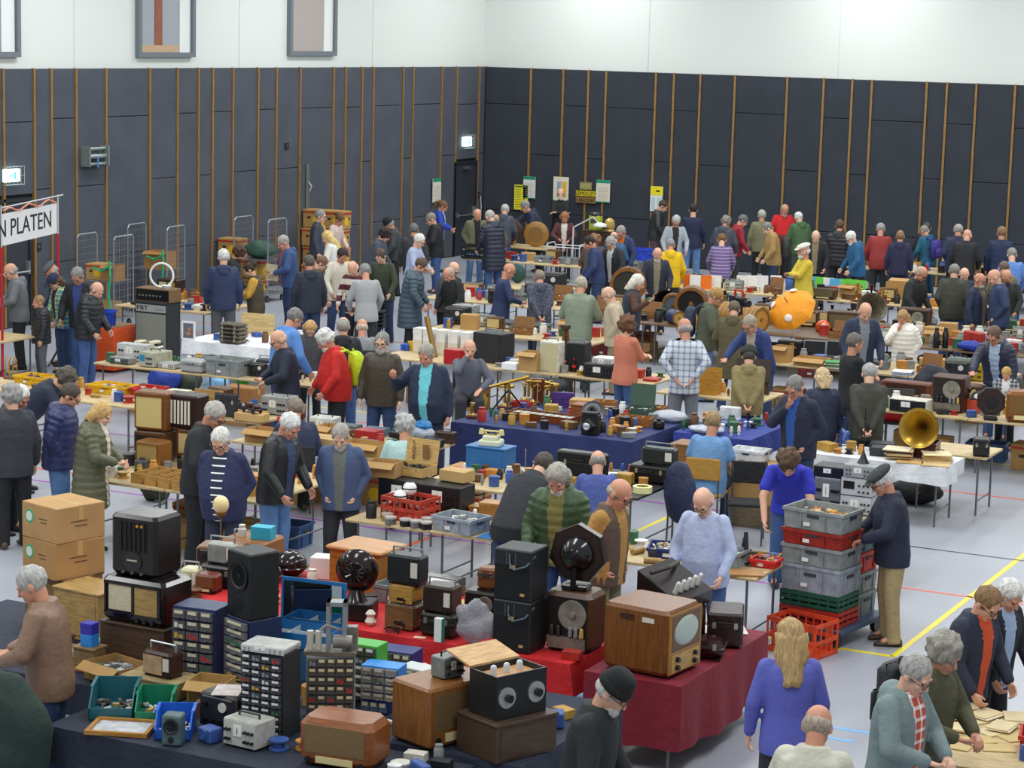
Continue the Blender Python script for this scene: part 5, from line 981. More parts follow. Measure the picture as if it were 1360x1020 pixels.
l = A(348, 752, ZT, .36, .05); radio(l, .05, .46, .4, .3, '#9a622a', 'wooden television set with a black screen and a turquoise packet on top', 'portable', '#17191c'); solo('packet', 'turquoise and white lens packet on the black-screen television', 'box', G().box(0, 0, 0, .2, .14, .12, 0, .003).box(.02, -.071, .02, .1, .003, .08), M('#34a8c4'), up(l, .3, .12, -.02), .2); solo('jar', 'small cream jar beside the turquoise packet', 'jar', G().lathe([(.04, 0), (.04, .07), (.03, .08), (.03, .11)], 14), M('#d0ccc0', rough=.3), up(l, .3, -.1, -.04))
for px, py, R_, nm in ((385, 765, .16, 'glossy black bakelite dome speaker lying face up'), (360, 772, .12, 'smaller dark bakelite dome beside the larger one')):
    t = thing('dome_loudspeaker', nm, 'loudspeaker', A(px, py, ZT, 0)); part(t, 'dome', G().ell((0, 0, R_*.7), (R_, R_, R_*.75), 26, 16), M('#1e1413', rough=.1)); part(t, 'rim', G().lathe([(R_*1.06, R_*.5), (R_*1.1, R_*.56), (R_*1.06, R_*.62)], 26), M('#2a1c1a', rough=.15)); part(t, 'foot', G().cyl((0, 0, 0), (0, 0, R_*.2), R_*.6, R_*.5, 18), M('#171011', rough=.3))
solo('packaging_box', 'white box with an orange side panel near the wooden chest', 'box', G().box(0, 0, 0, .22, .2, .2, 0, .004).box(.112, 0, .02, .003, .16, .16), M('#e6e2dc'), A(424, 768, ZT, .2), .25)
l = A(478, 782, ZT, .4, -.05); t = thing('wooden_chest', 'honey oak chest with a moulded lid on the red table', 'chest', l, -.05); part(t, 'body', G().box(0, 0, 0, .54, .42, .36, 0, .004), M('#a86c2a', 'wood', .35)); part(t, 'lid', G().box(0, 0, .36, .6, .48, .035, 0, .014), M('#b87c34', 'wood', .3)); part(t, 'lock_plate', G().cyl((.16, -.211, .16), (.16, -.216, .16), .03, .03, 16), M('#3a2c1c', metal=.5))
round_speaker(A(467, 826, ZT, .22, .2), .28, .19, 'round bakelite cone loudspeaker on a black box')
l = A(522, 840, ZT, .22, 0); radio(l, 0, .3, .24, .22, '#5a4028', 'brown radio back with a coiled mains lead, bottom of a stack of three', 'back', '#7a5630'); radio(up(l, .22), .03, .24, .2, .16, '#a87c34', 'small plywood-backed radio in the middle of the stack', 'back', '#b88c40'); radio(up(l, .38, .01), 0, .32, .18, .26, '#24282a', 'dark green-black portable radio with a chrome handle on top of the stack', 'portable', '#1c2022', 'plain', .35)
t = thing('record_player', 'record player with a smoked perspex lid', 'record player', A(578, 790, ZT, .3), 0); part(t, 'plinth', G().box(0, 0, 0, .4, .32, .08, 0, .006), M('#6a5038', 'wood')); part(t, 'dust_cover', G().box(0, 0, .082, .4, .32, .08, 0, .008), M('#8a8076', 'glass', .1)); part(t, 'platter', G().cyl((-.04, 0, .08), (-.04, 0, .1), .13, .13, 24), M('#222224'))
l = A(576, 848, ZT, .2, 0); radio(l, 0, .32, .22, .2, '#24221f', 'black perforated case with a lime yellow top edge', 'case', tex='plain'); radio(up(l, .2), 0, .28, .2, .24, '#33261d', 'dark brown portable with brass trim on the lime-edged case', 'portable', '#2a1e18', 'plain', .3); t = thing('ring_binder', 'white and green ring binder standing against the lime-edged case', 'binder', A(581, 853, ZT, .05), 0); part(t, 'cover', G().box(0, 0, 0, .07, .05, .2), M('#eef0ee')); part(t, 'spine_side', G().box(.036, 0, 0, .004, .05, .2), M('#128a6a'))
crate(A(604, 772, ZT, .34, -.1), -.1, .5, .34, .16, '#7c8484', 'grey-green tray of black cable ends on the red table', fillc=('#17181a', '#2c2e30', '#c8c8c4'), n=60)
l = A(638, 832, ZT, .26, 0); radio(l, 0, .34, .26, .3, '#2e2824', 'dark grey radio with a round window under the leather case', 'open'); radio(up(l, .3), .1, .16, .14, .2, '#7a4a2a', 'tan leather instrument case on the dark radio', 'case', tex='leather'); bag(A(632, 856, ZT), .34, .12, .36, '#c4c8d0', 'pack of bubble wrap leaning on the dark radio', seed=7)
l = A(692, 868, ZT, .3, 0); speaker(l, 0, .34, .32, .43, 'black amplifier speaker cabinet, lower of the pair', '#1f2326', 'pa'); speaker(up(l, .432), 0, .34, .32, .43, 'black amplifier speaker cabinet, upper of the pair', '#23282b', 'pa')
l = A(764, 868, ZT, .34, 0); radio(l, 0, .42, .34, .5, '#5a3c28', 'open-backed radio showing its loudspeaker and valves', 'open', round_=.04); polyspeaker(up(l, .5, .0, .02), .1, .25, 7, 'seven-sided dark wooden cone loudspeaker seen from its basket side', facing=False)
solo('white_paper', 'sheet of white paper beside the open-backed radio', 'paper', G().box(0, 0, 0, .3, .21, .003), M('#e4e6e8'), A(800, 812, ZT+.0, .2), .3)
solo('price_card', 'small cream price card on the red cloth edge', 'card', G().box(0, 0, 0, .1, .05, .004), M('#e0d4b0'), A(560, 846, ZT), .2)
solo('cable_coil', 'coil of thin black cable hanging on the red cloth', 'cable', G().tube([(.06*math.cos(i*.7)*(1+.2*math.sin(i)), .05*math.sin(i*.7), .004+.002*i) for i in range(24)], .005, 5), KN, A(517, 842, ZT)); solo('porcelain_part', 'white porcelain insulator next to the round speaker', 'insulator', G().lathe([(.03, 0), (.05, .03), (.03, .07), (.045, .1), (.02, .13)], 14), M('#e4dccc', rough=.2), A(492, 830, ZT))
# ------------------------------------------------------------------ maroon table
l = A(863, 908, ZT, 0, 0); tv((-6.82, 16.22, ZT), Q-.12, .54, .6, .55, 'walnut television with a rounded picture tube facing the aisle')
l = (-6.86, 17.3, ZT); radio(l, Q-.2, .5, .34, .3, '#4a2f22', 'dark wooden radio behind the television', 'cloth', '#6a4a30'); t = thing('valve_amplifier', 'sloping black bakelite amplifier with a row of valves', 'amplifier', up(l, .3), Q-.1)
part(t, 'housing', G().add([(-.3, -.2, 0), (.3, -.2, 0), (.3, .2, 0), (-.3, .2, 0), (-.3, -.2, .1), (.3, -.2, .1), (.3, .2, .32), (-.3, .2, .32)], [(3, 2, 1, 0), (4, 5, 6, 7), (0, 1, 5, 4), (1, 2, 6, 5), (2, 3, 7, 6), (3, 0, 4, 7)]), M('#241a18', rough=.25), smooth=0)
for i in range(5): part(t, 'valve', G().cap((-.22+.1*i, -.12, .16), (-.22+.1*i, -.15, .24), .022, .02, 10), M('#d4d4d0', rough=.1))
part(t, 'carry_strap', G().tube([(-.25, .1, .3), (-.1, .02, .33), (.12, .04, .33), (.26, .12, .3)], .02), M('#2e241f', 'leather'))
solo('booklet', 'open illustrated booklet on the amplifier table', 'booklet', G().box(-.11, 0, 0, .21, .28, .012).box(.11, 0, 0, .21, .28, .012), M('#d8d0c8', 'worn'), (-6.66, 17.62, ZT), .5)
radio(A(990, 856, ZT, .3, .3), .35, .3, .42, .3, '#2a1512', 'oxblood leather trunk with metal corners on the maroon table end', 'case', tex='leather'); radio(A(948, 880, ZT, .26, .25), .25, .36, .26, .16, '#2a1016', 'glossy dark plum case with chrome clasps', 'case', tex='plain', rough=.12, round_=.05)
# ------------------------------------------------------------------ wooden radio stall, left of centre
l = A(158, 606, .75, .26, .1); radio(l, .1, .42, .28, .36, '#5a3a1e', 'walnut radio with dark vertical bars, below the cloth-front radio', 'slats', '#2a2018'); radio(up(l, .36), .1, .42, .26, .46, '#7a4c24', 'tall walnut radio with a pale yellow cloth front', 'full', '#d2bd7c'); radio(up(l, 0, -.45, .1), .1, .34, .26, .62, '#5a3420', 'dark upright radio cabinet half hidden by the blonde woman', 'cloth', '#8a6c3c')
l = A(205, 618, .75, .28, 0); radio(l, 0, .34, .26, .3, '#8a5c2c', 'light wooden radio with a plain cloth front under a black telephone part', 'full', '#a88c54'); radio(up(l, 0, .3, .26), 0, .4, .26, .4, '#6a4426', 'brown cabinet behind the plain cloth radio', 'cloth'); radio(up(l, .4, .14, .26), 0, .5, .28, .4, '#2e1c18', 'dark mahogany radio with eight cream slats', 'slats', '#e0dccc')
for i in range(4): l = A(181+i*18, 642+i*3.4, .75, .5, -.05); t = thing('wooden_tray', 'shallow wooden compartment tray in a row of four', 'tray', l, -.05, 'wooden compartment trays in a row'); part(t, 'tray_body', G().tray(0, 0, 0, .155, .5, .11, .01), M('#b48a48', 'wood', .55)); part(t, 'divider', G().box(0, 0, .01, .135, .008, .08).box(0, .14, .01, .135, .008, .08), M('#b48a48', 'wood', .55))
solo('camera', 'old grey folding camera on the wooden trays', 'camera', G().box(0, 0, 0, .16, .09, .1, 0, .01).cyl((0, -.045, .05), (0, -.1, .05), .035, .03, 16).box(0, 0, .1, .05, .05, .03), M('#4c4e50', 'worn', .4), A(190, 622, .75), .3); bag(A(205, 665, 0), .42, .3, .42, '#3a3a28', 'olive canvas rucksack on the floor under the tray table', 'fabric', 3, 'rucksack', 'canvas_rucksack')
for i, (px, py) in enumerate(((168, 612), (180, 608))): solo('metal_canister', ('dark round film canister with a pale label', 'grey enlarger lamp housing with a handle')[i], 'canister', G().cyl((0, 0, 0), (0, 0, .12), .08, .08, 20).cyl((0, 0, .12), (0, 0, .13), .07, .07, 20).box(0, -.08, .03, .05, .006, .06), M(('#3a3a3c', '#8a8c8c')[i], 'worn', .4, .3), A(px, py+6, .75, .1))
# ------------------------------------------------------------------ film tin stall
l = A(520, 692, .75, .36, -.12); crate(l, -.12, .5, .38, .24, '#b83a26', 'brick red slatted crate with striped glass globes', True)
for i, (dx, dy, dz, R_) in enumerate(((-.1, -.06, .16, .07), (-.06, .08, .22, .075), (-.18, .05, .12, .06))): t = thing('striped_globe', 'black and white striped glass globe in the red slatted crate', 'globe', up(l, dz, dx, dy), 0, 'striped globes in the red crate'); part(t, 'glass', G().ell((0, 0, R_), (R_, R_, R_), 20, 14), M('#f0f0f0', 'stripes', .1, 0, '#141414')); part(t, 'cap', G().cyl((0, 0, -.01), (0, 0, .02), .02), M('#8a8a88', metal=.7))
t = thing('striped_globe', 'large black and white striped glass globe standing behind the film tins', 'globe', A(566, 668, .75, 0)); part(t, 'glass', G().ell((0, 0, .11), (.1, .1, .1), 22, 16), M('#f0f0f0', 'stripes', .1, 0, '#141414')); part(t, 'cap', G().cyl((0, 0, 0), (0, 0, .03), .035), M('#8a8a88', metal=.7))
for i, (px, py) in enumerate(((525, 694), (540, 689), (542, 699), (556, 702), (566, 697), (572, 707), (553, 685), (580, 694), (565, 684), (530, 684))): t = thing('film_tin', 'round metal film tin with a lid among the tins by the grey crate', 'tin', A(px, py, .75, 0), 0, 'round film tins'); c_ = ('#8a8a88', '#a89c6a', '#3a3a3c')[i % 3]; part(t, 'tin_body', G().cyl((0, 0, 0), (0, 0, .07), .06, .06, 20), M(c_, rough=.3, metal=.7)); part(t, 'tin_lid', G().cyl((0, 0, .06), (0, 0, .078), .063, .063, 20), M('#c8c8c2', rough=.35, metal=.4))
crate(A(610, 712, .75, .36, -.15), -.15, .48, .36, .16, '#9aa2ac', 'light grey stacking crate with small white parts', fillc=('#e0e0dc', '#2c2c2e', '#b0b0ac'), n=30)
for px, py, w, d, h, nm in ((575, 668, .22, .16, .1, 'open wooden box of film parts'), (640, 690, .22, .2, .18, 'wooden instrument box with a sloping lid'), (618, 682, .18, .14, .09, 'low wooden box with brass corners'), (650, 668, .26, .18, .05, 'flat mahogany telegraph base')):
    t = thing('wooden_box', nm, 'box', A(px, py, .75, d, .1), .1); part(t, 'box_body', G().box(0, 0, 0, w, d, h*.8, 0, .003), M('#9a6a30', 'wood', .45)); part(t, 'box_lid', G().box(0, 0, h*.8, w+.01, d+.01, h*.2, 0, .003), M('#a8763a', 'wood', .4)); part(t, 'clasp', G().box(0, -d/2-.004, h*.7, .02, .006, .03), M('#b89c50', metal=.7))
t = thing('ring_lamp', 'white enamel ring with black centre among the wooden boxes', 'lamp part', A(606, 668, .75)); part(t, 'ring', G().lathe([(.08, 0), (.11, .01), (.11, .025), (.08, .03)], 24, cap=False), M('#e4e4e2', rough=.3)); part(t, 'core', G().cyl((0, 0, 0), (0, 0, .03), .05), M('#26282a'))
solo('blue_sheet', 'bright blue plastic sheet at the end of the film tin table', 'sheet', G().box(0, 0, 0, .5, .5, .004), M('#3a86d0', rough=.35), A(663, 716, .752, .4))
for px, py, w, nm in ((532, 655, .52, 'black rack amplifier under the champagne box'), (592, 668, .5, 'black rack unit with a grey side and white plate')): instrument(A(px, py+4, .75, .3, 0), 0, w, .34, .3, '#232427', nm, '#15161a', handle=False)
l = A(540, 632, 1.06, .26, -.1); lidbox(l, -.1, .42, .28, .1, '#cda868', 'pale wooden wine box lettered PASQUA filled with black knobs', 1.75, '#3a2c20', ('#17181a', '#26272a'), mark='PASQUA', n=60)
carton(A(505, 634, 1.06, .22, .1), .1, .34, .24, .16, 'small open carton beside the mint-shirted person', '#b08a58', 'open'); carton(A(600, 640, 1.06, .2, -.1), -.1, .32, .22, .12, 'small carton with a loose paper lid', '#c0a068')
carton(A(615, 690, .0, .3, 0), 0, .42, .32, .3, 'banana carton on the floor, lower one under the film table', '#b08a58', 'banana'); carton(up(A(615, 690, 0, .3, 0), .33), 0, .42, .32, .3, 'banana carton on the floor, upper one under the film table', '#b08a58', 'banana')
# ------------------------------------------------------------------ carton stall
carton(A(335, 602, .75, .26, 0), 0, .9, .26, .16, 'long corrugated carton full of paper bags', '#b48c54', 'open'); carton(A(425, 600, .75, .3, 0), 0, .5, .3, .16, 'white-sided carton behind the black leather jacket', '#c0a070'); carton(A(470, 606, .75, .26, 0), 0, .5, .28, .14, 'long low carton beside the blue fleece', '#b48c54', 'open')
radio(A(293, 556, .75, .06, .1), .1, .34, .05, .32, '#2e3032', 'dark screen panel standing upright on the carton stall', 'case', tex='plain')
t = thing('model_car', 'dark red vintage model car on a pale box', 'model car', up(A(332, 566, .75, .2, 0), .1), 1.2); part(t, 'chassis', G().box(0, 0, .04, .1, .3, .03, 0, .01).box(0, .05, .07, .1, .12, .06, 0, .015).box(0, -.09, .07, .07, .1, .04, 0, .01), M('#4a2020', rough=.3))
for x in (-.06, .06):
    for y in (-.1, .1): part(t, 'wheel', G().lathe([(.035, -.008), (.045, 0), (.035, .008)], 16, (x, y, .045), 'x'), KN)
carton(A(332, 566, .75, .2, 0), 0, .42, .2, .1, 'pale box under the vintage model car', '#c8a468')
for i, (px, py) in enumerate(((317, 545), (333, 545), (338, 541))): solo('blue_mug', 'bright blue plastic mug on the carton stall', 'mug', G().lathe([(.04, 0), (.045, .1), (.04, .1), (.036, .01)], 18).tube([(.045, 0, .08), (.075, 0, .07), (.075, 0, .03), (.042, 0, .02)], .006), M('#2a6ab4', rough=.3), A(px, py, .75), i, 'blue mugs on the carton stall')
solo('red_cash_box', 'red steel box with a white outline on the carton stall', 'box', G().box(0, 0, 0, .3, .2, .13, 0, .006).box(0, -.101, .03, .2, .003, .006).box(0, -.101, .08, .2, .003, .006), M('#a02228', rough=.4), A(484, 586, .75, .2)); instrument(A(452, 566, .75, .2, 0), .1, .34, .24, .16, '#c4c8c0', 'pale grey tape recorder deck near the red fleece man', '#d4d8d0'); instrument(A(426, 552, .75, .24, 0), 0, .4, .3, .24, '#8e9290', 'grey steel equipment box behind the carton stall', '#9a9e9c')
for px, py, w, c, nm in ((440, 575, .3, '#2c2e30', 'black goggle case with blue strap on a carton'), (505, 560, .32, '#4c5a58', 'slate green metal tray of small parts'), (520, 572, .3, '#55606e', 'blue-grey folder box near the seated mint shirt'), (480, 556, .3, '#a8906c', 'shallow open tray with orange packets'), (478, 598, .28, '#5a5a54', 'dark olive tin box beside the red steel box')): solo('storage_box', nm, 'box', G().box(0, 0, 0, w, .22, .08, 0, .006).box(0, 0, .08, w*.96, .2, .012), M(c, 'worn'), A(px, py, .75, .2), .1)
solo('green_jar', 'green glass jar next to the pale model car box', 'jar', G().lathe([(.045, 0), (.05, .05), (.045, .1), (.03, .12)], 16), M('#2a7a4a', rough=.15), A(363, 566, .75))
# ------------------------------------------------------------------ telephone table and dark table
l = A(650, 614, .75, .24, 0); plinth(l, 0, .5, .3, .28, '#2a6aa8', 'bright blue box with a wooden top under the cream telephone', 'plain')
t = thing('telephone', 'cream and gold antique-style telephone', 'telephone', up(l, .28), .2); part(t, 'base', G().box(0, 0, 0, .26, .22, .07, 0, .015).box(0, 0, .07, .18, .15, .05, 0, .012), M('#d8dcc0', rough=.25)); part(t, 'cradle', G().tube([(-.08, 0, .16), (-.05, 0, .12), (.05, 0, .12), (.08, 0, .16)], .01).cyl((0, 0, .1), (0, 0, .14), .015), M('#c09a40', metal=.8, rough=.25)); part(t, 'handset', G().tube([(-.12, 0, .17), (.12, 0, .17)], .012).cyl((-.12, 0, .19), (-.12, 0, .13), .025, .035, 14).cyl((.12, 0, .19), (.12, 0, .13), .025, .035, 14), M('#d8cc94', rough=.25)); part(t, 'cord', G().tube([(-.13, .05, .03), (-.2, .02, -.1), (-.18, -.1, -.24)], .006), M('#c8b860'))
solo('plain_box', 'tan cardboard cube beside the glass bottle', 'box', G().box(0, 0, 0, .26, .18, .2, 0, .004), M('#b88c4c', 'card'), A(612, 614, .75, .16)); t = thing('glass_bottle', 'clear glass bottle with a yellow cap', 'bottle', A(606, 616, .75)); part(t, 'glass', G().lathe([(.04, 0), (.042, .14), (.02, .19), (.018, .23)], 16), M('#c8ccc4', 'glass', .05)); part(t, 'cap', G().cyl((0, 0, .22), (0, 0, .25), .022), M('#e8b81c'))
bag(A(598, 575, .75), .4, .3, .2, '#d0d8e8', 'white carrier bag with a bright blue bag inside', seed=9); bag(up(A(598, 575, .75), .13, .02), .24, .2, .13, '#1e96e0', 'bright blue plastic bag on the white carrier bag', seed=11)
for px, py, w, h, c, nm in ((585, 605, .16, .08, '#4a50b0', 'violet-blue packet of cigarettes size on the telephone table'), (575, 595, .3, .1, '#1e2024', 'black folded camera case near the violet packet'), (628, 588, .24, .14, '#3a2a22', 'brown leather camera case beside the carrier bag')): solo('small_case', nm, 'case', G().box(0, 0, 0, w, .14, h, 0, .008).tube([(-w*.3, 0, h), (-w*.2, 0, h+.03), (w*.2, 0, h+.03), (w*.3, 0, h)], .006), M(c, 'worn', .4), A(px, py, .75, .12), .1)
t = thing('bellows_camera', 'black bellows plate camera with a round lens', 'camera', A(738, 594, .75, .2, 0), .1); part(t, 'body', G().box(0, .04, 0, .22, .14, .26, 0, .01), M('#17181a', rough=.4)); part(t, 'bellows', G().lathe([(.1, 0), (.085, .03), (.095, .05), (.075, .08)], 4, (0, -.03, .13), 'y'), M('#222224', 'leather')); part(t, 'lens', G().lathe([(.04, 0), (.045, .05), (.03, .06), (.001, .05)], 18, (0, -.11, .13), 'y'), M('#c8ccd0', rough=.15, metal=.6)); part(t, 'hood', G().box(0, .02, .26, .2, .12, .03), M('#17181a'))
instrument(A(735, 604, .75, .3, 0), 0, .5, .34, .06, '#c8c4a8', 'stack of cream circuit boards below the plate camera', '#b4b090', handle=False); radio(A(770, 640, .75, .12, 0), 0, .6, .16, .34, '#17181b', 'flat black carrying case standing behind the slate shirt', 'case', tex='plain'); solo('turquoise_box', 'turquoise cardboard box on the dark table', 'box', G().box(0, 0, 0, .24, .18, .12, 0, .005), M('#6cbccc'), A(684, 612, .75, .16), .1)
t = thing('light_stand', 'small lamp stand with a chrome disc foot', 'stand', A(682, 622, .75)); part(t, 'foot', G().lathe([(.1, 0), (.09, .012), (.01, .02)], 24), M('#c0c4c8', metal=.8, rough=.2)); part(t, 'stem', G().cyl((0, 0, .015), (0, 0, .24), .006), M('#c0c4c8', metal=.8, rough=.2))
solo('white_box', 'white polystyrene box near the flat black case', 'box', G().box(0, 0, 0, .3, .2, .12, 0, .006), M('#eef0f2'), A(812, 608, .75, .18), -.3)
l = A(862, 642, .75, .3, 0); radio(l, 0, .5, .36, .2, '#17181a', 'wide black stereo unit with a smoked front', 'case', tex='plain'); radio(up(l, .2, .06), 0, .4, .16, .2, '#26302c', 'dark green portable stereo with an aerial on the black unit', 'portable', '#1c2422', 'plain')
solo('tape_roll', 'pale yellow roll of tape by the black stereo unit', 'tape roll', G().lathe([(.07, 0), (.11, 0), (.11, .07), (.07, .07)], 24, cap=False), M('#e4dfa0'), A(862, 655, .75)); plinth((A(905, 648, .3, .3, 0)[0], A(905, 648, .3, .3, 0)[1], 0), 0, .3, .36, .85, '#8a5c2c', 'upright brown fibreboard box beside the seated polo shirt')
# ------------------------------------------------------------------ navy cloth with scientific instruments
ZB = .757
l = A(715, 558, ZB, .26, -.06); t = thing('instrument_tray', 'long mahogany tray with a row of glass-topped instruments', 'tray', l, -.06); part(t, 'tray_body', G().tray(0, 0, 0, .96, .3, .1, .015), M('#7a3e1c', 'wood', .3))
for i in range(8): part(t, 'glass_slide', G().box(-.4+.115*i, 0, .07, .085, .2, .012), M('#c4ccc4', rough=.1))
l = A(768, 558, ZB, .24, 0); t = plinth(l, 0, .22, .24, .2, '#8a5024', 'mahogany box beside the aluminium horn'); horn(A(784, 560, ZB, 0, .4), .5, .14, .3, '#b4b6b6', 'aluminium loudspeaker horn on the navy cloth', tilt=.05, cat='horn')
for px, py, w, nm in ((838, 566, .46, 'wooden tray with a brass galvanometer'), (865, 552, .36, 'low wooden box of parts near the green tin'), (800, 540, .5, 'pale wooden board behind the aluminium horn')): t = thing('wooden_tray', nm, 'tray', A(px, py, ZB, .24), .15); part(t, 'tray_body', G().tray(0, 0, 0, w, .26, .11, .012), M('#9a6228', 'wood', .4)); fill(t, w, .24, .08, ('#b8924a', '#2c2a28', '#7a4a22'), 16, int(px))
t = thing('brass_telescope', 'brass telescope on a tripod with black legs', 'telescope', A(638, 540, ZB), .5)
for a in (.4, 2.5, 4.6): part(t, 'tripod_leg', G().cyl((0, 0, .3), (.26*math.cos(a), .26*math.sin(a), 0), .014, .01, 8), KN)
part(t, 'mount', G().cyl((0, 0, .28), (0, 0, .38), .02), M('#b08a3a', metal=.8, rough=.3)); part(t, 'tube', G().cyl((-.26, 0, .33), (.2, 0, .46), .018, .024, 14), M('#b8923c', metal=.9, rough=.25)); part(t, 'dew_cap', G().cyl((.2, 0, .46), (.27, 0, .48), .028, .028, 14), M('#c8a44c', metal=.9, rough=.25))
for i, (px, py, hh) in enumerate(((612, 535, .34), (590, 520, .3), (605, 512, .26), (660, 520, .3), (700, 530, .36), (570, 548, .2))):
    t = thing('brass_instrument', ('brass microscope on a horseshoe foot', 'brass balance with a wooden base', 'small brass surveying level on the navy cloth', 'brass gyroscope stand on the navy cloth', 'brass candlestick telephone near the red tray', 'low brass pulley model')[i], 'instrument', A(px, py, ZB), i); part(t, 'foot', G().box(0, 0, 0, .18, .14, .04, 0, .01), M('#6a4020', 'wood')); part(t, 'column', G().lathe([(.04, .04), (.015, .07), (.012, hh*.8), (.03, hh)], 14), M('#b08c3c', metal=.85, rough=.3)); part(t, 'arm', G().cyl((-.12, 0, hh*.85), (.12, .02, hh*.9), .018, .024, 12).cyl((.06, 0, hh*.3), (.06, 0, hh*.85), .02, .02, 12), M('#c09a48', metal=.85, rough=.3)); part(t, 'wheel', G().lathe([(.05, -.006), (.06, 0), (.05, .006)], 18, (-.06, 0, hh*.6), 'y', False), M('#a8843a', metal=.85, rough=.3))
solo('purple_book', 'purple boxed set with silver lettering bars', 'box', G().box(0, 0, 0, .3, .06, .2, 0, .004).box(0, -.032, .05, .2, .003, .03).box(0, -.032, .11, .22, .003, .04), M('#4a2a78', 'worn'), A(728, 535, ZB), .3); solo('red_tray', 'red lined tray of tools on the navy cloth', 'tray', G().tray(0, 0, 0, .36, .16, .06, .01), M('#b82c2c'), A(695, 535, ZB, .14)); t = thing('wooden_case_dial', 'upright mahogany violin-shaped instrument case', 'case', A(698, 524, ZB), .2); part(t, 'case_body', G().prism([(-.1, 0), (.1, 0), (.07, .14), (.11, .24), (.07, .33), (-.07, .33), (-.11, .24), (-.07, .14)], -.03, .03), M('#6a3018', 'wood', .3)); part(t, 'rod', G().cyl((0, -.05, .02), (0, -.05, .28), .008), M('#c8c8c4', metal=.8))
solo('brass_globe', 'small pale globe on the navy cloth', 'globe', G().ell((0, 0, .11), (.08, .08, .08), 20, 14).lathe([(.06, 0), (.02, .03), (.01, .04)], 16), M('#c8b88a', rough=.3), A(650, 532, ZB)); t = thing('wooden_tripod', 'tall wooden camera tripod folded upright', 'tripod', A(748, 545, 0), .2)
for a in (0, 2.1, 4.2): part(t, 'leg', G().cyl((.02*math.cos(a), .02*math.sin(a), 1.3), (.16*math.cos(a), .16*math.sin(a), 0), .03, .022, 6), M('#6a4024', 'wood'))
part(t, 'head', G().cyl((0, 0, 1.28), (0, 0, 1.34), .08, .08, 16), M('#3a3028')); chair(A(780, 545, 0), 2.9, 'camp chair with a sagging dark green canvas back', '#3a4a3a', seat=.5); bag(A(735, 520, .5), .5, .3, .2, '#33363a', 'dark grey coat thrown over the chair behind the navy cloth', 'fabric', 13, 'coat', 'folded_coat')
bag(A(915, 562, ZB), .5, .36, .14, '#dfe4ee', 'white and blue carrier bags with camera gear', seed=15); bag(A(938, 575, ZB), .5, .3, .1, '#d4dcec', 'flat crumpled white plastic bags on the blue cloth', seed=17); solo('camera', 'black camera lying on the plastic bags', 'camera', G().box(0, 0, 0, .15, .08, .1, 0, .012).cyl((0, -.04, .05), (0, -.11, .05), .04, .036, 16).box(0, 0, .1, .06, .05, .03), M('#17181a', rough=.35), up(A(882, 570, ZB), .0), .4); t = lidbox(A(868, 555, ZB, .3, 0), .2, .34, .3, .14, '#3a5444', 'dark green steel ammunition box with its lid up', 1.75, '#26302a', ('#8a8a88', '#d4d4d0'), 'plain')
# speakers stall
ZS = .75
l = A(648, 482, ZS, .36, 0); speaker(l, -.1, .52, .4, .46, 'large black amplifier case', '#232427', '#2a2b2e'); speaker(A(728, 494, ZS, .2, .0), 0, .32, .22, .46, 'beige and cream portable radio tower', '#d4d2c4', '#c4bc94'); speaker(A(762, 494, ZS, .26, 0), .1, .3, .3, .44, 'black loudspeaker with tan wooden sides', '#2a2a2c', '#1e2022'); carton(A(697, 494, ZS, .24, 0), 0, .3, .26, .28, 'open carton with papers between the speakers', '#b8935c', 'open')
solo('red_steel_box', 'bright red steel cabinet with two round vents', 'box', G().box(0, 0, 0, .28, .22, .22, 0, .008).cyl((-.06, -.108, .15), (-.06, -.114, .15), .018, .018, 12).cyl((.06, -.108, .15), (.06, -.114, .15), .018, .018, 12), M('#b02024', rough=.35), A(598, 484, ZS, .2)); instrument(A(795, 502, ZS, .3, 0), 0, .5, .34, .2, '#17181b', 'black tape machine with a yellow sticker', '#202226', handle=False); instrument(up(A(795, 502, ZS, .3, 0), .2, .04), 0, .32, .26, .1, '#dcdcd8', 'white label printer on the black tape machine', '#c8c8c4', handle=False)
for i in range(5): solo('index_box', 'white card index box in a double row', 'box', G().box(0, 0, 0, .16, .2, .18, 0, .003).box(0, 0, .1, .165, .205, .09), M('#dcd4c4', 'card'), A(572+i*17, 462+i*1.5, ZS, .2), 0, 'card index boxes'); solo('index_box', 'white card index box in a double row', 'box', G().box(0, 0, 0, .16, .2, .18, 0, .003).box(0, 0, .1, .165, .205, .09), M('#e4e4e4', 'card'), up(A(572+i*17, 462+i*1.5, ZS, .2), .185), 0, 'card index boxes')
t = thing('cola_bottle', 'small cola bottle with a red label', 'bottle', A(763, 494, ZS)); part(t, 'bottle_body', G().lathe([(.03, 0), (.032, .08), (.026, .12), (.012, .18), (.012, .2)], 14), M('#2a1812', rough=.1)); part(t, 'label_band', G().cyl((0, 0, .07), (0, 0, .11), .033, .031, 14), M('#c0201c')); part(t, 'cap', G().cyl((0, 0, .19), (0, 0, .21), .014), M('#c0201c'))
solo('brass_pole', 'thick bronze tube leaning beside the turquoise polo man', 'tube', G().cyl((0, 0, 0), (-.22, .1, .6), .04, .045, 16), M('#8a6a30', rough=.35, metal=.5), A(578, 474, ZS)); solo('white_carton', 'small white box in front of the cartons', 'box', G().box(0, 0, 0, .24, .2, .1, 0, .004), M('#eceeee'), A(673, 492, ZS, .18)); solo('plastic_tub', 'yellow tub among the white index boxes', 'tub', G().lathe([(.06, 0), (.075, .14), (.07, .14), (.055, .01)], 18), M('#e0b814'), A(543, 462, ZS)); 
for i in range(4): solo('paint_pot', 'small royal blue pot on the stall beside the yellow tub', 'pot', G().lathe([(.035, 0), (.036, .09), (.03, .1)], 14), M('#2050b0'), A(516+i*6, 462+i, ZS), 0, 'royal blue pots')
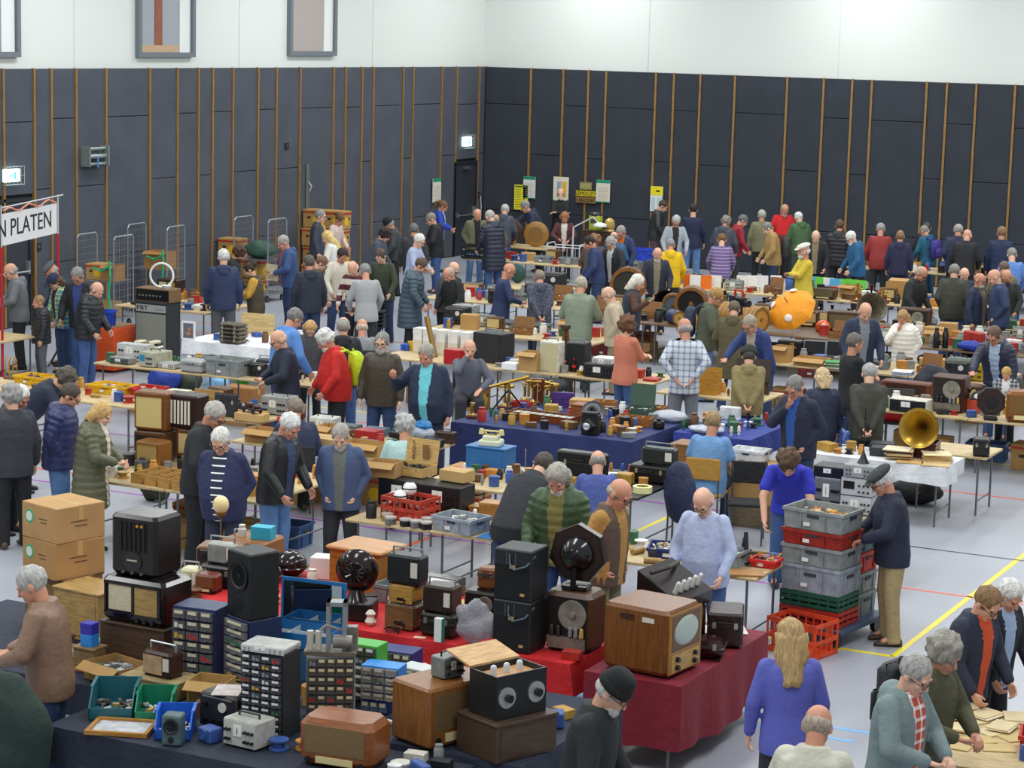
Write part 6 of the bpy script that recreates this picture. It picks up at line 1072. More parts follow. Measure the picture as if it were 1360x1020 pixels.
lidbox(A(935, 524, ZS, .2, 0), 0, .36, .22, .16, '#c08a30', 'small honey-coloured wooden cash box', 1.6, '#6a4a1c'); lidbox(A(1030, 512, ZS, .34, .3), .3, .5, .34, .14, '#3a2c24', 'dark wooden gramophone case with its panelled lid raised', 1.75, '#1c1815')
# ------------------------------------------------------------------ test gear stall, far left
instrument(A(173, 480, .75, .2, 0), .05, .5, .2, .26, '#b8bab8', 'silver panel generator with rows of sockets', '#c8caca', handle=False); instrument(A(158, 484, .75, .2, 0), 0, .36, .2, .1, '#8a8c8c', 'low grey mixing console in front of the silver panel', '#5a5c5e', handle=False); instrument(A(196, 488, .75, .4, 0), -.1, .3, .42, .22, '#a8a490', 'beige oscilloscope with a cyan screen', '#b4b0a0', '#2a86b0'); instrument(A(221, 490, .75, .2, 0), 0, .3, .2, .09, '#9a9c9c', 'small slanted console with sliders', '#c4c6c4', handle=False)
radio(A(253, 495, .75, .28, 0), 0, .38, .3, .18, '#a4a8a8', 'grey flight case with a black handle', 'case', tex='plain'); crate(A(300, 500, .75, .38, 0), 0, .58, .4, .24, '#8c9292', 'grey crate packed with yellow and white papers', fillc=('#e0d49a', '#e8e6da', '#c8b45a'), n=70); radio(A(336, 500, .75, .1, 0), .1, .28, .1, .2, '#1e1c1a', 'small black transistor radio with a round tuning dial', 'military', tex='plain'); radio(A(352, 494, .75, .2, 0), .1, .3, .22, .18, '#26282a', 'black tape deck next to the navy-jacketed man', 'portable', '#1c1e20', 'plain')
t = thing('accordion', 'cream pearl accordion with piano keys', 'accordion', A(228, 470, .75, .2, 0), .1); part(t, 'bellows', G().box(0, 0, 0, .16, .2, .26, 0, .006), M('#6a5a44', 'stripes', .5, 0, '#d8d0b0')); part(t, 'treble_side', G().box(.12, 0, 0, .1, .2, .28, 0, .01), M('#ddd6b4', rough=.2)); part(t, 'bass_side', G().box(-.13, 0, 0, .11, .2, .27, 0, .01), M('#ddd6b4', rough=.2))
for i in range(6): part(t, 'key', G().box(.2, -.02, .03+.038*i, .06, .16, .03), M('#f0eee4' if i % 2 == 0 else '#1a1a1a', rough=.2))
for i in range(5): radio(up(A(260, 466, .75, .28, 0), .065*i), .05*(i % 2), .38, .28, .063, '#5a4e3a', 'flat brown suitcase in a stack of five beside the accordion', 'case', tex='leather', group='stacked flat brown suitcases')
l = A(201, 472, .3, .36, 0); t = thing('guitar_amplifier', 'tall grey FBT loudspeaker cabinet with a silver grille cloth', 'amplifier', (l[0], l[1], 0), 0); part(t, 'cabinet', G().box(0, 0, 0, .66, .38, 1.2, 0, .012), M('#2a2c2e', 'worn', .5)); part(t, 'grille_cloth', G().box(0, -.19, .05, .6, .012, .95), M('#84867c', 'knit', .8)); part(t, 'name_strip', G().box(0, -.192, 1.03, .6, .012, .12), M('#b8bab8', rough=.35, metal=.4)); letters(t, 'FBT', .11, '#1a1a1c', (-.17, -.2, 1.09), sx=1.3); part(t, 'small_print', G().box(.17, -.2, 1.07, .2, .003, .03), M('#8a8a88'))
h_ = thing('amplifier_head', 'black amplifier head on the grey speaker cabinet', 'amplifier', (l[0]+.01, l[1], 1.2), 0); part(h_, 'sleeve', G().box(0, 0, 0, .7, .34, .22, 0, .01), M('#7a5a3a', 'wood', .5)); part(h_, 'control_panel', G().box(0, -.171, .02, .66, .008, .18), M('#151618', rough=.3)); knobs(h_, [(-.25+.07*i, .1) for i in range(7)], .016, -.172, M('#8a8a88', metal=.5)); t = thing('white_hoop', 'large white ring standing on the amplifier head', 'hoop', (l[0]+.08, l[1], 1.42), .3); part(t, 'ring', G().tube([(.2*math.cos(i*math.pi/16), 0, .215+.2*math.sin(i*math.pi/16)) for i in range(33)], .018, 8), M('#e6e6e2', rough=.3)); solo('white_bowl', 'white plastic bowl on the amplifier head', 'bowl', G().lathe([(.05, 0), (.09, .06), (.085, .06), (.045, .01)], 18), M('#e4e8e4'), (l[0]+.22, l[1]-.06, 1.42))
t = thing('framed_photo', 'framed colour photo leaning against the loudspeaker', 'picture', up(A(186, 460, .75, .04, .0), .0), .1); part(t, 'frame', G().box(0, 0, 0, .24, .02, .3), M('#e8e8e6')); part(t, 'photo', G().box(0, -.011, .03, .18, .004, .24), M('#6a6a78', 'worn')); part(t, 'figure', G().ell((0, -.012, .1), (.05, .004, .03), 12, 8).ell((.02, -.012, .17), (.03, .004, .03), 12, 8), M('#c07a4a'))
bag(A(218, 522, 0), .6, .4, .42, '#26409c', 'blue and green checked carrier bag under the plank table', 'fabric', 21); bag(A(250, 522, 0), .5, .36, .4, '#3a4434', 'dark green holdall under the plank table', 'fabric', 23, 'holdall', 'holdall'); bag(A(290, 530, 0), .4, .3, .4, '#7ab0d8', 'striped blue shopper with orange handles under the grey crate', 'fabric', 25); carton(A(315, 535, 0, .3, 0), 0, .6, .34, .24, 'brown carton with red print under the plank table', '#9a6a3c'); bag(A(322, 512, 0), .3, .3, .5, '#58c83a', 'lime green shopping bag under the plank table', 'fabric', 27)
for px, py, w, c, nm in ((62, 512, .5, '#e0b010', 'yellow tray near the brass rack'), (140, 524, .6, '#e4b414', 'yellow crate with papers next to the wooden radio'), (205, 536, .5, '#e0b010', 'yellow tray half under grey books'), (188, 528, .36, '#c81c22', 'red plastic tray beside the yellow one')): crate(A(px, py, .75, .36, 0), -.05, w, .36, .12, c, nm, fillc=PARTS, n=24, seed=px)
flat_stack(A(228, 530, .87, .3), .1, .3, .24, 5, ('#b8bab4', '#d8d0b8', '#8a8c8a'), 'grey book in a small pile on the yellow tray', 'book', 'book', 'grey books on the yellow tray', .02); lidbox(A(250, 556, .75, .24, 0), .1, .42, .26, .06, '#b48c50', 'flat wooden drawer of nuts and screws', 1.6, '#6a4a24', PARTS)
t = thing('brass_rack', 'brass wire letter rack on the left table', 'rack', A(32, 500, .75)); part(t, 'rack_base', G().box(0, 0, 0, .2, .1, .02), M('#6a4a28', 'wood'))
for x in (-.07, 0, .07): part(t, 'loop', G().tube([(x-.03, 0, .02), (x-.03, 0, .26), (x, 0, .32), (x+.03, 0, .26), (x+.03, 0, .02)], .006), M('#c09a40', metal=.8, rough=.3))
table(-22.2, -19.65, 24.0, 24.9, PLY, 'plank table behind the charcoal fleece man')
# white cloth table and plywood board
l = A(352, 442, .755, .02, .1); solo('plywood_board', 'plain plywood board standing on the white cloth', 'board', G().box(0, 0, 0, .6, .02, .34), M('#d2b67c', 'wood', .6), l, .1); solo('white_dish', 'white enamel dish on the white cloth', 'dish', G().lathe([(.06, 0), (.16, .05), (.155, .055), (.05, .01)], 24), M('#eceef0', rough=.2), A(310, 455, .757))
# ------------------------------------------------------------------ roll cages and banana cartons by the left wall
for i, (px, py, w, nm) in enumerate(((140, 432, .8, 'steel roll cage with cartons and a green strap, beside the record banner'), (196, 412, .9, 'steel roll cage holding an empty open carton'), (345, 398, .85, 'steel roll cage with a dark green sack'))):
    p = W(px, py, 0); x = max(p.x, AW+.65); cg = (x, p.y, 0); cage(cg, .1 if i < 2 else 0, w, .72, 1.75, nm)
    if i == 0: carton(up(cg, .172), .1, .5, .4, .3, 'plain carton on the base of the first roll cage', '#b08a58'); carton(up(cg, .89, -.14), .1, .36, .4, .3, 'banana carton on the shelf of the roll cage with the green strap', '#b48c54', 'banana'); carton(up(cg, .89, .22, -.05), .1, .3, .36, .3, 'open carton turned on its side in the roll cage', '#a87c48', 'open')
    if i == 1: carton(up(cg, .89, .1), .1, .5, .42, .34, 'large open carton on the roll cage shelf', '#a87c48', 'open'); carton(up(cg, .172), .1, .6, .44, .3, 'banana carton at the foot of the second roll cage', '#b48c54', 'banana')
    if i == 2: bag(up(cg, .89), .7, .5, .36, '#3c5a4c', 'dark green sack inside the roll cage', 'fabric', 31, 'sack', 'sack')
    if i < 2: solo('lashing_strap', ('green lashing strap tied to the cage corner post', 'green lashing strap looped on the second cage')[i], 'strap', G().tube([(0, 0, 1.3), (.03, -.02, 1.0), (-.02, 0, .7), (.02, 0, .3)], .022, 6).tube([(0, 0, 1.2), (-.2, .0, 1.1), (-.4, 0, 1.15)], .02, 6), M('#1fa878', rough=.5), (cg[0]+w/2, cg[1]-.4, 0))
n = 0
for px, py, cols_, rows_, z0 in ((262, 388, 2, 3, 0), (368, 370, 2, 4, 0)):
    p = W(px, py, 0); x0 = max(p.x, AW+.55)
    for j in range(rows_):
        for i in range(cols_):
            if px < 300 and j == 2 and i == 1: continue
            carton((x0+.54*i-.2, p.y+.05*(j % 2), .42*j+(.0 if px < 300 else 0)), 0, .5, .4, .4, 'banana carton with red band in the ' + ('low stack beside the roll cages' if px < 300 else 'tall stack behind the roll cage'), '#b08a50', 'banana', 'banana cartons by the wall, ' + ('low stack' if px < 300 else 'tall stack'))
radio(A(258, 388, .75, .26, 0), 0, .46, .28, .36, '#3a2a20', 'dark radio with a cream dial on the table near the roll cages', 'twin'); 
for i, px in enumerate((245, 262, 276)): solo('amber_bottle', 'amber glass bottle on the table near the roll cages', 'bottle', G().lathe([(.05, 0), (.05, .12), (.02, .16), (.02, .2)], 14), M('#a8641c', rough=.1), A(px, 397+i, .75), 0, 'amber bottles')
# record banner on its poles
tz, hb = 2.75, .5; pr, pl = W(75, 270, tz), W(0, 285, tz); dv = (pl-pr).normalized(); Lb = 2.4; o0 = pr+dv*Lb; rb = math.atan2(-dv.y, -dv.x)
t = thing('banner', 'white banner with black capitals ending in N PLATEN hung between two stands', 'banner', (o0.x, o0.y, 0), rb); part(t, 'sheet', G().box(Lb/2, 0, tz-hb, Lb, .012, hb), M('#e8e8ea', rough=.6)); lw = (pl-pr).length
letters(t, 'PLATEN', hb*.78, '#121214', (Lb-lw*.47, -.01, tz-hb*.5), sx=lw*.74/1.37); letters(t, 'N', hb*.78, '#121214', (Lb-lw*.98, -.01, tz-hb*.5), sx=lw*.74/1.37)
part(t, 'top_bar', G().cyl((0, 0, tz+.1), (Lb+.3, 0, tz+.12), .012), M('#c8ccd0', metal=.6)); part(t, 'garland', G().tube([(i*.18, -.02, tz+.05+.04*math.sin(i*1.3)) for i in range(14)], .014), M('#e08a6a'))
for x in (-.05, Lb+.07): part(t, 'red_pole', G().cyl((x, 0, .1), (x, 0, tz-hb-.02), .022), M('#b8121e')); part(t, 'upper_pole', G().cyl((x, 0, tz-hb-.02), (x, 0, tz+.14), .012), M('#d0d4d4', metal=.6)); part(t, 'tripod_foot', G().cyl((x, 0, .3), (x+.2, .2, 0), .012).cyl((x, 0, .3), (x-.25, .1, 0), .012).cyl((x, 0, .3), (x, -.3, 0), .012), KN)
q = W(148, 490, 0); t = thing('draped_table', 'small table under an orange cloth beside the black padded jacket', 'table', (q.x, q.y, 0)); part(t, 'cloth', G().rings([[(.3*sx*k, .35*sy*k, z) for sx, sy in ((-1, -1), (0, -1.05), (1, -1), (1.05, 0), (1, 1), (0, 1.05), (-1, 1), (-1.05, 0))] for z, k in ((.05, 1.15), (.4, 1.05), (.72, 1), (.74, .96))]), M('#d8521c', 'fabric', .7)); part(t, 'table_top', G().box(0, 0, .742, .56, .66, .012), M('#8a6a44', 'wood')); RECTS.append((q.x-.35, q.x+.35, q.y-.4, q.y+.4))
crate(A(38, 425, .75, .3, 0), .3, .5, .34, .26, '#1a48c0', 'bright blue crate on the table behind the boy', fillc=('#e8e6e0', '#d8c088'), n=20); table(-24.6, -22.9, 27.6, 28.6, PLY, 'table behind the boy with the blue crate')
chs = A(484, 468, 0)
for i in range(5): t = chair((chs[0], chs[1]+.3, .07*i), .4, 'black stacking chair in the stack beside the seated bald man', '#1c1d20', 'stack of black chairs')
# ------------------------------------------------------------------ military radios and centre back
for px, py, w, h, nm in ((660, 404, .42, .28, 'black military receiver with a yellow tag'), (642, 420, .4, .3, 'black military transmitter with round dials'), (708, 398, .4, .3, 'black wireless set behind the speckled hoodie'), (746, 392, .5, .36, 'large black military receiver near the sage parka'), (700, 412, .36, .24, 'small black wireless case with meters')): radio(A(px, py, .75, .3, 0), .05, w, .3, h, '#26282a', nm, 'military', tex='worn', rough=.5)
instrument(A(626, 418, .75, .3, 0), 0, .4, .3, .3, '#a8aaa6', 'light grey instrument beside the black transmitter'); solo('green_case', 'round dark green case near the white trolley', 'case', G().ell((0, 0, .2), (.17, .11, .2), 24, 16), M('#1f4a44', 'fabric'), A(727, 366, .75)); table(-20.4, -18.9, 39.6, 40.6, PLY, 'table behind the olive jacket man')
drum(A(828, 396, .75, 0, .2), .3, .34, .26, '#6a4526', 'large round wooden drum loudspeaker with a dark cloth face', '#33302c'); drum(A(918, 424, .75, 0, .2), .3, .3, .4, '#7a5630', 'open wooden drum with a black mouth', '#0d0b0a'); drum(A(893, 418, .75, 0), .4, .2, .2, '#7a4e24', 'small round wooden loudspeaker with grey cloth', '#5a6470'); drum(A(990, 438, .75, 0), 1.2, .22, .9, '#a87838', 'long ribbed wooden coil drum', '#c08a3a', '#8a6a34', 9); drum(A(892, 432, .75, 0), .9, .13, .3, '#26345c', 'blue and gold painted tin drum', '#b89a4c')
horn(A(882, 414, .75, 0, .35), .45, .21, .36, '#17181b', 'black phonograph horn in front of the bearded man', tilt=.15, metal=.2, cat='horn'); horn(A(1163, 420, .75, 0, .35), .46, .27, .5, '#6a6250', 'large olive-brown horn loudspeaker', tilt=.3, metal=.3, cat='horn')
t = thing('umbrella', 'open orange umbrella with white logo patches lying on the table', 'umbrella', A(1050, 440, .75), .5); T_ = Matrix.Rotation(.75, 3, 'X') @ Matrix.Rotation(-.5, 3, 'Y'); R = []
for k in range(7): a = k/6*1.15; R.append([tuple(T_ @ V(((.44)*math.sin(a)/math.sin(1.15)*math.cos(b)*(1-.06*(i % 2)), (.44)*math.sin(a)/math.sin(1.15)*math.sin(b)*(1-.06*(i % 2)), .4*math.cos(a)))+V((0, .1, .27))) for i, b in enumerate([2*math.pi*j/16 for j in range(16)])])
g = G().rings(R, True, False); part(t, 'canopy', g, M('#f0980e', 'fabric', .6), smooth=.3); part(t, 'shaft', G().cyl(T_ @ V((0, 0, -.4))+V((0, .1, .27)), T_ @ V((0, 0, .54))+V((0, .1, .27)), .008), M('#3a3a3c')); 
for b in (1.2, 2.8, 4.6): n_ = V((.3*math.cos(b), .3*math.sin(b), .33)); part(t, 'logo_patch', G().ell(T_ @ n_+V((0, .1, .27)), (.07, .07, .025), 12, 8, T_ @ n_.to_track_quat('Z', 'Y').to_matrix()), M('#f2ece4'))
t = thing('orange_helmet', 'orange and white safety helmet beside the umbrella', 'helmet', A(1092, 440, .75)); part(t, 'shell', G().ell((0, 0, .07), (.13, .16, .13), 20, 12), M('#e8641c', rough=.3)); part(t, 'front_badge', G().ell((.05, -.12, .1), (.06, .04, .06), 12, 8), M('#f0ece6'))
for px in (1081, 1102): t = thing('laptop', 'open black laptop, ' + ('next to the cathedral radio' if px < 1090 else 'next to the bald navy jacket'), 'laptop', A(px, 478, .75, .24, .2), .25); part(t, 'keyboard_deck', G().box(0, 0, 0, .36, .25, .025, 0, .004), M('#2a2c30')); part(t, 'keys', G().box(0, .02, .025, .32, .12, .004), M('#101114')); part(t, 'screen_lid', G().add([(-.18, .12, .025), (.18, .12, .025), (.18, .17, .27), (-.18, .17, .27), (-.18, .135, .025), (.18, .135, .025), (.18, .185, .27), (-.18, .185, .27)], [(0, 1, 2, 3), (7, 6, 5, 4), (0, 4, 5, 1), (2, 6, 7, 3), (1, 5, 6, 2), (3, 7, 4, 0)]), M('#8a8c8e', rough=.4)); part(t, 'display', G().add([(-.165, .1175, .04), (.165, .1175, .04), (.165, .165, .26), (-.165, .165, .26)], [(0, 1, 2, 3)]), M('#0c0d10', rough=.1), smooth=0)
radio(A(1052, 476, .75, .26, .1), .1, .38, .26, .28, '#17171a', 'black cathedral radio with an arched grille', 'gothic', tex='plain'); flat_stack(A(1090, 492, .75, .3), .2, .36, .3, 8, ('#c8b878', '#e4e2d8', '#a8a488', '#3a8a44'), 'yellowish paper folder in the pile below the laptops', 'paper_folder', 'folder', 'paper folders below the laptops', .014); carton(A(1058, 498, .75, .3, 0), 0, .5, .34, .12, 'flat tan carton beside the gramophone case', '#b89058', 'open')
for px, py, w, h, nm, k in ((1075, 418, .6, .32, 'long wooden radio chest with a cloth front', 'full'), (1118, 440, .56, .34, 'old television with a greenish screen', 'full'), (1212, 442, .56, .42, 'dark open cabinet behind the girl in white', 'open'), (1090, 398, .5, .2, 'low mahogany telegraph cabinet', 'cloth')): radio(A(px, py, .75, .3, .1), .12, w, .3, h, '#4e3624', nm, k, '#6a6044')
lidbox(A(1190, 398, .75, .24, 0), .1, .46, .26, .34, '#b88c4c', 'pale wooden case with a black wheel machine inside', 3.0, '#2a2420'); t = thing('wheel_machine', 'black spoked wheel mechanism in the pale wooden case', 'machine', up(A(1190, 398, .75, .24, 0), .012, 0, -.0), .1); part(t, 'wheel', G().lathe([(.1, -.01), (.12, 0), (.1, .01)], 22, (0, -.05, .2), 'y', False), KN); part(t, 'stand', G().box(0, 0, 0, .2, .1, .05).cyl((0, -.04, .04), (0, -.04, .2), .015), KN)
for i in range(6): a = i*math.pi/3; part(t, 'spoke', G().cyl((0, -.05, .2), (.1*math.cos(a), -.05, .2+.1*math.sin(a)), .006, .006, 6), M('#c8c8c4', metal=.6))
for i, (px, py, h) in enumerate(((1001, 398, .34), (1030, 402, .3), (1048, 398, .4), (1088, 412, .3), (1115, 398, .36), (1135, 394, .34), (1150, 398, .3), (1105, 412, .26), (962, 402, .3), (975, 396, .36), (1120, 414, .2), (1140, 410, .22))):
    t = thing('telegraph_key' if i % 2 else 'morse_inker', ('brass and wood apparatus with a column beside the orange umbrella', 'black iron apparatus on a wooden base amid the telegraphs')[i % 2], 'apparatus', A(px, py+12, .75), i*.7, 'telegraph apparatus'); part(t, 'base', G().box(0, 0, 0, .22, .16, .04, 0, .006), M('#6a3c1c', 'wood', .4)); mt = M(('#b08a3c', '#222326')[i % 2], rough=.3, metal=.7); part(t, 'column', G().lathe([(.05, .04), (.02, .07), (.02, h*.8), (.04, h)], 14), mt); part(t, 'beam', G().cyl((-.12, 0, h*.7), (.12, 0, h*.75), .014).cyl((.07, -.04, .04), (.07, -.04, h*.6), .02), mt); part(t, 'coil', G().cyl((-.06, 0, .04), (-.06, 0, .16), .035), M('#7a3a1c', rough=.5))
# video camera rig and white drafting lamp
t = thing('video_camera', 'black video camera rig with a red handle on a tripod', 'camera', A(976, 520, 0), .9)
for a in (0.3, 2.4, 4.5): part(t, 'tripod_leg', G().cyl((0, 0, 1.3), (.36*math.cos(a), .36*math.sin(a), 0), .018, .014, 8), KN)
part(t, 'body', G().box(0, 0, 1.42, .14, .34, .16, 0, .015), M('#1a1b1e', rough=.4)); part(t, 'lens', G().lathe([(.045, 0), (.05, .12), (.06, .16), (.05, .17)], 16, (0, -.17, 1.5), 'y'), KN); part(t, 'top_handle', G().tube([(0, -.12, 1.58), (0, -.12, 1.68), (0, .12, 1.68), (0, .12, 1.58)], .02), M('#b82420')); part(t, 'monitor', G().box(-.16, -.05, 1.5, .03, .16, .11, 0, .006), M('#101114')); part(t, 'head', G().box(0, 0, 1.28, .1, .12, .14), KN)
l = A(752, 382, 0); t = thing('wire_trolley', 'white wire shop trolley with small boxes', 'trolley', l, .1); g = G(); wm = M('#d8dadc', rough=.35, metal=.3)
for x in (-.4, .4): part(t, 'end_hoop', G().tube([(x, -.3, .1), (x, -.3, .95), (x, -.22, 1.02), (x, .22, 1.02), (x, .3, .95), (x, .3, .1)], .014), wm)
for i in range(9): g.cyl((-.4+.1*i, -.3, .12), (-.4+.1*i, -.3, .95), .006, .006, 5)
for z in (.12, .95): g.cyl((-.4, -.3, z), (.4, -.3, z), .01).cyl((-.4, .3, z), (.4, .3, z), .01)
part(t, 'wire_front', g, wm); part(t, 'shelf', G().box(0, 0, .62, .78, .58, .015), wm)
t = thing('drafting_lamp', 'white jointed drafting lamp above the wire trolley', 'lamp', (l[0]-.1, l[1]+.5, 0), 0); part(t, 'post', G().cyl((0, 0, 0), (0, 0, 1.35), .02), wm); part(t, 'arm', G().cyl((0, 0, 1.35), (.5, 0, 1.62), .016).cyl((.5, 0, 1.62), (.64, -.04, 1.5), .012), wm); part(t, 'lamp_shade', G().lathe([(.16, 0), (.15, .05), (.07, .08), (.03, .09)], 20, (.7, -.05, 1.42)), M('#eceeee', rough=.3)); part(t, 'foot', G().cyl((0, 0, 0), (0, 0, .03), .18, .18, 20), wm)
crate(A(806, 352, .75, .3, 0), 0, .5, .36, .34, '#f0d010', 'bright yellow crate next to the wire trolley'); crate(A(842, 354, .75, .3, 0), 0, .66, .4, .4, '#2848c8', 'bright blue folding crate behind the orange-hooded man', fillc=('#e8e8e4', '#c8a888'), n=20)
l = A(853, 352, .3, .4, 0); l = (l[0], 47.2, 0); plinth(l, 0, .8, .5, 1.3, '#3a2418', 'tall dark brown cabinet by the felt wall'); t = thing('model_pump', 'lime green toy pump with a black cap', 'model', up(l, 1.3, -.16), 0); part(t, 'pump_body', G().box(0, 0, 0, .26, .22, .34, 0, .02), M('#a8b43a')); part(t, 'window', G().box(0, -.112, .16, .16, .006, .1), M('#4a4a30')); part(t, 'black_cap', G().ell((0, 0, .36), (.16, .14, .06), 16, 10), KN); solo('gilt_clock', 'small gilt ornament on the dark brown cabinet', 'clock', G().lathe([(.12, 0), (.1, .04), (.13, .12), (.11, .24), (.03, .3)], 18), M('#c8a860', rough=.35, metal=.4), up(l, 1.3, .2))
for px, py, R_, nm in ((678, 285, .32, 'round dark wooden speaker board behind the slate jacket'), (713, 290, .3, 'round golden wooden speaker board behind the navy coat')): t = thing('speaker_board', nm, 'loudspeaker', (W(px, py, 0).x if False else WR(px, py, 47.75).x, 47.75, .75), .2); part(t, 'board', G().lathe([(R_, -.03), (R_, .03), (R_*.9, .05), (.01, .05)], 30, (0, 0, R_), 'y'), M('#4a2a18' if px < 700 else '#a87a38', 'wood', .4)); part(t, 'cloth_centre', G().cyl((0, -.052, R_), (0, -.056, R_), R_*.6, R_*.6, 24), M('#2a2018' if px < 700 else '#8a6430', 'knit')); RECTS.append((t.location.x-.6, t.location.x+.6, 47.4, 48.1))
table(-24.9, -22.7, 47.3, 48.2, PLY, 'table holding the round speaker boards')
# posters on the felt wall
def poster(px, py, wpx, hpx, base, label, extra):
    wall = 'r' if px > 645 else 'l'; c = WR(px, py, BW-.12) if wall == 'r' else WL(px, py, AW+.12); s = F_PX/ (V((c.x, c.y, c.z-CAM_H)).dot(FW)); w, h = wpx/s/(.9 if wall == 'r' else .5), hpx/s
    t = thing('poster', label, 'poster', (c.x, c.y, c.z-h/2), 0 if wall == 'r' else Q); part(t, 'sheet', G().box(0, 0, 0, w, .02, h), M(base, rough=.6))
    for x, z, ww, hh, col in extra: part(t, 'print', G().box(x*w, -.011, z*h, ww*w, .004, hh*h), M(col, rough=.6))
    return t
LN = [(0, .12+.09*i, .72, .02, '#b8a894') for i in range(7)]
poster(580, 253, 11, 32, '#d8d4c8', 'narrow chart with a green head beside the corner door', [(0, .86, 1, .14, '#128a68'), (0, 0, 1, .04, '#128a68')]+LN); poster(703, 249, 16, 29, '#dcdcd4', 'chart with a green head above the yellow sheet', [(0, .86, 1, .14, '#14906c'), (0, 0, 1, .04, '#14906c')]+LN); poster(692, 262, 18, 33, '#e6dc2c', 'bright yellow printed sheet below the green-headed chart', [(0, .9, .9, .06, '#3a6a3a')]+[(-.2, .1+.1*i, .4, .02, '#6a6420') for i in range(8)]+[(.25, .15+.14*i, .12, .05, '#3a3418') for i in range(5)])
poster(745, 252, 20, 34, '#e0d8c4', 'cream poster with a blue and yellow picture behind the moustached man', [(-.12, .2, .26, .62, '#8aa4b4'), (.22, .2, .3, .62, '#e0b43c')]); poster(801, 254, 18, 30, '#dcd4c4', 'chart with a green head right of the wooden signs', [(0, .86, 1, .14, '#14906c'), (0, 0, 1, .05, '#14906c')]+LN); poster(872, 264, 16, 33, '#e0e4e0', 'sheet with a yellow head and green edge by the brown cabinet', [(0, .64, 1, .36, '#e8d81c'), (-.25, .06, .3, .5, '#b8c8cc'), (.2, .06, .3, .5, '#b8c8cc'), (.47, 0, .06, .62, '#14906c'), (.1, .78, .3, .06, '#8a8420')])
t = poster(778, 257, 26, 8, '#d8c020', 'yellow wooden sign lettered LEMOUZY', [(0, 0, 1, .06, '#2a2410'), (0, .94, 1, .06, '#2a2410')]); letters(t, 'LEMOUZY', .13, '#1c180c', (0, -.014, .075), sx=.95); t = poster(778, 266, 26, 8, '#8a6a3a', 'brown wooden sign under the yellow one', [(0, 0, 1, .06, '#3a2a14')]); letters(t, 'L BALCOURT', .11, '#241a0c', (0, -.014, .075), sx=.8)
t = poster(778, 247, 16, 10, '#8a8450', 'small olive enamel plate above the yellow sign', [(0, .15, .8, .7, '#a09a60')])
# standing paper sheets and books on the far tables
sheet_cols = ['#f07818', '#f4f4f0', '#f07818', '#eceee8', '#f4f4f0', '#f4f4f0', '#e8eaf0', '#f4f4f0', '#5ab4e4', '#5ab4e4', '#6ed44a', '#6ed44a', '#5ab4e4', '#6ed44a', '#f4f4f0', '#6ed44a']
for i, c in enumerate(sheet_cols):
    px = (908, 922, 936, 950, 985, 998, 1012, 1030, 1085, 1350, 1098, 1140, 1124, 1152, 1112, 1165)[i]; l = A(px, 384, .75, 0); l = (l[0], min(max(l[1], 42.0), 43.3), .75); t = thing('paper_sheet', {'#f07818': 'orange', '#5ab4e4': 'sky blue', '#6ed44a': 'lime green'}.get(c, 'white')+' paper folder standing upright on the far paper stall', 'paper', l, .2+.1*(i % 3), 'upright papers on the far stall'); part(t, 'front_leaf', G().box(0, 0, 0, .22, .004, .28), M(c, rough=.7)); part(t, 'rear_leaf', G().box(0, .06, 0, .22, .004, .27), M('#f0f0ec', rough=.7)); part(t, 'foot', G().box(0, .03, 0, .2, .07, .004), M(c))
# ------------------------------------------------------------------ right-hand radio stall
l = A(1262, 548, .75, .3, 0); radio(l, 0, .46, .32, .5, '#4a2418', 'tall open-backed radio on the right-hand stall showing its round speaker', 'open'); instrument(A(1205, 548, .75, .28, 0), 0, .54, .3, .18, '#d8d4c4', 'cream stereo receiver with a black glass front', '#17181b', handle=False); radio(A(1202, 528, .75, .26, 0), 0, .74, .26, .22, '#6a3018', 'long low mahogany radio behind the stereo receiver', 'cloth', '#3a1e14')
polyspeaker(A(1312, 560, .75, .14, .3), .35, .2, 8, 'octagonal dark wooden loudspeaker on the plank table', ang=math.pi/8); radio(A(1358, 562, .75, .3, .2), .2, .46, .34, .42, '#8a5420', 'honey veneer radio cabinet at the end of the plank table', 'cloth', '#7a5a30', round_=.04); solo('red_box', 'salmon red cardboard box behind the octagonal speaker', 'box', G().box(0, 0, 0, .24, .2, .18, 0, .004), M('#c84a34'), A(1290, 548, .75, .18))
t = thing('telephone', 'black bakelite desk telephone with its handset', 'telephone', up(A(1290, 548, .75, .18), .18), .2); part(t, 'body', G().rings([[(.09*k*sx, .08*k*sy, z) for sx, sy in ((-1, -1), (1, -1), (1, 1), (-1, 1))] for z, k in ((0, 1.1), (.05, 1), (.1, .6))]), KN); part(t, 'handset', G().tube([(-.11, 0, .12), (-.06, 0, .15), (.06, 0, .15), (.11, 0, .12)], .016).cyl((-.11, 0, .14), (-.12, 0, .09), .03, .03, 12).cyl((.11, 0, .14), (.12, 0, .09), .03, .03, 12), KN); part(t, 'dial', G().cyl((0, -.082, .05), (0, -.09, .055), .04, .04, 18), M('#c8c8c4', metal=.4))
radio(A(1266, 506, .75, .26, 0), .1, .38, .28, .3, '#3a4232', 'olive green military transceiver with a mesh front', 'military', tex='worn'); instrument(A(1290, 506, .75, .2, 0), .1, .18, .22, .26, '#c8a81c', 'yellow enamel instrument with a meter', '#b89a18'); solo('blue_plate', 'pale blue flat panel on the laptop stall', 'panel', G().box(0, 0, 0, .5, .36, .02), M('#6a96c4', rough=.4), A(1304, 458, .76, .3), .2); bag(A(1272, 474, .75), .5, .3, .16, '#1c3494', 'royal blue bag on the laptop stall', 'fabric', 33)
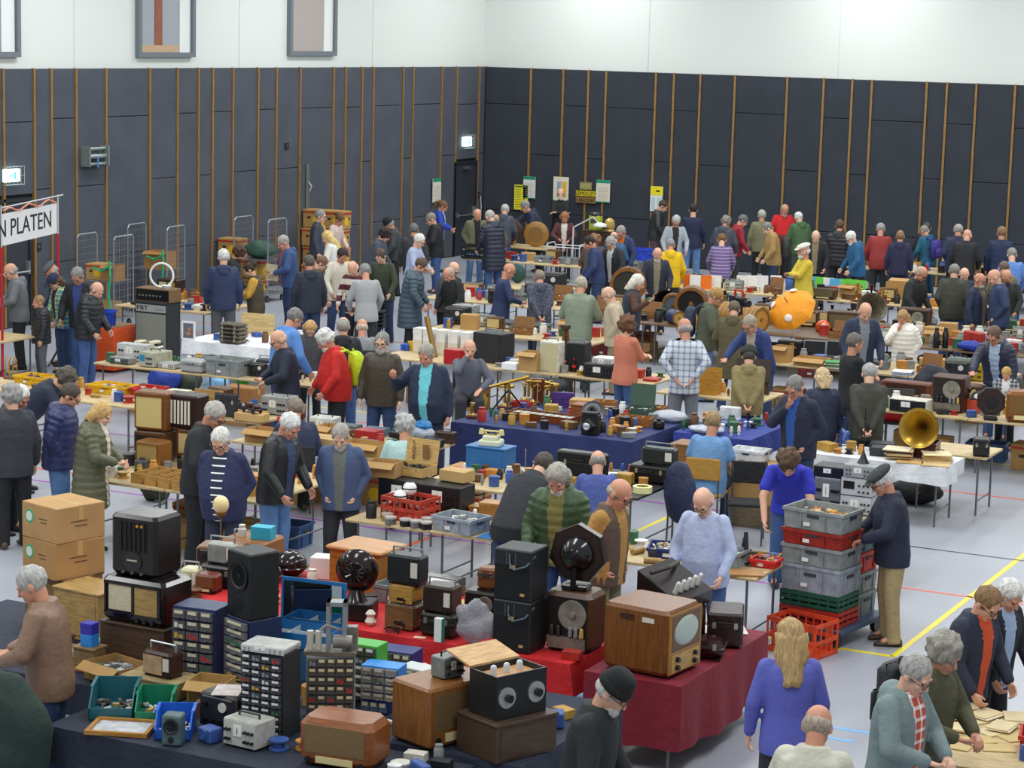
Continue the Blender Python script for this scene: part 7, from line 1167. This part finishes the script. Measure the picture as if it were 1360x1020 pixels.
for i, px in enumerate((1243, 1255)): t = thing('black_bottle', 'tall black bottle beside the waxed jacket', 'bottle', A(px, 462, .75), 0, 'black bottles'); part(t, 'body', G().lathe([(.05, 0), (.05, .24), (.03, .28), (.03, .31)], 16), M('#141417', rough=.15)); part(t, 'cap', G().cyl((0, 0, .31), (0, 0, .34), .032), M('#2a2a2e'))
flat_stack(A(1235, 508, .75, .3), .1, .3, .3, 6, ('#d85a3c', '#e4c8b4', '#8a4ab0', '#e08a3c'), 'colourful record sleeve near the olive transceiver', 'record_sleeve', 'record', 'colourful record sleeves', .012); flat_stack(A(1178, 506, .75, .3), .1, .3, .3, 5, ('#e4e4e0', '#5a7ab0'), 'magazine beside the white padded jacket', 'magazine', 'magazine', 'magazines by the girl in white', .012)
horn(A(1262, 612, .75, 0, .2), .1, .24, .5, '#b8963c', 'brass gramophone horn on a mahogany base', box='#4a1a14', tilt=.1, cat='gramophone'); radio(A(1298, 610, .75, .2, .3), .3, .2, .26, .22, '#17181a', 'black speaker box beside the gramophone', 'case', tex='plain')
flat_stack(A(1225, 618, .757, .3), .2, .32, .32, 10, ('#c8a468', '#e0d4b0', '#a8844c', '#17181a'), 'brown record sleeve in the pile on the white cloth', 'record_sleeve', 'record', 'brown record sleeves on the white cloth', .012); flat_stack(A(1277, 622, .75, .3), .3, .34, .32, 8, ('#d0b07c', '#e4d4a8', '#b08c54'), 'buff record sleeve in the pile on the gramophone table', 'record_sleeve', 'record', 'buff record sleeves', .012)
for px, py, w, c, nm in ((1168, 600, .3, '#26282a', 'black slide box on the white cloth'), (1190, 608, .36, '#2a2e34', 'dark folder box on the white cloth'), (1200, 596, .24, '#dcdedc', 'white papers tray on the white cloth')): solo('slide_box', nm, 'box', G().box(0, 0, 0, w, .26, .09, 0, .006).box(0, 0, .09, w*.94, .24, .012), M(c, 'worn'), A(px, py, .757, .24), .2)
t = thing('wash_basin', 'bright red plastic basin on a chair behind the white cloth', 'basin', (A(1190, 600, 0)[0], A(1190, 600, 0)[1], .465)); part(t, 'basin_body', G().tray(0, 0, 0, .44, .34, .2, .012, .04), M('#d81c20', rough=.35)); part(t, 'rim', G().box(0, -.18, .19, .48, .03, .012).box(0, .18, .19, .48, .03, .012).box(-.23, 0, .19, .03, .34, .012).box(.23, 0, .19, .03, .34, .012), M('#d81c20', rough=.35)); chair(A(1190, 600, 0), .2, 'plain chair under the red basin', '#3a3c40'); cj = A(1207, 590, 0); chair((cj[0]+.1, cj[1]+.7, 0), .3, 'chair with a dark quilted jacket over its back', '#1e2230', seat=.46); solo('quilted_jacket', 'dark quilted jacket hung over the chair behind the red basin', 'jacket', noisy(G().ell((0, 0, 0), (.3, .12, .34), 24, 16), .05, 7), M('#1d2132', 'puffer', .5), (cj[0]+.05, cj[1]+.92, .72), .3)
# grey instruments bench and crate trolley
l = A(1136, 684, .75, .36, 0); instrument(l, 0, .36, .36, .2, '#b0b4b6', 'light grey power supply, bottom of the stack', '#c4c8c8', handle=False); instrument(up(l, .2), 0, .36, .36, .2, '#a8acae', 'light grey meter unit with a black window, middle of the stack', '#bcc0c0', '#17181a', handle=False); instrument(up(l, .4, .02), 0, .36, .36, .14, '#8e9294', 'plain grey unit on top of the stack carrying a lamp stem', '#9a9e9e', handle=False); t = thing('lamp_stem', 'thin black lamp stem with a weighted foot on the grey unit', 'lamp', up(l, .54)); part(t, 'foot', G().lathe([(.07, 0), (.05, .03), (.02, .1), (.008, .14)], 16), KN); part(t, 'stem', G().cyl((0, 0, .1), (0, 0, .6), .006), KN)
l = A(1098, 678, .75, .32, 0); instrument(l, 0, .3, .34, .36, '#7c8082', 'dark grey rack box beside the light grey stack', '#6a6e70', handle=False); instrument(up(l, .36), 0, .36, .3, .12, '#232528', 'flat black tuner on the dark grey rack box', '#17181a', handle=False)
carton(A(1000, 668, .3, .3, 0), 0, .8, .4, .24, 'long tan carton, lower of two beside the blue tee shirt', '#b48c54'); carton(up(A(1000, 668, .3, .3, 0), .242), 0, .8, .4, .24, 'long tan carton, upper of two beside the blue tee shirt', '#b8945c'); p = A(1000, 668, .3, .3, 0); plinth((p[0], p[1], 0), 0, .8, .4, .298, '#7a6a54', 'low crate bench under the long cartons'); crate(up(A(1000, 668, .3, .3, 0), .485, -.12, .0), 0, .42, .3, .14, '#e6e8ea', 'white plastic tub on the long cartons')
d0 = W(1092, 862, 0); D = (d0.x-.06, d0.y+.36, 0); t = thing('dolly', 'blue flat dolly with black castors under the crate stack', 'dolly', D, -.15); part(t, 'deck', G().box(-.08, .2, .14, .74, 1.0, .05, 0, .01), M('#3a4a66', rough=.5))
for x in (-.36, .2):
    for y in (-.22, .6): part(t, 'castor', G().cyl((x-.025, y, .065), (x+.025, y, .065), .065, .065, 16).box(x, y, .1, .06, .06, .045), KN)
z = .19
for k, (h, c, sl, nm) in enumerate(((.16, '#a8281c', True, 'dark red slatted crate at the bottom of the dolly stack'), (.15, '#14503c', True, 'dark green slatted crate of tapes in the dolly stack'), (.26, '#9298a2', False, 'deep light grey crate in the dolly stack'), (.19, '#868c8c', False, 'mid grey crate with a torn label in the dolly stack'), (.15, '#9a2418', False, 'brick red crate under the top grey crate'), (.2, '#8e9494', False, 'top grey crate full of orange and yellow packets'))):
    crate((D[0]-.1, D[1]-.04, z), -.15, .64, .44, h, c, nm, sl, ('#d8a040', '#e8d8a8', '#c86a3c') if k == 5 else (('#b89a6a', '#2c2a28', '#c8c4b8') if k == 1 else None), 60, seed=k); z += h+.004
z = .19
for k, (h, c, nm) in enumerate(((.24, '#7c8686', 'grey crate at the bottom of the rear dolly stack'), (.2, '#8a9292', 'pale grey crate in the rear dolly stack'), (.2, '#c8321c', 'orange-red crate in the rear dolly stack'), (.22, '#4c6a74', 'petrol grey crate on top of the rear dolly stack'))): crate((D[0]-.06, D[1]+.44, z), -.15, .62, .4, h, c, nm); z += h+.004
crate(A(1055, 872, 0, .4, 0), -.25, .56, .4, .34, '#d8461c', 'bright orange perforated crate on the floor', True)
# work table
crate(A(997, 768, .75, .3, 0), -.1, .24, .3, .16, '#8c9498', 'small grey tub on the work table', fillc=PARTS, n=20); t = thing('microscope', 'black bench microscope on a wooden board', 'microscope', up(A(1018, 764, .75, .14), .02), .6); part(t, 'foot', G().box(0, 0, 0, .12, .16, .03, 0, .008), KN); part(t, 'arm', G().tube([(0, .06, .03), (0, .07, .16), (0, .02, .24)], .02), KN); part(t, 'tube', G().cyl((0, -.05, .12), (0, .0, .3), .024, .02, 14), M('#1c1d20', rough=.25)); part(t, 'stage', G().box(0, -.03, .1, .1, .1, .012), KN); solo('wooden_board', 'pale wooden board under the microscope', 'board', G().box(0, 0, 0, .34, .24, .018), M('#a8783c', 'wood'), A(1014, 768, .75, .22), .4); crate(A(1034, 752, .75, .2, 0), 0, .26, .2, .08, '#d02020', 'red tray of screws on the work table', fillc=PARTS, n=16); crate(A(878, 742, .75, .36, .2), .3, .46, .38, .1, '#2a3478', 'dark blue tray of valves and bulbs', fillc=('#d8d4cc', '#8e8c88', '#2c2a28', '#b89a5a'), n=90)
for i, (px, py, nm) in enumerate(((855, 748, 'brown cardboard tube on the tool table'), (850, 738, 'short wooden spool on the tool table'), (985, 742, 'pale wooden drawer with brass parts'), (1010, 742, 'small wooden drawer with blue packets'))):
    if i < 2: solo('tube', nm, 'tube', G().cyl((0, 0, .03), (.16, .05, .03), .03, .03, 14), M('#a8844c', 'card'), A(px, py, .75), i)
    else: t = thing('parts_tray', nm, 'tray', A(px, py, .75, .24), .1); part(t, 'tray', G().tray(0, 0, 0, .3, .24, .06, .01), M('#c09a54', 'wood')); fill(t, .28, .22, .03, ('#b08a3c', '#2a5ab0', '#4a4a48'), 18, px)
chair(A(918, 735, 0), 2.7, 'chair with a navy blazer over its back behind the pale blue shirt', '#232a48', seat=.46); ch = bpy.data.objects['folding_chair']; p = A(918, 735, 0); solo('blazer', 'navy blazer hanging over the chair back', 'jacket', noisy(G().ell((0, 0, 0), (.26, .09, .36), 24, 16), .03, 7), M('#20284a', 'fabric'), (p[0]-.09, p[1]-.2, .72), 2.7); chair(A(990, 720, 0), .3, 'black office chair behind the work table', '#17181b', seat=.48)
# seats
for key, nm, c in (('light blue polo', 'stool with a wooden seat under the polo-shirted man', '#b88a3c'), ('mint green', 'folding chair under the seated person in mint', '#26282b'), ('covering his face', 'folding chair under the man covering his face', '#2c2e32'), ('behind the cartons', 'folding chair under the seated grey-brown haired man', '#2a2c30'), ('beside the stack of black', 'folding chair under the seated bald man', '#26282b')):
    b = find(key); chair((b.location.x, b.location.y, 0), b.rotation_euler.z, nm, c, seat=.46)
# bottom right: papers
for i in range(7): l = W(1290+i*10, 975-i*4, .75); flat_stack((l.x, l.y, .75), .3*i, .24, .17, 4, ('#d8c49a', '#c8b078', '#e8e0c8'), 'buff paper folder in the loose heap before the scarf woman', 'paper_folder', 'folder', 'buff folders in a heap', .01, i)
crate(A(1345, 985, .75, .3, 0), .2, .4, .3, .14, '#c8321c', 'orange-red tray of brown folders', fillc=('#c8a468', '#a8844c'), n=30)
# bags on backs and in hands
rucksack(find('neon yellow'), '#c8e020', 'neon yellow rucksack with a mesh pocket', .3, .46, side='#8a9a1c'); rucksack(find('purple rucksack'), '#3a2e86', 'purple and black rucksack on the teal coat', .28, .42); rucksack(find('tan jacket wearing'), '#3a3c38', 'dark rucksack on the tan jacket'); rucksack(find('cameraman'), '#26344a', 'navy rucksack worn by the cameraman', .32, .48); rucksack(find('olive coat with a black'), '#1e2126', 'black trekking rucksack on the olive coat', .32, .5)
b = find('record sleeve'); o = Matrix.Rotation(b.rotation_euler.z, 3, 'Z') @ V((0, -.36, 0)); t = solo('record_sleeve', 'cream record sleeve with a round print held by the blue rain jacket', 'record', G().box(0, 0, -.15, .31, .012, .31).cyl((0, -.007, 0), (0, -.009, 0), .09, .09, 20), M('#d0c8a8', 'worn'), (b.location.x+o.x, b.location.y+o.y, 1.1), b.rotation_euler.z+.5)
b = find('white tote'); o = Matrix.Rotation(b.rotation_euler.z, 3, 'Z') @ V((-.3, .1, 0)); bag((b.location.x+o.x, b.location.y+o.y, .85), .34, .16, .4, '#e4e2da', 'white cotton tote bag hanging from a shoulder', 'fabric', 41)
b = find('blonde woman in a navy jacket'); o = Matrix.Rotation(b.rotation_euler.z, 3, 'Z') @ V((-.3, 0, 0)); t = thing('shopping_bag', 'blue shopping bag with white lettering at the blonde woman\'s side', 'bag', (b.location.x+o.x, b.location.y+o.y, .5), b.rotation_euler.z); part(t, 'bag_body', G().box(0, 0, 0, .1, .34, .36, 0, .02), M('#2a56b8', 'dots', .6, 0, '#e8ecf4')); part(t, 'handles', G().tube([(0, -.08, .36), (0, -.06, .52), (0, .06, .52), (0, .08, .36)], .008), M('#2a56b8'))
bag(W(1215, 668, 0), .7, .5, .3, '#1a1b1e', 'black coat heaped under the white cloth table', 'fabric', 43, 'coat', 'coat_heap'); crate(A(1160, 692, 0, .3, 0), 0, .4, .3, .2, '#2a6ab8', 'small blue crate under the grey instrument bench')
crate(A(510, 345, .75, .3, 0), .1, .6, .4, .3, '#1b1c1f', 'black slatted crate of gear behind the floral blouse', True, PARTS, 30)
# ------------------------------------------------------------------ small wares: many kinds, each one a thing of its own
SKIP = ('table', 'tablecloth', 'person', 'banner', 'poster', 'exit sign', 'socket', 'bracket', 'wall rail', 'trolley', 'dolly', 'rucksack')
def footprint(o):
    P = []
    for q in [o]+list(o.children_recursive):
        if q.type == 'MESH': P += [q.matrix_world @ V(c) for c in q.bound_box]
    return [min(p.x for p in P), max(p.x for p in P), min(p.y for p in P), max(p.y for p in P), min(p.z for p in P), max(p.z for p in P)]
def settle():
    """wares standing on tables: bring them fully onto a table and push them apart; whatever stands on or in them goes along"""
    bpy.context.view_layer.update(); it = []
    for o in SC.objects:
        if o.parent is None and 'label' in o and o['category'] not in SKIP and o.type in ('MESH', 'EMPTY'): it.append([o, footprint(o)])
    roots = [q for q in it if .74 < q[0].location.z < .7605]; rest = [q for q in it if q[0].location.z >= .7605]; rest.sort(key=lambda q: q[0].location.z); owner = {}; mem = {id(q[0]): [q[0]] for q in roots}
    ok = []
    for q in roots:                                    # a root inside another root's box (contents of a case) rides along
        big = next((p for p in ok if p[1][0]+.02 < q[1][0] and q[1][1] < p[1][1]-.02 and p[1][2]+.02 < q[1][2] and q[1][3] < p[1][3]-.02), None)
        ok.append(q)
    for q in rest:
        cx, cy = (q[1][0]+q[1][1])/2, (q[1][2]+q[1][3])/2
        for p in it:
            if p is q or p[0].location.z >= q[0].location.z: continue
            f = p[1]
            if f[0] <= cx <= f[1] and f[2] <= cy <= f[3] and f[4] < q[1][4] <= f[5]+.04:
                r0 = owner.get(id(p[0]), p[0])
                if id(r0) in mem: owner[id(q[0])] = r0; mem[id(r0)].append(q[0]); break
    st_ = []
    for q in ok:
        o = q[0]; inv = o.matrix_world.inverted(); P = [inv @ (c.matrix_world @ V(k)) for c in [o]+list(o.children_recursive) if c.type == 'MESH' for k in c.bound_box]
        x0, x1, y0, y1 = min(p.x for p in P), max(p.x for p in P), min(p.y for p in P), max(p.y for p in P); c = o.matrix_world @ V(((x0+x1)/2, (y0+y1)/2, 0)); cx, cy = c.x, c.y
        best = min(RECTS, key=lambda r: math.hypot(max(r[0]-cx, 0, cx-r[1]), max(r[2]-cy, 0, cy-r[3]))); rz = o.rotation_euler.z; ax = ((math.cos(rz), math.sin(rz)), (-math.sin(rz), math.cos(rz)))
        st_.append([o, cx, cy, (x1-x0)/2*.98, (y1-y0)/2*.98, best, cx, cy, ax, (q[1][1]-q[1][0])/2, (q[1][3]-q[1][2])/2])
    def ext(a, n): return a[3]*abs(a[8][0][0]*n[0]+a[8][0][1]*n[1])+a[4]*abs(a[8][1][0]*n[0]+a[8][1][1]*n[1])
    for n_ in range(70):
        for i in range(len(st_)):
            a = st_[i]
            for b in st_[i+1:]:
                dx, dy = a[1]-b[1], a[2]-b[2]
                if abs(dx)+abs(dy) > 1.7: continue
                mn = None
                for n in a[8]+b[8]:
                    pen = ext(a, n)+ext(b, n)+.002-abs(dx*n[0]+dy*n[1])
                    if pen <= 0: mn = None; break
                    if mn is None or pen < mn[0]: mn = (pen, n)
                if mn: s_ = math.copysign(mn[0]*.5, dx*mn[1][0]+dy*mn[1][1]); a[1] += mn[1][0]*s_; a[2] += mn[1][1]*s_; b[1] -= mn[1][0]*s_; b[2] -= mn[1][1]*s_
            r = a[5]; hx, hy = min(a[9], (r[1]-r[0])/2), min(a[10], (r[3]-r[2])/2); a[1] = min(max(a[1], r[0]+hx*.8), r[1]-hx*.8); a[2] = min(max(a[2], r[2]+hy*.8), r[3]-hy*.8)
    for a in st_:
        dx, dy = a[1]-a[6], a[2]-a[7]; on = any(c[0] < a[1] < c[1] and c[2] < a[2] < c[3] for c in CLOTHS); dz = (.758 if on else .751)-a[0].location.z
        for o in mem[id(a[0])]: o.location.x += dx; o.location.y += dy; o.location.z += dz
        if math.hypot(dx, dy) > .55: print('MOVED', round(dx, 2), round(dy, 2), a[0]['label'])
settle()
bpy.context.view_layer.update()
BOXES = [footprint(o) for o in SC.objects if o.parent is None and 'label' in o and o['category'] not in ('table', 'tablecloth', 'poster', 'banner') and o.type in ('MESH', 'EMPTY')]
BOXES = [b for b in BOXES if b[5] > .76]
def free(x, y, r):
    for b in BOXES:
        if b[0]-r < x < b[1]+r and b[2]-r < y < b[3]+r and b[4] < 1.1: return False
    return True
OCC = []
def proto(kind, col):
    key = ('ware', kind, col)
    if key in _C: return _C[key]
    g = G()
    if kind == 'tin': g.cyl((0, 0, 0), (0, 0, .09), .05, .05, 14).cyl((0, 0, .09), (0, 0, .1), .052, .052, 14)
    elif kind == 'packet': g.box(0, 0, 0, .16, .11, .07, 0, .003).box(0, -.056, .02, .1, .003, .03)
    elif kind == 'book': g.box(0, 0, 0, .17, .23, .03).box(.0, .0, .003, .176, .22, .024)
    elif kind == 'meter': g.box(0, 0, 0, .14, .12, .1, 0, .008).cyl((0, -.06, .055), (0, -.068, .055), .036, .036, 16).cyl((0, -.068, .055), (0, -.08, .03), .008, .008, 8)
    elif kind == 'jar': g.lathe([(.04, 0), (.042, .09), (.03, .11), (.032, .13)], 14)
    elif kind == 'valve': g.cyl((0, 0, 0), (0, 0, .03), .018, .018, 10).cap((0, 0, .05), (0, 0, .1), .024, .018, 10)
    elif kind == 'coil': g.lathe([(.03, 0), (.06, 0), (.06, .01), (.035, .012), (.035, .05), (.06, .052), (.06, .062), (.03, .062)], 16)
    elif kind == 'tool': g.cyl((-.1, 0, .02), (.02, 0, .02), .018, .016, 10).cyl((.02, 0, .02), (.14, .0, .02), .006, .005, 8)
    elif kind == 'mini_radio': g.box(0, 0, 0, .22, .08, .14, 0, .01).cyl((.06, -.04, .08), (.06, -.05, .08), .03, .03, 14).box(-.04, -.041, .03, .1, .004, .08)
    me = g.mesh(kind, .6); me.materials.append(None); _C[key] = me; return me
KINDS = [('tin', 'round lidded tin', 'tin'), ('packet', 'small cardboard packet', 'packet'), ('book', 'paperback manual', 'book'), ('meter', 'little panel meter', 'meter'), ('jar', 'stoppered jar', 'jar'), ('valve', 'glass radio valve', 'valve'), ('coil', 'wound coil former', 'coil'), ('tool', 'hand tool with round grip', 'tool'), ('mini_radio', 'pocket-size transistor radio', 'radio')]
CNAMES = [('#8a8c8c', 'grey'), ('#6a4a2c', 'brown'), ('#d8d4c8', 'cream'), ('#1e1f22', 'black'), ('#b89040', 'brass-coloured'), ('#b03028', 'red'), ('#3a5aa0', 'blue'), ('#e8e8e6', 'white'), ('#3a6a48', 'green'), ('#c88a3c', 'orange-brown')]
WN = {'tin': 'lidded_tin', 'packet': 'cardboard_packet', 'book': 'manual', 'meter': 'panel_meter', 'jar': 'stoppered_jar', 'valve': 'radio_valve', 'coil': 'wire_coil', 'tool': 'hand_tool', 'mini_radio': 'pocket_radio'}
def scatter(a0, a1, b0, b1, n, where, z=.75, seed=0, kinds=range(9), sc=1.0, cols=range(10)):
    r = random.Random(seed); kinds = list(kinds); cols = list(cols); k = 0
    for tr in range(n*14):
        if k >= n: break
        x, y = r.uniform(a0+.1, a1-.1), r.uniform(b0+.1, b1-.1); s = sc*r.uniform(.85, 1.45); kd, desc, cat = KINDS[r.choice(kinds)]; rad = {'book': .15, 'packet': .1, 'mini_radio': .12, 'tool': .125, 'meter': .1}.get(kd, .06)*s
        if not free(x, y, rad*.9) or any((x-q[0])**2+(y-q[1])**2 < (rad+q[2])**2 for q in OCC): continue
        OCC.append((x, y, rad)); k += 1; c, cn = CNAMES[r.choice(cols)]
        o = link(WN[kd], proto(kd, c), [M(c, 'worn' if kd not in ('valve', 'jar') else 'plain', .45 if kd != 'valve' else .12)], None, (x, y, z), r.uniform(-.6, .6)); o.scale = (s, s, s); tag(o, f'{cn} {desc} among the wares {where}', cat, f'{cn} {desc}s {where}')
SP = [(-11.55, -7.35, 16.0, 17.4, 35, 'on the bright red cloth', .757), (-11.4, -6.7, 13.5, 15.1, 54, 'on the dark navy sheet', .757), (-9.9, -6.95, 12.65, 13.4, 18, 'on the dark sheet by the bins', .757), (-15.35, -12.95, 19.85, 21.45, 56, 'of the wooden radio stall', .75), (-11.7, -9.8, 19.65, 20.85, 35, 'of the film tin stall', .75), (-15.15, -12.9, 22.7, 24.05, 81, 'of the carton stall', .75), (-12.0, -11.05, 21.8, 23.15, 35, 'on the telephone table', .75), (-10.9, -9.65, 22.35, 23.65, 40, 'on the dark electronics table', .75), (-13.5, -11.1, 25.5, 27.5, 81, 'on the navy cloth', .757), (-10.95, -10.0, 26.45, 27.85, 27, 'on the blue cloth', .757), (-20.4, -16.65, 26.85, 27.65, 35, 'of the test gear stall', .75), (-19.5, -15.7, 23.95, 24.95, 64, 'of the yellow tray stall', .75), (-8.9, -7.25, 26.05, 26.75, 18, 'on the white paper cloth', .757), (-9.65, -6.25, 29.75, 31.35, 75, 'of the right-hand radio stall', .75), (-15.5, -12.75, 29.95, 30.75, 40, 'of the speaker stall', .75), (-12.35, -10.85, 29.35, 30.25, 32, 'beside the cash box', .75), (-12.5, -8.5, 33.05, 34.35, 81, 'of the laptop stall', .75), (-17.3, -8.3, 36.4, 39.0, 148, 'of the phonograph stall', .75), (-20.5, -17.8, 37.2, 38.5, 35, 'of the military radio stall', .75), (-18.5, -11.3, 42.0, 43.4, 94, 'of the paper stall', .75), (-10.5, -6.7, 39.7, 40.9, 54, 'near the right wall', .75), (-23.4, -18.6, 44.3, 45.3, 67, 'near the hall corner', .75), (-16.4, -6.6, 48.4, 49.5, 81, 'along the felt wall', .75), (-18.3, -15.3, 33.3, 34.5, 59, 'of the record stall', .75), (-9.1, -7.2, 19.55, 20.35, 35, 'on the work table', .75), (-24.3, -22.5, 32.7, 34.1, 32, 'near the roll cages', .75), (-20.7, -18.6, 29.7, 30.8, 16, 'on the white cloth', .757), (-4.6, -2.7, 15.3, 16.5, 13, 'on the folder table', .75)]
# mid-size wares that fill the far stalls: cartons, crates, radios
r = random.Random(99)
for j, (a0, a1, b0, b1, n, wh) in enumerate(((-17.3, -8.3, 36.5, 38.9, 26, 'phonograph stall'), (-18.5, -11.3, 42.1, 43.3, 16, 'paper stall'), (-10.5, -6.7, 39.8, 40.8, 8, 'stall near the right wall'), (-23.4, -18.6, 44.4, 45.2, 9, 'stall near the hall corner'), (-16.4, -6.6, 48.5, 49.4, 18, 'stall along the felt wall'), (-18.3, -15.3, 33.4, 34.4, 9, 'record stall'), (-12.5, -8.5, 33.1, 34.3, 6, 'laptop stall'), (-9.6, -6.3, 30.6, 31.3, 5, 'right-hand radio stall'), (-19.5, -15.7, 24.2, 24.9, 6, 'yellow tray stall'), (-20.5, -17.8, 37.8, 38.5, 5, 'military radio stall'), (-15.1, -12.95, 22.9, 24.0, 4, 'carton stall'), (-13.4, -11.2, 26.7, 27.5, 4, 'navy cloth'))):
    k = 0
    for tr in range(n*8):
        if k >= n: break
        x, y = r.uniform(a0+.25, a1-.25), r.uniform(b0+.05, b1-.05)
        if not free(x, y, .22): continue
        BOXES.append([x-.24, x+.24, y-.2, y+.2, .75, 1.2]); l = (x, y, .757 if 'navy' in wh else .75); q = k % 5; w = r.uniform(.26, .4); k += 1
        if q == 0: carton(l, r.uniform(-.3, .3), w, .24, r.uniform(.14, .26), f'tan carton among the wares of the {wh}', '#b48c56', r.choice(['closed', 'open']), f'tan cartons of the {wh}')
        elif q == 1: radio(l, r.uniform(-.2, .3), w, .2, r.uniform(.2, .3), '#5a3a20', f'old wooden radio with a cloth grille on the {wh}', 'cloth', group=f'old radios of the {wh}')
        elif q == 2: crate(l, r.uniform(-.2, .2), w+.06, .26, .14, '#7e8890', f'grey tray of loose parts on the {wh}', fillc=PARTS, n=24, group=f'grey trays of the {wh}', seed=k)
        elif q == 3: instrument(l, r.uniform(-.2, .3), w, .2, .2, '#6a706c', f'grey-green meter box with a handle on the {wh}', '#a4a8a0', group=f'meter boxes of the {wh}')
        else: lidbox(l, r.uniform(-.2, .2), w, .2, .1, '#8a5c2c', f'open wooden box with its lid up on the {wh}', 1.8, fillc=PARTS, n=14)['group'] = f'open wooden boxes of the {wh}'
for i, (a0, a1, b0, b1, n, wh, z) in enumerate(SP): scatter(a0, a1, b0, b1, n, wh, z, i+3, sc=1.0 if b0 < 30 else 1.35)
# goods stowed under the tables
for j, (a0, a1, b0, b1, n, wh) in enumerate(((-15.3, -13.0, 19.95, 21.3, 6, 'wooden radio stall'), (-15.1, -12.95, 22.75, 24.0, 6, 'carton stall'), (-13.4, -11.2, 25.9, 27.4, 5, 'navy cloth'), (-20.3, -16.8, 26.95, 27.6, 5, 'test gear stall'), (-17.2, -12.9, 30.0, 30.8, 8, 'speaker stall'), (-12.4, -8.6, 33.2, 34.2, 8, 'laptop stall'), (-9.5, -6.4, 29.9, 31.2, 6, 'right-hand radio stall'), (-17.2, -8.4, 36.6, 38.8, 16, 'phonograph stall'), (-18.4, -11.4, 42.1, 43.3, 12, 'paper stall'), (-10.8, -9.8, 22.5, 23.5, 2, 'dark electronics table'))):
    sp = []
    for tr in range(n*10):
        if len(sp) >= n: break
        x, y = r.uniform(a0+.35, a1-.35), r.uniform(b0+.24, b1-.24)
        if any(abs(x-q[0]) < .66 and abs(y-q[1]) < .5 for q in sp): continue
        sp.append((x, y))
        if len(sp) % 3: carton((x, y, 0), r.uniform(-.1, .1), .5, .36, r.uniform(.26, .4), f'carton stowed under the tables of the {wh}', '#a8824e', ('closed', 'banana')[len(sp) % 2], f'cartons under the {wh}')
        else: crate((x, y, 0), r.uniform(-.1, .1), .54, .36, .26, ('#4a5058', '#3a5a8c', '#7a2a22')[len(sp) % 2+(j % 2)], f'plastic crate stowed under the tables of the {wh}', False, PARTS, 20, f'crates under the {wh}', j)
